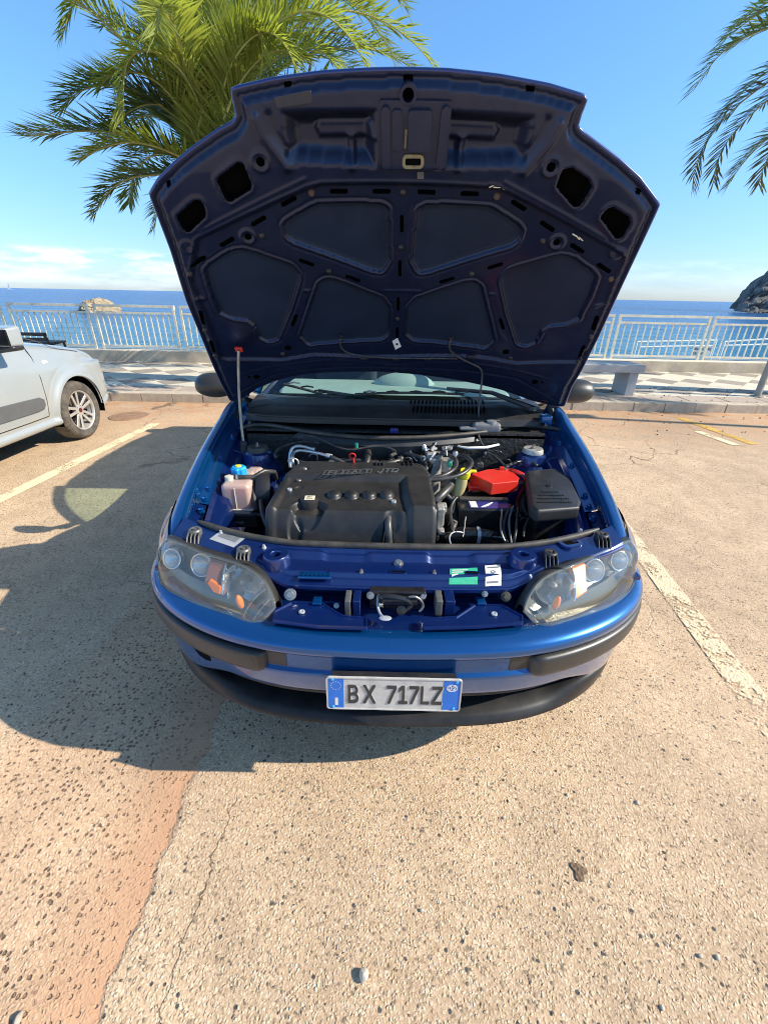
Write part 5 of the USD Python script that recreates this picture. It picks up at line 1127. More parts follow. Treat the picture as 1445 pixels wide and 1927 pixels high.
def drape(name, q, mat_, parent, lift=0.0012, n=7, label=None):
    P = np.array([[slam_at(*((np.array(q[0]) * (1 - a) + np.array(q[1]) * a) * (1 - b) + (np.array(q[3]) * (1 - a) + np.array(q[2]) * a) * b), lift) for b in np.linspace(0, 1, n)] for a in np.linspace(0, 1, n)])
    m = trimesh.Trimesh(*grid(P), process=False)
    if m.face_normals.mean(0)[2] < 0: m.invert()
    return mk(name, (np.array(m.vertices), np.array(m.faces)), mat_, parent, 30, label=label)
drape('sticker', [(394, 1015), (420, 996), (466, 1010), (440, 1031)], 'label_silver', slam, label='silver type sticker')
for k in range(5):
    a = 0.2 + 0.13 * k
    drape('print_line', [(404 + 20 * a * 1.0 + 2, 1013 - 17 * a * 0.9), (405 + 20 * a + 2, 1011 - 17 * a * 0.9), (440 + 20 * a, 1023.5 - 17 * a * 0.95), (439 + 20 * a, 1025.5 - 17 * a * 0.95)], 'label_grey', slam, 0.0020, 3)
drape('sticker', [(846, 1071), (898, 1069), (900, 1090), (846, 1090)], 'label_green', slam, label='green sticker')
drape('sticker', [(912, 1065), (941, 1063), (945, 1091), (915, 1092)], 'label_white', slam, label='white sticker with small print')
for y_ in (1068, 1087): drape('print_line', [(917, y_), (939, y_ - 1), (939, y_ + 1.2), (917, y_ + 2.2)], 'label_grey', slam, 0.0020, 3)
pw_ = slam_at(928, 1077, 0.002); mk('print_mark', lathe([(0.0045, 0.0), (0.0045, 0.0005), (0.0065, 0.0005), (0.0065, 0)], pw_, seg=14), 'label_grey', slam, 30)
for k in range(3): drape('print_line', [(850, 1073.5 + 4 * k), (880 - 9 * k, 1072.5 + 4 * k), (880 - 9 * k, 1074 + 4 * k), (850, 1075 + 4 * k)], 'label_white', slam, 0.0020, 3)
def slam_slot(px, py, L, w, mat_='void_black', lift=0.0012, rim=True):
    p = slam_at(px, py, 0); g = capsule((0, 0), L, w)
    o = p + V(0, 0, lift)
    q = mk('slot_hole', extrude(g, -0.004, 0.0004, o), mat_, slam, False)
    if rim: mk('slot_rim', extrude(g.buffer(0.003).difference(g), -0.004, 0.0012, o), 'blue_inner', q, 30)
slam_slot(749, 1077, 0.043, 0.010); slam_slot(888, 1079, 0.036, 0.010)
bx_ = slam_at(593, 1077, 0.003); plate_ = mk('perforated_plate', rbox(bx_, (0.092, 0.046, 0.008), 0.003), 'blue_paint', slam, 30)
for i in range(7):
    for j in range(3):
        if j == 1 and 0 < i < 6: continue
        mk('plate_hole', lathe([(0, 0.0004), (0.0022, 0.0004), (0.0022, -0.002)], bx_ + V(-0.036 + i * 0.012, -0.015 + j * 0.015, 0.0045), seg=8), 'void_black', plate_, False)
def bolt(name, p, r, mat_, parent, ax=(0, 0, 1)):
    mk(name, cat(lathe([(0, 0.010), (r * 0.55, 0.010), (r * 0.62, 0.008), (r * 0.62, 0.003)], p, ax, 6), lathe([(0, 0.004), (r * 0.9, 0.0035), (r, 0.001), (r, -0.004)], p, ax, 18)), mat_, parent, 30)
bolt('slam_bolt', slam_at(750, 1053, 0.001), 0.014, 'steel', slam, unit((0, -0.5, 0.85)))
for px, py in ((680, 1077), (817, 1078)): bolt('slam_bolt', slam_at(px, py, 0), 0.006, 'steel', slam)
for px, py in ((416, 1003), (497, 1031), (1092, 1001)): bolt('slam_bolt', slam_at(px, py, 0), 0.007, 'label_silver', slam)
for px, py in ((521, 1052), (983, 1052)):
    p = slam_at(px, py + 4, 0); tp = mk('buffer_cup', lathe([(0.013, 0.004), (0.013, 0.022), (0.016, 0.026), (0.034, 0.026), (0.038, 0.021), (0.041, -0.02)], p, seg=30), 'blue_inner', slam, 40)
    mk('cup_hole', lathe([(0, 0.012), (0.0135, 0.012)], p, seg=20), 'void_black', tp, False)
rb2 = slam_at(1070, 1020, 0.0); g = sg.box(-0.016, -0.011, 0.016, 0.011).buffer(0.008)
mk('access_hole', extrude(g, -0.002, 0.0012, rb2, unit((1, 0.35, 0)), unit((-0.35, 1, 0))), 'void_black', slam, False)
mk('access_rim', extrude(g.buffer(0.012).difference(g), -0.004, 0.004, rb2, unit((1, 0.35, 0)), unit((-0.35, 1, 0))), 'blue_inner', slam, 30)
for s, lst, mt in ((-1, ((368, 1004), (459, 1040)), 'bracket_metal'), (1, ((1131, 1012), (1034, 1046)), 'black_plastic')):
    for px, py in lst:
        p = slam_at(px, py, 0.008); fx = unit(V(-s * 0.18, -1, 0)); sx_ = np.cross([0, 0, 1.0], fx)
        bk = mk('lamp_bracket', lathe([(0, 0.003), (0.009, 0.003), (0.011, 0.008), (0.017, 0.008), (0.020, 0.004), (0.020, -0.014)], p, seg=20), mt, car, 35)
        for k in (-1.5, -0.5, 0.5, 1.5):
            a = p + sx_ * k * 0.0105
            mk('bracket_fin', soft([a + fx * 0.010 + V(0, 0, 0.004), a + fx * 0.034 + V(0, 0, -0.001), a + fx * 0.056 + V(0, 0, -0.024), a + fx * 0.048 + V(0, 0, -0.030), a + fx * 0.016 + V(0, 0, -0.010)], 0.0019), mt, bk, 40)
        mk('bracket_screw', lathe([(0, 0.010), (0.006, 0.010), (0.0065, 0.003)], p, seg=6), 'rust_metal' if s > 0 else 'steel', bk, 30)
mk('front_seal', tube([K(x, float(Ry(abs(x))) + 0.004, float(Rz(abs(x))) + 0.006) for x in np.linspace(-0.625, 0.625, 70)], np.r_[0.004, 0.0075, np.full(66, 0.0098), 0.0075, 0.004], 10), 'rubber', car, True)

# latch opening under the slam panel
mk('bumper_shelf', bump_strip([(-0.20, 0.600), (-0.064, 0.6005)], -0.42, 0.42, 80), 'blue_inner', car, 30)
mk('lock_panel', box(K(0, 1.012, 0.61), (0.86, 0.006, 0.09)), 'blue_inner', car, False)
for pts in ([(513, 1168), (516, 1150), (548, 1134), (608, 1136), (645, 1159), (691, 1163), (691, 1182), (600, 1179)], [(796, 1182), (796, 1165), (858, 1161), (893, 1138), (945, 1139), (984, 1160), (984, 1172), (900, 1179)]):
    q = np.array([at(*p, 0.622) for p in pts]); g = sg.Polygon(q[:, :2]).buffer(-0.003).buffer(0.003)
    lg = mk('grille_ledge', cat(extrude(g, 0.614, 0.622), extrude(g.difference(g.buffer(-0.004)), 0.622, 0.6255)), 'blue_inner', car, 30)
    c = at(568 if pts[0][0] < 700 else 930, 1152 if pts[0][0] < 700 else 1156, 0.624); mk('ledge_rivet', lathe([(0, 0.0015), (0.003, 0.002), (0.004, 0.004), (0.008, 0.003), (0.0085, 0)], c, seg=16), 'label_silver', lg, 40)
    sx_ = -1 if pts[0][0] < 700 else 1
    mk('ledge_tab', rbox(at(597 if sx_ < 0 else 905, 1131 if sx_ < 0 else 1131, 0.628), (0.024, 0.03, 0.008), 0.002), 'blue_paint', lg, 30)
for px, w, mt in ((655, 0.016, 'bracket_metal'), (672, 0.02, 'blue_inner'), (825, 0.018, 'bracket_metal'), (845, 0.026, 'blue_inner')):
    mk('radiator_flange', rbox(at(px, 1138, 0.63) + V(0, 0.008, 0.0), (w, 0.05, 0.05), 0.003), mt, car, 30)
bolt('lamp_bolt', at(546, 1119, 0.642), 0.017, 'steel', car, unit((0.1, -0.8, 0.5)))
bolt('lamp_bolt', at(952, 1123, 0.642), 0.014, 'rubber', car, unit((-0.1, -0.8, 0.5)))
bolt('lamp_bolt', at(912, 1118, 0.645), 0.009, 'steel', car, unit((0, -0.8, 0.5)))
bolt('lamp_bolt', at(633, 1140, 0.625), 0.008, 'steel', car, unit((0, -0.8, 0.5)))
lc = at(748, 1128, 0.64)
lt = mk('bonnet_latch', cat(rbox(lc + V(0, 0.02, -0.01), (0.155, 0.03, 0.06), 0.006), rbox(lc + V(0.005, -0.012, 0.006), (0.10, 0.02, 0.022), 0.006), tube([lc + V(-0.05, -0.016, 0.02), lc + V(0.0, -0.02, 0.022), lc + V(0.035, -0.018, 0.0), lc + V(0.02, -0.02, -0.02)], 0.007, 8, 16), lathe([(0, 0.01), (0.013, 0.008), (0.014, 0)], lc + V(0.01, -0.02, -0.018), (0, -1, 0.4), 14)), 'black_gloss', car, 40)
hk0, hk1 = at(714, 1110, 0.652), at(713, 1142, 0.628); hk2 = at(723, 1157, 0.622)
mk('release_lever', cat(tube([hk0 + V(0, -0.012, 0), (hk0 + hk1) / 2 + V(-0.004, -0.014, 0), hk1 + V(0, -0.016, 0), hk2 + V(0, -0.016, 0.004)], 0.0035, 8, 16), hull(np.vstack([BALL1 * V(0.017, 0.010, 0.003) + hk2 + V(0.003, -0.018, 0.004)]))), 'label_silver', lt, 40)
mk('latch_rod', tube([lc + V(0.03, -0.02, 0.024), lc + V(0.058, -0.02, 0.018), lc + V(0.066, -0.02, -0.014), lc + V(0.058, -0.022, -0.022)], 0.0035, 8, 20), 'steel', lt, True)
mk('latch_spring', tube([lc + V(-0.052 + 0.012 * k / 40, -0.02 + 0.006 * math.sin(k * 1.2), -0.004 + 0.006 * math.cos(k * 1.2)) for k in range(41)], 0.0013, 5), 'steel', lt, True)
for px in (697, 795): bolt('latch_bolt', at(px, 1118, 0.648) + V(0, -0.006, 0), 0.011, 'steel', lt, unit((0, -0.85, 0.4)))

# ------------------------------------------------------------------ headlamps
def headlamp(s, pairs, zb, zt):
    B0 = np.array([at(*p[0], z) for p, z in zip(pairs, zb)]); T0 = np.array([at(*p[1], z) for p, z in zip(pairs, zt)])
    n, m_ = 46, 18
    Bc, Tc = curve(B0, n), curve(T0, n)
    cen = K(s * 0.35, 1.5, 0.45)
    P = np.zeros((n, m_, 3)); Nn = np.zeros((n, 3))
    for i in range(n):
        tg = unit(Bc[min(i + 1, n - 1)] - Bc[max(i - 1, 0)]); upv = Tc[i] - Bc[i]; nrm = unit(np.cross(tg, upv)); nrm = nrm if nrm @ (Bc[i] - cen) > 0 else -nrm
        Nn[i] = nrm
        for j, t in enumerate(np.linspace(0, 1, m_)): P[i, j] = Bc[i] * (1 - t) + Tc[i] * t + nrm * 0.018 * math.sin(math.pi * t) ** 0.8 * (0.35 + 0.65 * sstep(0, 0.15, i / n))
    lens = grid(P); m = trimesh.Trimesh(*lens, process=False)
    if (m.face_normals * Nn.mean(0)).sum(1).mean() < 0: m.invert()
    hl = mk('headlamp', (lambda Q: Q)(grid(np.array([[P[i, j] - Nn[i] * (0.003 + 0.085 * math.sqrt(max(0, math.sin(math.pi * j / (m_ - 1)))) * (0.25 + 0.75 * math.sin(math.pi * min(max(i / (n - 1), 0.0), 1)) ** 0.4)) for j in range(m_)] for i in range(n)]), flip=s > 0)), 'lamp_inner', car, True)
    mk('lens', (np.array(m.vertices), np.array(m.faces)), 'lens_glass', hl, True)
    mk('lens_edge', tube(np.vstack([Tc[::-1] + V(0, 0, 0.001), Bc[:1], Bc, Tc[-1:]]), 0.0045, 8), 'lens_glass', hl, True)
    mk('lamp_bezel', grid(np.array([[P[i, j] - Nn[i] * (0.020 + 0.022 * min(1, (i / n) * 6, (1 - i / n) * 6)) for j in range(1, 8)] for i in range(2, n - 2)]), flip=s > 0), 'lamp_bezel', hl, True)
    for i in (3, 6): mk('lens_rib', tube(P[i, 1:-1] - Nn[i] * 0.001, 0.0020, 6), 'lens_glass', hl, True)
    mk('lens_seal', tube(Bc + V(0, 0.003, -0.006), 0.006, 8), 'void_black', hl, True)
    mk('lamp_housing', grid([Tc + V(0, 0, 0), Tc + V(0, 0.012, 0.004), Tc + V(-s * 0.004, 0.03, 0.0), Tc + V(-s * 0.01, 0.05, -0.05)], flip=s > 0), 'trim_plastic', hl, 30)
    mk('lamp_back', grid([np.vstack([Tc, Bc[-1:]]) + V(-s * 0.01, 0.05, -0.05), np.vstack([Tc, Bc[-1:]]) + V(-s * 0.02, 0.10, -0.16)]), 'void_black', hl, 30)
    pr_ = np.array([p_ for p_ in side_profile(1.337, True) if p_[1] > 0.60][8:]); o_ = np.argsort(pr_[:, 1]); zc_ = np.linspace(0.612, float(crestz(1.337)) - 0.035, m_)
    wing_edge = np.array([K(s * float(np.interp(z, pr_[o_, 1], pr_[o_, 0])), 1.337, z) for z in zc_]); start = P[-1] - Nn[-1] * 0.004
    mk('wing_front', grid([start * (1 - t) + wing_edge * t + V(s * 0.010 * math.sin(math.pi * t), 0, 0) for t in np.linspace(0, 1, 8)], flip=s < 0), 'blue_paint', car, 40)
    allp = P.reshape(-1, 3); q = allp - V(0, 0, EYE); z_ = q @ fwd
    ppx, ppy = PW / 2 + FPX * (q @ right) / z_, PH / 2 - FPX * (q @ up) / z_
    def inside(px, py, depth):
        k = np.argmin((ppx - px) ** 2 + (ppy - py) ** 2); return allp[k] + unit(sight(px, py)) * depth, Nn[k // m_]
    return hl, inside
hlL, inL = headlamp(-1, [((497, 1167), (517, 1143)), ((477, 1170), (509, 1116)), ((442, 1160), (490, 1087)), ((385, 1141), (440, 1059)), ((335, 1119), (385, 1042)), ((306, 1097), (335, 1021)), ((301, 1066), (313, 1014))], [0.604, 0.603, 0.603, 0.603, 0.603, 0.605, 0.62], [0.634, 0.658, 0.688, 0.705, 0.712, 0.722, 0.722])
hlR, inR = headlamp(1, [((1008, 1173), (986, 1150)), ((1026, 1176), (993, 1128)), ((1062, 1169), (1011, 1099)), ((1118, 1151), (1062, 1071)), ((1162, 1130), (1120, 1046)), ((1189, 1101), (1168, 1023)), ((1194, 1070), (1187, 1018))], [0.604, 0.603, 0.603, 0.603, 0.603, 0.605, 0.62], [0.634, 0.658, 0.688, 0.705, 0.712, 0.722, 0.722])
for s, hl, ins, items in ((-1, hlL, inL, dict(bowl=(462, 1092), ring=[(378, 1062, 0.034), (326, 1050, 0.030)], amber=[(398, 1050), (424, 1062), (419, 1118), (390, 1096)], arc=[(427, 1062), (418, 1090), (421, 1121)], cap=(450, 1130))),
                          (1, hlR, inR, dict(bowl=(1040, 1100), ring=[(1118, 1072, 0.034), (1166, 1055, 0.030)], amber=[(1073, 1072), (1100, 1062), (1101, 1112), (1082, 1128)], arc=[(1076, 1068), (1082, 1096), (1081, 1128)], cap=(1046, 1136)))):
    p, n_ = ins(*items['bowl'], 0.055); ax = unit(V(0.0, -1, 0.35))
    mk('reflector_bowl', lathe([(0.012, -0.035), (0.03, -0.026), (0.045, -0.010), (0.054, 0.012), (0.056, 0.016)], p, ax, 30), 'reflector', hl, True)
    mk('bulb', lathe([(0, 0.02), (0.008, 0.014), (0.009, -0.01), (0.012, -0.03)], p, ax, 14), 'label_silver', hl, True)
    for px, py, r_ in items['ring']:
        p, n_ = ins(px, py, 0.035); ax = unit(V(s * 0.25, -1, 0.45))
        rg = mk('lamp_ring', lathe([(r_ - 0.003, -0.002), (r_ - 0.003, 0.004), (r_ + 0.002, 0.003), (r_ + 0.003, -0.010)], p, ax, 30), 'chrome', hl, True)
        mk('ring_lens', lathe([(0, 0.011), (r_ * 0.5, 0.009), (r_ * 0.85, 0.004), (r_ - 0.003, -0.001)], p, ax, 30), 'ring_glass', rg, True)
        mk('ring_reflector', lathe([(0, -0.03), (r_ * 0.55, -0.022), (r_, -0.004)], p, ax, 24), 'reflector', rg, True)
    am = [ins(px, py, 0.020)[0] for px, py in items['amber']]
    mk('indicator_lens', soft(am + [a + V(0, 0.02, -0.004) for a in am], 0.004), 'orange_lens' if s > 0 else 'amber_dark', hl, 40)
    if s < 0:
        am2 = [ins(px, py, 0.014)[0] for px, py in ((390, 1097), (397, 1094), (414, 1107), (415, 1115), (404, 1111))]; mk('indicator_reflector', soft(am2 + [a + V(0, 0.015, -0.004) for a in am2], 0.003), 'orange_lens', hl, 40)
    mk('lamp_divider', tube([ins(px, py, 0.016)[0] for px, py in items['arc']], 0.0035, 8, 20), 'chrome', hl, True)
    p, n_ = ins(*items['cap'], 0.022)
    mk('side_bulb', hull(np.vstack([BALL * V(0.009, 0.011, 0.022) @ np.array([[1, 0, s * -0.2], [0, 1, 0], [s * 0.2, 0, 1]]) + p])), 'orange_lens', hl, True)
    for dx in (-0.055, 0.05):
        mk('reflector_facet', rbox(p + V(dx * 1.0 * s, 0.06, 0.01), (0.012, 0.05, 0.06), 0.003), 'reflector', hl, 30)

# ------------------------------------------------------------------ engine cover
ER = 0.0031
eu, ev_ = np.meshgrid(np.arange(-0.45, 0.16, ER), np.arange(1.16, 1.64, ER), indexing='ij')
EO = sg.Polygon([(-0.424, 1.172), (0.122, 1.172), (0.128, 1.50), (0.112, 1.585), (0.085, 1.612), (-0.345, 1.612), (-0.392, 1.575), (-0.424, 1.44)]).buffer(-0.014).buffer(0.014, quad_segs=8)
def ez(px, py, z): p = at(px, py, z); return p[0] - CX, p[1]
msk = shapely.contains_xy(EO, eu, ev_); esd = (distance_transform_edt(msk) - distance_transform_edt(~msk)) * ER
eh = 0.762 + 0.026 * sstep(1.452, 1.482, ev_ - 0.0 * eu)
rt = sstep(0.012, 0.040, eu - 0.10 * np.clip(1.33 - ev_, 0, 1)); lf_ = sstep(-0.385, -0.402, eu)
eh = np.maximum(eh, 0.762 + 0.022 * rt); eh = np.maximum(eh, 0.762 + 0.010 * lf_)
eh -= 0.105 * (1 - sstep(1.166, 1.228, ev_)) ** 1.0 
eh -= 0.012 * (1 - sstep(0.0, 0.018, esd)) ** 2 + 0.004 * np.exp(-((ev_ - 1.258) / 0.006) ** 2) * 0
def ebump(px, py, z, r, h, w, sx=1.0, sy=1.0):
    global eh
    x, y = ez(px, py, z); d = np.hypot((eu - x) / sx, (ev_ - y) / sy); eh = eh + h * (1 - sstep(r - w, r + w, d)); return x, y
ebump(582, 954, 0.762, 0.047, -0.022, 0.005, 1.15, 1.0); ebump(553, 966, 0.762, 0.022, -0.018, 0.005)
for px in (629, 661.7, 695, 727.6):
    x, y = ez(px, 930, 0.765); d = np.hypot(eu - x, (ev_ - y) * np.where(ev_ < y, 0.8, 1.25)); eh = eh + 0.016 * np.sqrt(np.clip(1 - (d / 0.0255) ** 2, 0, 1)) * 1.1 - 0.003 * np.exp(-((d - 0.027) / 0.003) ** 2)
ebump(740, 966, 0.762, 0.016, -0.016, 0.008, 1.3, 1.0)
tx_, ty_ = ez(730, 1005, 0.70)
arch = (1 - sstep(0.022, 0.027, np.abs(eu - tx_))) * (1 - sstep(1.202, 1.216, ev_ + 3.0 * np.clip(np.abs(eu - tx_) - 0.008, 0, 1)))
eh -= 0.075 * arch
for px, py in ((573, 881), (562, 905)): ebump(px, py, 0.788, 0.014, -0.005, 0.003)
eh += 0.0008 * (meshkit.fbm(np.stack([eu * 14, ev_ * 14, eu * 0], -1), 3, 4) - 0.5)
su, sv = eu.copy(), ev_.copy(); near = shapely.contains_xy(EO.boundary.buffer(ER * 0.7), eu, ev_)
q = shapely.line_interpolate_point(EO.exterior, shapely.line_locate_point(EO.exterior, shapely.points(eu[near], ev_[near]))); su[near], sv[near] = shapely.get_x(q), shapely.get_y(q)
v_, f_ = grid(np.stack([su + CX, sv, eh], -1)); fc = v_[f_].mean(1)
f_ = f_[shapely.contains_xy(EO.buffer(0.0005), fc[:, 0] - CX, fc[:, 1])]
idx, inv = np.unique(f_, return_inverse=True); m = trimesh.Trimesh(v_[idx], inv.reshape(-1, 3), process=False)
if m.face_normals.mean(0)[2] < 0: m.invert()
ec = mk('engine_cover', (np.array(m.vertices), np.array(m.faces)), 'engine_plastic', car, 50)
er = np.array([EO.exterior.interpolate(s).coords[0] for s in np.arange(0, EO.exterior.length, 0.008)]); er = np.vstack([er, er[:1]])
from scipy.interpolate import RegularGridInterpolator
eint = RegularGridInterpolator((np.arange(-0.45, 0.16, ER)[:eu.shape[0]], np.arange(1.16, 1.64, ER)[:eu.shape[1]]), eh)
zt_ = eint(er)
P = np.stack([np.c_[er[:, 0] + CX, er[:, 1], zt_ + 0.0005], np.c_[er[:, 0] + CX, er[:, 1], np.minimum(zt_ - 0.02, 0.63)]], 1)
mk('cover_side', grid(P, flip=False), 'engine_plastic', ec, 30)
def etop(px, py, lift=0.0):
    z = 0.77
    for _ in range(6): p = at(px, py, z); z = float(eint((np.clip(p[0] - CX, -0.44, 0.15), np.clip(p[1], 1.17, 1.63))))
    return V(p[0], p[1], z + lift)
oc = etop(583, 953); oc[2] = 0.738
cap_ = mk('oil_cap', lathe([(0, 0.034), (0.024, 0.034), (0.029, 0.031), (0.030, 0.020), (0.031, 0.0)], oc, seg=16), 'black_plastic', ec, 30)
mk('oil_label', rbox(oc + V(0.002, -0.002, 0.035), (0.034, 0.032, 0.002), 0.0008, rz=0.05), 'label_cream', cap_, 30)
mk('oil_mark', cat(box(oc + V(0.002, 0.005, 0.0363), (0.014, 0.002, 0.0006)), box(oc + V(-0.003, 0.002, 0.0363), (0.008, 0.005, 0.0006)), letters('OLIO', 0.006, oc + V(0.002, -0.008, 0.036), (1, 0, 0), (0, 1, 0), 0.0005, True)), 'ink', cap_, False)
for px, py in ((549, 969), (740, 967)):
    p = etop(px, py); mk('cover_screw', lathe([(0, 0.004), (0.004, 0.004), (0.0045, 0.007), (0.0085, 0.006), (0.009, 0)], p, seg=14), 'label_silver', ec, 40)
for px, py in ((573, 881), (562, 905)): mk('cover_stud', lathe([(0, 0.005), (0.008, 0.004), (0.011, 0.0)], etop(px, py), seg=16), 'bracket_metal', ec, 40)
tp0 = V(CX + tx_, 1.205, 0.735)
mk('dip_tube', tube([tp0 + V(0, 0.05, 0.0), tp0 + V(0, 0.0, -0.005), tp0 + V(0.004, -0.03, -0.05), tp0 + V(0.008, -0.04, -0.14)], 0.0115, 12, 20), 'hose_rubber', car, True)
# embossed maker's lettering
pa, pb_ = etop(606, 891, 0.0015), etop(749, 886, 0.0015); pa[2] = pb_[2] = max(pa[2], pb_[2]); ex_ = unit(pb_ - pa); ey_ = unit(np.cross([0, 0, 1.0], ex_)); Ltot = np.linalg.norm(pb_ - pa)
cw_ = Ltot * 0.155
for k, ch in enumerate('FIAT'):
    c = pa + ex_ * (cw_ * 0.62 + k * cw_ * 1.02) + ey_ * 0.002
    sh = lambda g: shapely.affinity.affine_transform(g, [1, 0.30, 0, 1, 0, 0])
    frame_ = sg.box(-cw_ * 0.47, -0.0205, cw_ * 0.47, 0.0205)
    mk('letter_frame', extrude(sh(frame_.difference(frame_.buffer(-0.0022))), 0.0, 0.0022, c, ex_, ey_), 'letter_plastic', ec, 30)
    mk('letter', letters(ch, 0.029, c, ex_, ey_, 0.0022, True, 0.95, 0.30), 'letter_plastic', ec, 30)
mk('letter', letters('JTD', 0.036, pa + ex_ * Ltot * 0.84 + ey_ * 0.002, ex_, ey_, 0.0022, True, 0.85, 0.45), 'letter_plastic', ec, 30)
for k in range(6):
    px = 708 + k * 6.5 if k < 3 else 760 + (k - 3) * 8
    mk('cover_comb', rbox(etop(px, 876, 0.003) + V(0, 0.012, 0), (0.005, 0.03, 0.012), 0.002), 'black_plastic', ec, 30)

# ------------------------------------------------------------------ ancillaries round the engine
def blob(pts, r): return soft(pts, r)
# coolant tank
tk = at(447, 965, 0.64)
tank = mk('coolant_tank', cat(rbox(tk + V(0.006, 0.045, 0.055), (0.108, 0.11, 0.125), 0.018, ball=BALL), rbox(tk + V(0.0, 0.11, 0.075), (0.090, 0.11, 0.085), 0.016, ball=BALL), rbox(tk + V(0.03, 0.16, 0.07), (0.06, 0.08, 0.09), 0.016, ball=BALL)), 'tank_plastic', car, 45)
mk('tank_seam', rbox(tk + V(0.006, 0.045, 0.018), (0.118, 0.118, 0.006), 0.003), 'tank_cream', tank, 30)
mk('tank_rib', rbox(tk + V(0.004, -0.009, 0.06), (0.004, 0.006, 0.09), 0.002), 'tank_cream', tank, 30)
mk('tank_neck', lathe([(0.0, 0.028), (0.016, 0.026), (0.018, 0)], at(433, 908, 0.745), seg=18), 'tank_cream', tank, 40)
mk('tank_foot', cat(rbox(tk + V(0.01, 0.05, -0.03), (0.12, 0.12, 0.06), 0.01), soft([tk + V(0.06, 0.0, 0.0), tk + V(0.10, -0.01, -0.005), tk + V(0.085, 0.02, -0.005)], 0.008)), 'black_plastic', tank, 30)
cp = at(450, 889, 0.765); an = np.linspace(0, 2 * np.pi, 48, endpoint=False)
cr = [np.stack([cp[0] + (r_ * (1 + (0.10 * (np.cos(an * 8) > 0.2) if lug else 0))) * np.cos(an), cp[1] + r_ * (1 + (0.10 * (np.cos(an * 8) > 0.2) if lug else 0)) * np.sin(an), 0 * an + cp[2] + h], 1) for r_, h, lug in ((0.026, -0.02, 1), (0.027, 0.018, 1), (0.022, 0.025, 0), (0.0125, 0.0255, 0), (0.001, 0.0255, 0))]
cc = mk('tank_cap', grid(cr, closed_v=True), 'blue_cap', tank, 30)
mk('cap_disc', lathe([(0, 0.004), (0.0105, 0.0035), (0.012, 0)], cp + V(0, 0, 0.0258), seg=18), 'yellow_plastic', cc, 30)
mk('tank_hose', tube([at(436, 896, 0.765), at(452, 898, 0.765), at(478, 897, 0.765), at(497, 886, 0.775), at(516, 888, 0.76), at(520, 900, 0.70)], [0.0085] * 6, 10, None), 'hose_rubber', car, True)
mk('hose_clamp', cat([lathe([(0.0105, -0.004), (0.0105, 0.004)], at(px, py, 0.766), (1, 0.2, 0), 16) for px, py in ((446, 897.5), (489, 891))]), 'pipe_alloy', car, 40)
mk('belt_housing', cat(lathe([(0.0, 0.02), (0.06, 0.02), (0.075, 0.0), (0.075, -0.03)], at(490, 925, 0.70), (-1, -0.3, 0.15), 26), tube([at(487, 895, 0.74), at(478, 925, 0.72), at(482, 960, 0.66)], 0.010, 8, 14)), 'black_plastic', car, 40)
mk('warning_clip', rbox(at(417, 911, 0.72), (0.016, 0.012, 0.02), 0.004), 'red_plastic', car, 30)
# strut towers
for s, p, mt in ((-1, at(485, 842, 0.80), 'rubber'), (1, at(1003, 846, 0.80), 'alloy_cast')):
    tw = mk('strut_tower', cat(lathe([(0.046, 0.0), (0.058, -0.006), (0.064, -0.03), (0.066, -0.045), (0.10, -0.075), (0.115, -0.20), (0.12, -0.40)], p + V(0, 0, -0.012), seg=36), soft([p + V(s * 0.06, 0.05, -0.10), p + V(s * 0.10, -0.12, -0.13), p + V(s * 0.10, 0.14, -0.10), p + V(s * 0.05, -0.05, -0.13), p + V(s * 0.09, 0, -0.35)], 0.02)), 'blue_inner', car, 40)
    mk('strut_mount', lathe([(0.012, 0.006), (0.02, 0.004), (0.032, 0.008), (0.040, 0.006), (0.043, 0.0), (0.045, -0.012)], p, seg=28), mt, tw, 40)
    mk('strut_nut', cat(lathe([(0, 0.022), (0.0055, 0.022), (0.006, 0.004)], p, seg=10), lathe([(0, 0.010), (0.011, 0.010), (0.012, 0.0)], p, seg=6)), 'steel', tw, 30)
# battery with its red terminal cover
bp = at(912, 948, 0.69)
bt2 = mk('battery', rbox(bp + V(0, 0.035, -0.09), (0.205, 0.165, 0.18), 0.008), 'black_gloss', car, 30)
mk('battery_label', rbox(bp + V(0.012, -0.012, 0.0008), (0.150, 0.055, 0.003), 0.001), 'label_violet', bt2, 30)
mk('label_stripe', cat([rbox(bp + V(-0.045, -0.012, 0.003), (0.026, 0.050, 0.002), 0.0008)] + [box(bp + V(-0.052 + 0.004 * (k % 2), -0.028 + k * 0.008, 0.0045), (0.010, 0.004, 0.0012)) for k in range(5)]), 'label_white', bt2, 30)
mk('label_swoosh', tube([bp + V(-0.02, -0.034, 0.0025), bp + V(0.005, -0.018, 0.0025), bp + V(0.03, 0.008, 0.0025)], [0.002, 0.005, 0.002], 6, None), 'label_white', bt2, True)
mk('battery_strap', rbox(bp + V(0.0, 0.026, 0.007), (0.185, 0.022, 0.012), 0.003), 'rubber', bt2, 30)
rz_ = 0.755
top = [at(*p, rz_) for p in ((888, 893), (917, 885), (953, 882), (962, 888), (975, 900), (972, 906), (926, 911))]
lo = [V(p[0], p[1], 0.715) for p in top]
rcov = mk('terminal_cover', cat(soft(top + lo, 0.0035), soft([at(948, 915, 0.725), at(975, 912, 0.725), at(972, 922, 0.722), at(945, 922, 0.715), at(960, 905, 0.73)], 0.003), rbox(at(944, 881, 0.765), (0.018, 0.012, 0.012), 0.002)), 'red_plastic', car, 25)
mk('terminal_base', rbox(at(905, 916, 0.712), (0.10, 0.05, 0.02), 0.005), 'red_plastic', car, 30)
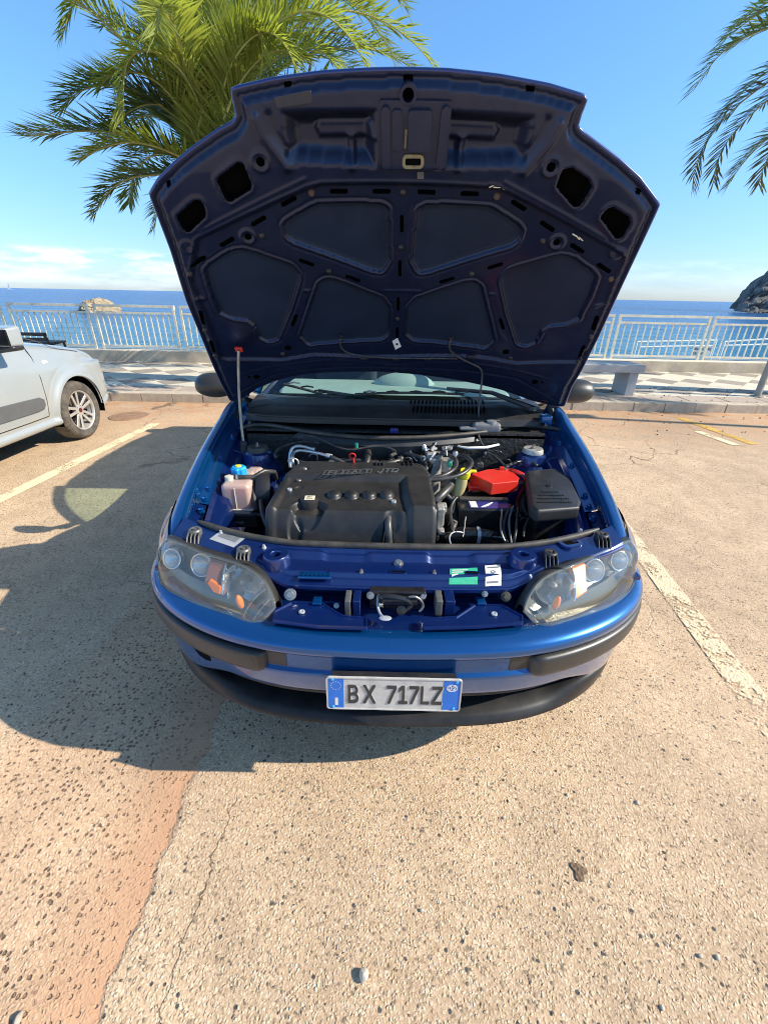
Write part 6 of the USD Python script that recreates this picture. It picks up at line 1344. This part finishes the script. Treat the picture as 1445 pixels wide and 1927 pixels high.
for k, (c, mt) in enumerate((((0, 0, 0), 'red_plastic'), ((0.006, 0.012, 0), 'red_plastic'), ((0.012, -0.01, -0.004), 'hose_rubber'))):
    o = V(*c); mk('battery_cable', tube([at(955, 887, 0.75) + o, at(972, 889, 0.76) + o, at(986, 897, 0.75) + o, at(984, 920, 0.69) + o, at(975, 960, 0.60) + o], 0.0055, 8, 24), mt, car, True)
mk('battery_tray', rbox(bp + V(0.01, 0.03, -0.185), (0.26, 0.21, 0.03), 0.006), 'black_plastic', car, 30)
# black fuse box
zf = 0.755
tp_ = [at(*p, zf) for p in ((994, 891), (1042, 886), (1066, 902), (1086, 945), (1083, 956), (1012, 962), (1004, 955))]
ctr_ = np.mean(tp_, axis=0)
in_ = [ctr_ + (p - ctr_) * 0.80 + V(0.01, 0.03, 0) for p in tp_]
fb = mk('fuse_box', soft([V(p[0], p[1], zf - 0.03) for p in in_] + [V(p[0], p[1], 0.52) for p in in_], 0.010), 'black_gloss', car, 40)
lid = mk('fuse_box_lid', soft([p + V(0, 0, -0.002) for p in tp_] + [p + V(0, 0, -0.026) for p in tp_], 0.012), 'engine_plastic', fb, 40)
mk('lid_screw', lathe([(0.003, 0.001), (0.003, 0.004), (0.009, 0.004), (0.010, 0.0)], at(1034, 914, zf + 0.011), seg=16), 'black_gloss', fb, 40)
for r_, (xa, xb, yy) in enumerate(((1020, 1052, 925), (1014, 1060, 931), (1012, 1068, 937.5), (1012, 1074, 944))):
    bits = []
    rg_ = np.random.default_rng(50 + r_)
    x = xa
    while x < xb:
        w = rg_.uniform(1.6, 4.2); bits.append(box(at(x + w / 2, yy + rg_.uniform(-0.3, 0.3), zf + 0.0125), (w * 0.0014, 0.007, 0.0022))); x += w + 1.3
    mk('embossed_line', cat(bits), 'engine_plastic', fb, False, kind='stuff')
mk('box_wire', tube([at(1015, 966, 0.70), at(1042, 969, 0.70), at(1070, 970, 0.69)], 0.003, 6), 'steel', car, True)
# intake hose and clamp at the front
ih = [at(838, 1016, 0.60), at(868, 1006, 0.62), at(900, 1008, 0.62), at(935, 1013, 0.61), at(955, 1020, 0.58)]
mk('intake_hose', tube(ih, [0.024, 0.029, 0.029, 0.028, 0.024], 16, None), 'black_gloss', car, True)
mk('hose_clamp', lathe([(0.0315, -0.006), (0.0325, 0), (0.0315, 0.006)], at(899, 1008, 0.62), (1, -0.05, 0), 24), 'label_silver', car, 40)
mk('intake_wire', tube([at(852, 1030, 0.66), at(846, 1010, 0.665), at(856, 1001, 0.66), at(872, 1003, 0.65)], 0.003, 6, 20), 'label_silver', car, True)
mk('alternator_side', jitter(cat(rbox(at(827, 975, 0.66), (0.03, 0.05, 0.10), 0.008, ball=BALL), rbox(at(831, 955, 0.68), (0.035, 0.035, 0.03), 0.006, ball=BALL), rbox(at(829, 1000, 0.63), (0.025, 0.03, 0.02), 0.006, ball=BALL)), 0.003, 60, 2), 'alloy_cast', car, 40)
mk('turbo_hose', tube([at(818, 945, 0.70), at(832, 930, 0.72), at(845, 917, 0.73), at(850, 905, 0.74)], [0.016, 0.0175, 0.0165, 0.015], 14, None), 'hose_rubber', car, True)
mk('hose_clamp', lathe([(0.0185, -0.004), (0.0185, 0.004)], at(846, 914, 0.731), unit(at(850, 905, 0.74) - at(845, 917, 0.73)), 18), 'pipe_alloy', car, 40)
# fuel filter head, pipes
rg_ = np.random.default_rng(12)
fh = at(822, 868, 0.76)
mk('filter_head', jitter(cat(lathe([(0, 0.05), (0.028, 0.048), (0.032, 0.03), (0.032, -0.12)], fh + V(-0.01, 0, -0.03), seg=20), rbox(fh + V(-0.012, 0.012, 0.02), (0.07, 0.05, 0.035), 0.008, ball=BALL), rbox(fh + V(0.04, 0.01, -0.02), (0.04, 0.04, 0.06), 0.008, ball=BALL)), 0.003, 70, 4), 'alloy_cast', car, 40)
for k in range(16):
    c = fh + V(rg_.uniform(-0.075, 0.06), rg_.uniform(-0.05, 0.05), rg_.uniform(-0.02, 0.055)); ax = unit(rg_.normal(size=3) + V(0, -0.4, 0.7)); r_ = rg_.uniform(0.005, 0.012)
    mk('filter_fitting', cat(lathe([(0, 0.016), (r_ * 0.6, 0.015), (r_ * 0.65, 0.006), (r_, 0.005), (r_, -0.012)], c, ax, 10), lathe([(r_ * 0.5, 0.02), (r_ * 0.5, 0.034)], c, ax, 8)), ['steel', 'pipe_alloy', 'black_gloss', 'alloy_cast', 'label_silver'][k % 5], car, 30)
mk('filter_shell', lathe([(0, 0.01), (0.028, 0.008), (0.034, -0.005), (0.036, -0.09)], at(803, 868, 0.765), (0.2, -0.3, 1), 20), 'engine_dark', car, 40)
mk('fuel_hose', tube([at(806, 900, 0.775), at(838, 893, 0.785), at(856, 880, 0.795), at(857, 866, 0.80), at(845, 857, 0.80), at(828, 853, 0.80)], 0.0085, 10, 40), 'hose_rubber', car, True)
mk('fuel_hose', tube([at(803, 904, 0.775), at(840, 900, 0.78), at(872, 890, 0.79), at(886, 876, 0.80), at(880, 862, 0.80), at(866, 857, 0.80), at(855, 860, 0.79)], 0.0085, 10, 40), 'hose_rubber', car, True)
mk('hose_end', lathe([(0.009, -0.012), (0.011, -0.008), (0.011, 0.010), (0.006, 0.016)], at(856, 856, 0.80), (0.1, 0, 1), 12), 'label_silver', car, 40)
mk('green_clip', rbox(at(846, 874, 0.77), (0.02, 0.012, 0.022), 0.004), 'label_green', car, 30)
mk('green_clip', rbox(at(671, 839, 0.82), (0.012, 0.008, 0.028), 0.003), 'label_green', car, 30)
yc = at(874, 893, 0.775)
mk('yellow_filler', cat(lathe([(0, 0.020), (0.02, 0.018), (0.022, 0.0), (0.020, -0.012)], yc, (0.15, -0.25, 1), 18), rbox(yc + V(0.028, 0.006, 0.012), (0.035, 0.016, 0.01), 0.004)), 'yellow_plastic', car, 35)
mk('filler_neck', lathe([(0.020, 0.0), (0.024, -0.03), (0.02, -0.09)], yc + V(-0.006, 0.0, -0.012), (0.15, -0.1, 1), 16), 'tan_plastic', car, 40)
mk('coolant_pipe', tube([at(547, 880, 0.74), at(547, 850, 0.80), at(552, 842, 0.815), at(575, 841, 0.815), at(592, 845, 0.81)], 0.0062, 10, 30), 'pipe_alloy', car, True)
mk('coolant_pipe', tube([at(552, 882, 0.74), at(551, 858, 0.79), at(557, 849, 0.80), at(580, 849, 0.80), at(600, 853, 0.80), at(622, 860, 0.79)], 0.0062, 10, 30), 'pipe_alloy', car, True)
mk('pipe_joint', lathe([(0.007, -0.014), (0.0095, -0.012), (0.0095, 0.012), (0.007, 0.014)], at(619, 858, 0.79), (1, -0.1, -0.1), 14), 'label_silver', car, 40)
mk('coolant_hose', tube([at(622, 860, 0.79), at(640, 868, 0.78), at(660, 880, 0.76)], 0.009, 10, 14), 'hose_rubber', car, True)
mk('brake_servo_cover', cat(lathe([(0, 0.02), (0.03, 0.016), (0.055, 0.0), (0.055, -0.05)], at(692, 855, 0.76) + V(0, 0.03, 0), (0, -1, 0.35), 26), tube([at(692, 848, 0.79), at(692, 862, 0.78), at(688, 876, 0.76)], 0.014, 10, 12)), 'black_plastic', car, 40)
dp = at(663, 858, 0.815)
mk('dipstick', cat(tube([dp + 0.0115 * V(math.cos(a), -0.3 * math.sin(a), math.sin(a)) for a in np.linspace(0, 2 * np.pi, 25)], 0.0028, 8, caps=False), tube([dp + V(0.004, 0, -0.011), dp + V(0.006, 0, -0.03), dp + V(0.006, 0, -0.08)], 0.004, 8)), 'red_plastic', car, 40)
mk('foam_strip', tube([at(852, 838, 0.80), at(880, 843, 0.80), at(915, 842, 0.80), at(940, 836, 0.80), at(951, 829, 0.81)], [0.003, 0.006, 0.007, 0.005, 0.002], 8, None), 'label_white', car, True)
mk('firewall_wire', tube([at(560, 822, 0.835), at(620, 834, 0.83), at(660, 846, 0.82), at(700, 840, 0.83), at(730, 842, 0.83), at(745, 850, 0.82)], 0.004, 8, 40), 'hose_rubber', car, True)
for k, (pts, r_, mt) in enumerate([([(960, 950), (950, 975), (948, 1000), (955, 1020)], 0.0045, 'hose_rubber'), ([(966, 952), (958, 980), (960, 1008), (962, 1022)], 0.0035, 'label_grey'), ([(975, 955), (972, 985), (968, 1015), (966, 1024)], 0.0045, 'hose_rubber'), ([(944, 958), (942, 985), (946, 1010), (952, 1022)], 0.0035, 'steel'),
                                 ([(876, 972), (874, 990), (871, 1010)], 0.0022, 'steel'), ([(915, 850), (935, 862), (950, 876), (965, 888)], 0.004, 'hose_rubber'), ([(930, 848), (945, 853), (952, 866)], 0.003, 'black_gloss'), ([(795, 838), (780, 850), (772, 866)], 0.004, 'pipe_alloy'), ([(768, 843), (775, 855), (785, 868)], 0.004, 'steel'),
                                 ([(860, 935), (850, 950), (848, 970), (852, 1000)], 0.006, 'hose_rubber'), ([(845, 920), (854, 940), (852, 965)], 0.004, 'pipe_alloy'), ([(1005, 965), (990, 985), (985, 1010)], 0.004, 'hose_rubber')]):
    z0_ = 0.70 if pts[0][1] > 900 else 0.80
    mk('wire', tube([at(*p, z0_ - 0.018 * i) for i, p in enumerate(pts)], r_, 8, 20), mt, car, True)
# dark castings and hoses filling the depth
for k in range(46):
    x = rg_.uniform(-0.52, 0.50); y = rg_.choice([rg_.uniform(1.62, 1.78), rg_.uniform(1.15, 1.75)]); z = rg_.uniform(0.42, 0.60)
    if k % 2: mk('engine_block_piece', rbox(K(x, y, z), rg_.uniform(0.05, 0.14, 3), 0.01, rz=rg_.uniform(-0.5, 0.5)), 'engine_dark', car, 30)
    else:
        a = K(x, y, z + 0.05); mk('lower_hose', tube([a, a + rg_.normal(size=3) * 0.05 + V(0.05, 0, 0.01), a + rg_.normal(size=3) * 0.06 + V(0.13, 0, -0.02)], rg_.uniform(0.006, 0.014), 8, 14), 'hose_rubber', car, True)
def conduit(px_pts, z0, z1, r_, name='wiring_conduit', mt='hose_rubber'):
    p = curve(np.array([at(x, y, z0 + (z1 - z0) * i / (len(px_pts) - 1)) for i, (x, y) in enumerate(px_pts)]), 90)
    mk(name, tube(p, r_ * (1 + 0.10 * (np.arange(90) % 2)), 8), mt, car, True)
conduit([(500, 905), (492, 935), (494, 965), (503, 990)], 0.72, 0.66, 0.008)
conduit([(560, 868), (600, 872), (650, 866), (700, 870), (752, 866)], 0.76, 0.77, 0.009)
conduit([(735, 858), (765, 853), (790, 860), (806, 852)], 0.78, 0.78, 0.008)
conduit([(838, 930), (852, 946), (858, 968), (850, 996)], 0.70, 0.62, 0.010)
conduit([(862, 912), (856, 930), (866, 950), (872, 985)], 0.72, 0.62, 0.007)
conduit([(948, 884), (965, 872), (985, 868), (1010, 876)], 0.76, 0.76, 0.006)
conduit([(990, 935), (985, 955), (998, 975), (1020, 982)], 0.68, 0.60, 0.008)
conduit([(1070, 890), (1092, 905), (1098, 935), (1094, 965)], 0.70, 0.64, 0.007)
conduit([(410, 935), (402, 955), (420, 975), (460, 985)], 0.62, 0.60, 0.008)
conduit([(520, 860), (530, 842), (560, 832), (600, 834)], 0.79, 0.81, 0.006)
rg2 = np.random.default_rng(77)
for k in range(60):
    zone = [((500, 812), (846, 872), 0.77), ((836, 884), (900, 1005), 0.64), ((940, 1000), (940, 1010), 0.60), ((405, 505), (890, 985), 0.62), ((900, 1000), (846, 880), 0.76), ((1060, 1100), (900, 970), 0.62)][k % 6]
    px, py = rg2.uniform(*zone[0]), rg2.uniform(*zone[1]); p = at(px, py, zone[2] + rg2.uniform(-0.03, 0.01)); kind = k % 4; s_ = rg2.uniform(0.7, 1.3)
    mt = ['bracket_metal', 'black_gloss', 'label_dark', 'steel', 'alloy_cast', 'black_plastic', 'label_grey'][rg2.integers(0, 7)]
    if kind == 0: mk('connector', cat(rbox(p, V(0.022, 0.014, 0.016) * s_, 0.003, rz=rg2.uniform(-1, 1)), rbox(p + V(0.004, 0, 0.008), V(0.010, 0.008, 0.008) * s_, 0.002)), mt, car, 30)
    elif kind == 1: bolt('engine_bolt', p, 0.009 * s_, mt, car, unit(V(rg2.uniform(-0.4, 0.4), -0.5, 1)))
    elif kind == 2: mk('hose_bracket', tube([p, p + V(0.012, 0, 0.012) * s_, p + V(0.03, 0.004, 0.010) * s_, p + V(0.036, 0.004, -0.02) * s_], 0.0035, 6, 10), mt, car, True)
    else:
        q = p + V(rg2.uniform(-0.06, 0.06), rg2.uniform(-0.03, 0.05), rg2.uniform(-0.03, 0.01)); mk('wire', tube([p, (p + q) / 2 + V(0, 0, 0.02), q], 0.0026, 6, 14), mt, car, True)
# ------------------------------------------------------------------ pale car at the left
WX = -3.86
wc = thing('pale_car', (WX, 3.3, 0), 'pale silver white small car parked nose to the kerb at the left edge', 'car')
HW = 0.80
ww = PchipInterpolator([1.40, 1.55, 1.8, 4.45, 4.70, 4.86, 4.97, 5.04, 5.08], [0.60, 0.72, HW, HW, 0.785, 0.74, 0.65, 0.52, 0.36])
wz = PchipInterpolator([1.40, 3.75, 4.0, 4.3, 4.57, 4.8, 4.95, 5.04, 5.08], [0.98, 0.955, 0.925, 0.885, 0.835, 0.765, 0.70, 0.62, 0.56])
WY1, WZ, WR = 4.31, 0.285, 0.335
ys = np.r_[np.linspace(1.40, 3.74, 60), np.linspace(3.75, 5.08, 90)]
def wsec(y):
    w, zt = float(ww(y)), float(wz(y)); zb = 0.215 + 0.06 * float(sstep(4.6, 5.0, y))
    zz = np.array([zb, zb + 0.012, zb + 0.055, zb + 0.09, 0.36, 0.48, 0.60, 0.70, zt - 0.10, zt - 0.03]); zz = np.maximum.accumulate(np.minimum(zz, zt - 0.03)) + np.arange(len(zz)) * 1e-4
    xx = np.array([w - 0.10, w - 0.03, w - 0.006, w - 0.022, w - 0.008, w, w - 0.004, w - 0.012, w - 0.045, w - 0.068])
    f = PchipInterpolator(zz, xx); zs = np.linspace(zz[0], zz[-1], 44)
    return [(float(f(z)), z) for z in zs]
def wside(s):
    P = np.array([[V(WX + s * x, y, z) for x, z in wsec(y)] for y in ys])
    for ay in (WY1, 2.04):
        dy, dz = P[..., 1] - ay, P[..., 2] - WZ; r_ = np.hypot(dy, dz)
        P[..., 0] += s * 0.020 * np.exp(-((r_ - WR - 0.012) / 0.035) ** 2) * (P[..., 2] > 0.2)
        P[..., 0] -= s * 0.004 * np.exp(-((r_ - WR - 0.115) / 0.012) ** 2) * (P[..., 2] > 0.45)
        sel = np.abs(r_ - WR) < 0.013
        P[..., 1] = np.where(sel, ay + dy / r_ * WR, P[..., 1]); P[..., 2] = np.where(sel, WZ + dz / r_ * WR, P[..., 2])
    v, f = grid(P, flip=s > 0); c = v[f].mean(1); keep = np.ones(len(f), bool)
    for ay in (WY1, 2.04): keep &= np.hypot(c[:, 1] - ay, c[:, 2] - WZ) > WR - 0.003
    return v, f[keep]
for s in (1, -1): mk('body_side', wside(s), 'white_paint', wc, 40)
rows = []
for y in np.linspace(3.75, 5.08, 50):
    w, zt = float(ww(y)), float(wz(y)); e = (w - 0.068, zt - 0.03)
    half = [e, (w - 0.078, zt - 0.012), (w - 0.10, zt + 0.004), (w - 0.15, zt + 0.017), (w * 0.6, zt + 0.035), (w * 0.3, zt + 0.048), (0, zt + 0.052)]
    rows.append([V(WX + x, y, z) for x, z in half] + [V(WX - x, y, z) for x, z in half[-2::-1]])
mk('engine_lid', grid(rows, flip=False), 'white_paint', wc, 50)
mk('nose', grid([[V(WX + x * float(ww(5.08)), 5.08 + 0.02 * (1 - x * x), z) for x in np.linspace(-1, 1, 9)] for z in (0.27, 0.40, 0.56, 0.61)]), 'white_paint', wc, 50)
# cabin
for a, b, hw0, hw1, nm in (((3.80, 0.975), (3.02, 1.47), 0.70, 0.58, 'windscreen'), ((1.50, 0.98), (1.60, 1.46), 0.68, 0.58, 'rear_window')):
    mk(nm, grid([[V(WX + x * (hw0 + (hw1 - hw0) * t), a[0] + (b[0] - a[0]) * t + 0.06 * (1 - x * x) * (1 if nm == 'windscreen' else -1), a[1] + (b[1] - a[1]) * t) for t in np.linspace(0, 1, 8)] for x in np.linspace(-1, 1, 15)], flip=nm != 'windscreen'), 'window_glass', wc, True)
mk('roof', grid([[V(WX + x * 0.58, y, 1.47 + 0.05 * (1 - x * x) + 0.02 * math.sin((y - 1.6) * 2.2)) for y in np.linspace(1.60, 3.02, 14)] for x in np.linspace(-1, 1, 13)]), 'white_paint', wc, 50)
for s in (1, -1):
    mk('windscreen_pillar', tube([V(WX + s * 0.725, 3.78, 0.955), V(WX + s * 0.66, 3.40, 1.25), V(WX + s * 0.60, 3.0, 1.475)], 0.03, 8, 12), 'white_paint', wc, True)
    mk('door_pillar', tube([V(WX + s * 0.735, 2.70, 0.95), V(WX + s * 0.60, 2.70, 1.475)], 0.035, 8), 'black_gloss', wc, True)
    mk('rear_pillar', tube([V(WX + s * 0.71, 1.62, 0.96), V(WX + s * 0.59, 1.66, 1.47)], 0.07, 8), 'white_paint', wc, True)
    mk('side_window', grid([[V(WX + s * (0.733 - 0.135 * t), 3.70 - 0.68 * t * (k > 0.5) * 1.0 - (1 - k) * (3.70 - 0.68 * t * (k > 0.5) - 1.66), 0.955 + 0.51 * t) for t in np.linspace(0, 1, 6)] for k in (0, 1)], flip=s > 0), 'window_glass', wc, False)
mk('dashboard', soft([V(WX + x, y, z) for x in (-0.62, 0.62) for y, z in ((3.6, 0.92), (3.3, 0.95), (3.3, 0.7), (3.6, 0.7))], 0.03), 'black_plastic', wc, 40)
for x in (-0.34, 0.34): mk('seat', cat(rbox(V(WX + x, 2.75, 0.85), (0.46, 0.16, 0.7), 0.06), rbox(V(WX + x, 3.0, 0.55), (0.48, 0.5, 0.18), 0.06)), 'seat_fabric', wc, 40)
mk('floor_pan', box(V(WX, 3.2, 0.24), (1.44, 3.0, 0.04)), 'void_black', wc, False)
mk('cabin_floor', box(V(WX, 2.6, 0.45), (1.36, 2.0, 0.04)), 'void_black', wc, False)
# wheels
def wheel(s, y):
    c = V(WX + s * 0.705, y, 0.285); ax = V(s, 0, 0); an = np.linspace(0, 2 * np.pi, 120, endpoint=False)
    prof = [(0.192, 0.070), (0.200, 0.086), (0.225, 0.094), (0.252, 0.092), (0.270, 0.080), (0.2795, 0.066), (0.283, 0.05), (0.2795, 0.040), (0.284, 0.034), (0.284, 0.012), (0.280, 0.006), (0.284, 0.0), (0.284, -0.034), (0.280, -0.04), (0.284, -0.046), (0.279, -0.066), (0.268, -0.085), (0.235, -0.094), (0.192, -0.075)]
    rows = []
    for k, (r_, h) in enumerate(prof):
        rr = r_ - (0.006 * (np.cos(an * 40 + h * 30) > 0.75) if 4 <= k <= 6 or 14 <= k <= 16 else 0)
        rows.append(np.stack([np.full(120, c[0] + s * h), c[1] + rr * np.cos(an), c[2] + rr * np.sin(an)], 1))
    v, f = grid(rows, closed_v=True); m = trimesh.Trimesh(v, f, process=False)
    if m.volume < 0: f = f[:, ::-1]
    wh = mk('wheel', (v, f), 'tyre', wc, 25)
    mk('rim', lathe([(0.176, 0.060), (0.182, 0.074), (0.194, 0.080), (0.197, 0.072), (0.186, 0.055), (0.170, 0.02), (0.165, -0.06)], c, ax, 48), 'alloy_wheel', wh, 30)
    mk('brake_disc', lathe([(0, -0.01), (0.13, -0.01), (0.13, -0.03)], c, ax, 24), 'rust_metal', wh, 30)
    mk('rim_well', lathe([(0, -0.05), (0.168, -0.05)], c, ax, 24), 'void_black', wh, 30)
    hb = mk('hub', lathe([(0, 0.062), (0.036, 0.062), (0.056, 0.056), (0.060, 0.02)], c, ax, 30), 'alloy_wheel', wh, 30)
    mk('badge', lathe([(0, 0.0665), (0.022, 0.0655), (0.0235, 0.060)], c, ax, 20), 'badge_red', hb, 30)
    for k in range(5):
        a = math.pi / 2 + 2 * math.pi * k / 5 + 0.2
        mk('wheel_nut', lathe([(0, 0.060), (0.007, 0.060), (0.0075, 0.05)], c + 0.043 * V(0, math.cos(a + 0.63), math.sin(a + 0.63)), ax, 8), 'rust_metal', hb, 30)
        d, t_ = V(0, math.cos(a), math.sin(a)), V(0, -math.sin(a), math.cos(a))
        for q in (-1, 1):
            p0, p1 = c + d * 0.045 + t_ * q * 0.016 + ax * 0.052, c + d * 0.178 + t_ * q * 0.040 + ax * 0.064
            mk('spoke', soft([p0 + t_ * 0.008, p0 - t_ * 0.008, p1 + t_ * 0.011, p1 - t_ * 0.011, p0 - ax * 0.02, p1 - ax * 0.022], 0.005), 'alloy_wheel', wh, 40)
    an2 = np.linspace(-0.25, np.pi + 0.25, 30)
    mk('arch_liner', grid([[V(WX + s * x, y + WR * math.cos(t), WZ + WR * math.sin(t)) for x in (HW + 0.004, 0.55)] for t in an2]), 'void_black', wc, 40)
    mk('arch_lip', tube([V(WX + s * (HW + 0.003 - 0.02 * abs(math.cos(t)) ** 3 * (1 if math.cos(t) > 0 else 0.3)), y + (WR + 0.003) * math.cos(t), WZ + (WR + 0.003) * math.sin(t)) for t in np.linspace(0.0, np.pi, 40)], 0.009, 8), 'white_paint', wc, True)
for s in (1, -1):
    for y in (WY1, 2.04): wheel(s, y)
# details on the visible flank, laid out on the door skin plane
XS = WX + HW
def wx_at(y, z):
    sec = wsec(y); zs = [p[1] for p in sec]; return WX + float(np.interp(z, zs, [p[0] for p in sec]))
def flank(px, py, lift=0.002):
    x = XS
    for _ in range(6):
        d = sight(px, py); p = V(0, 0, EYE) + d * x / d[0]; x = wx_at(p[1], p[2])
    return V(x + lift, p[1], p[2])
mk('door_gap', tube([flank(px, py, 0.0005) for px, py in ((30, 634), (39, 646), (59, 673), (76, 711), (88, 752), (92.5, 778), (92, 783), (60, 795), (0, 816))] + [V(XS - 0.01, 2.72, 0.305)], 0.0032, 6, None), 'void_black', wc, True)
mk('lid_gap', tube([flank(px, py, 0.001) for px, py in ((20, 622), (37, 634), (66, 641.5), (90, 651), (118, 657), (145, 661))], 0.003, 6, 30), 'grey_moulding', wc, True)
mo = [flank(px, py) for px, py in ((0, 767), (40, 757), (73, 749), (81, 752), (84, 761), (82, 769), (72, 774), (40, 784), (0, 796))]
mo = [V(XS - 0.003, 2.74, mo[0][2])] + mo + [V(XS - 0.003, 2.74, mo[-1][2])]
mk('door_moulding', soft([p + V(0.004, 0, 0) for p in mo] + [p - V(0.012, 0, 0) for p in mo], 0.005), 'grey_moulding', wc, 40)
mk('side_repeater', soft([flank(px, py, 0.001) for px, py in ((79.5, 679.5), (87, 679), (88.5, 682), (81, 683.5))], 0.004), 'label_white', wc, 40)
mk('repeater_mark', soft([flank(px, py, 0.006) for px, py in ((82, 681), (86, 681))], 0.003), 'grey_moulding', wc, 40)
mm = V(XS + 0.02, 3.72, 1.035)
mm = (lambda d: V(0, 0, EYE) + d * (XS + 0.09) / d[0])(sight(8, 634))
mir = mk('door_mirror', soft([mm + V(0.085, 0.035, 0.06), mm + V(0.085, 0.03, -0.045), mm + V(-0.07, 0.06, 0.055), mm + V(-0.07, 0.06, -0.045), mm + V(0.07, -0.05, 0.05), mm + V(0.07, -0.05, -0.045), mm + V(-0.08, -0.04, 0.05), mm + V(-0.08, -0.04, -0.045)], 0.022), 'white_paint', wc, 40)
mk('mirror_base', soft([mm + V(0.075, 0.03, -0.075), mm + V(0.075, -0.045, -0.075), mm + V(-0.09, 0.04, -0.095), mm + V(-0.1, -0.03, -0.10)], 0.024), 'black_plastic', mir, 40)
mk('mirror_glass', soft([mm + V(0.078, -0.066, 0.05), mm + V(0.078, -0.066, -0.05), mm + V(-0.078, -0.058, 0.05), mm + V(-0.078, -0.058, -0.05)], 0.008), 'black_gloss', mir, 40)
mk('mirror_arm', soft([mm + V(-0.08, 0.02, -0.06), mm + V(-0.18, 0.03, -0.12), mm + V(-0.18, 0.09, -0.10)], 0.022), 'black_plastic', mir, 40)
for s in (1, -1):
    mk('headlamp', soft([V(WX + s * 0.62, 4.93, 0.66), V(WX + s * 0.50, 5.02, 0.60), V(WX + s * 0.69, 4.86, 0.58), V(WX + s * 0.55, 4.99, 0.52)], 0.03), 'ring_glass', wc, 40)
mk('bumper_grille', rbox(V(WX, 5.085, 0.36), (0.6, 0.03, 0.12), 0.02), 'black_plastic', wc, 40)

# dark bench beyond the pale car
q0 = aty(86, 626.5, 7.75)
db = thing('slatted_bench', (q0[0] - 0.75, 7.9, KH), 'dark slatted bench on the pavement half hidden behind the pale car bonnet', 'bench')
zt_ = q0[2]
for k in range(3): mk('back_slat', rbox(V(q0[0] - 0.75, 7.75 + 0.015 * k, zt_ - 0.02 - 0.085 * k), (1.5, 0.025, 0.055), 0.006), 'black_plastic', db, 30)
for k in range(4): mk('seat_slat', rbox(V(q0[0] - 0.75, 7.85 + 0.10 * k, KH + 0.42), (1.5, 0.075, 0.03), 0.006), 'black_plastic', db, 30)
for x in (q0[0] - 0.03, q0[0] - 1.45):
    mk('bench_leg', tube([V(x, 7.73, zt_), V(x, 7.80, KH + 0.40), V(x, 7.76, KH)], 0.022, 8), 'black_plastic', db, True)
    mk('bench_leg', tube([V(x, 7.84, KH + 0.40), V(x, 8.16, KH + 0.41), V(x, 8.18, KH)], 0.022, 8), 'black_plastic', db, True)
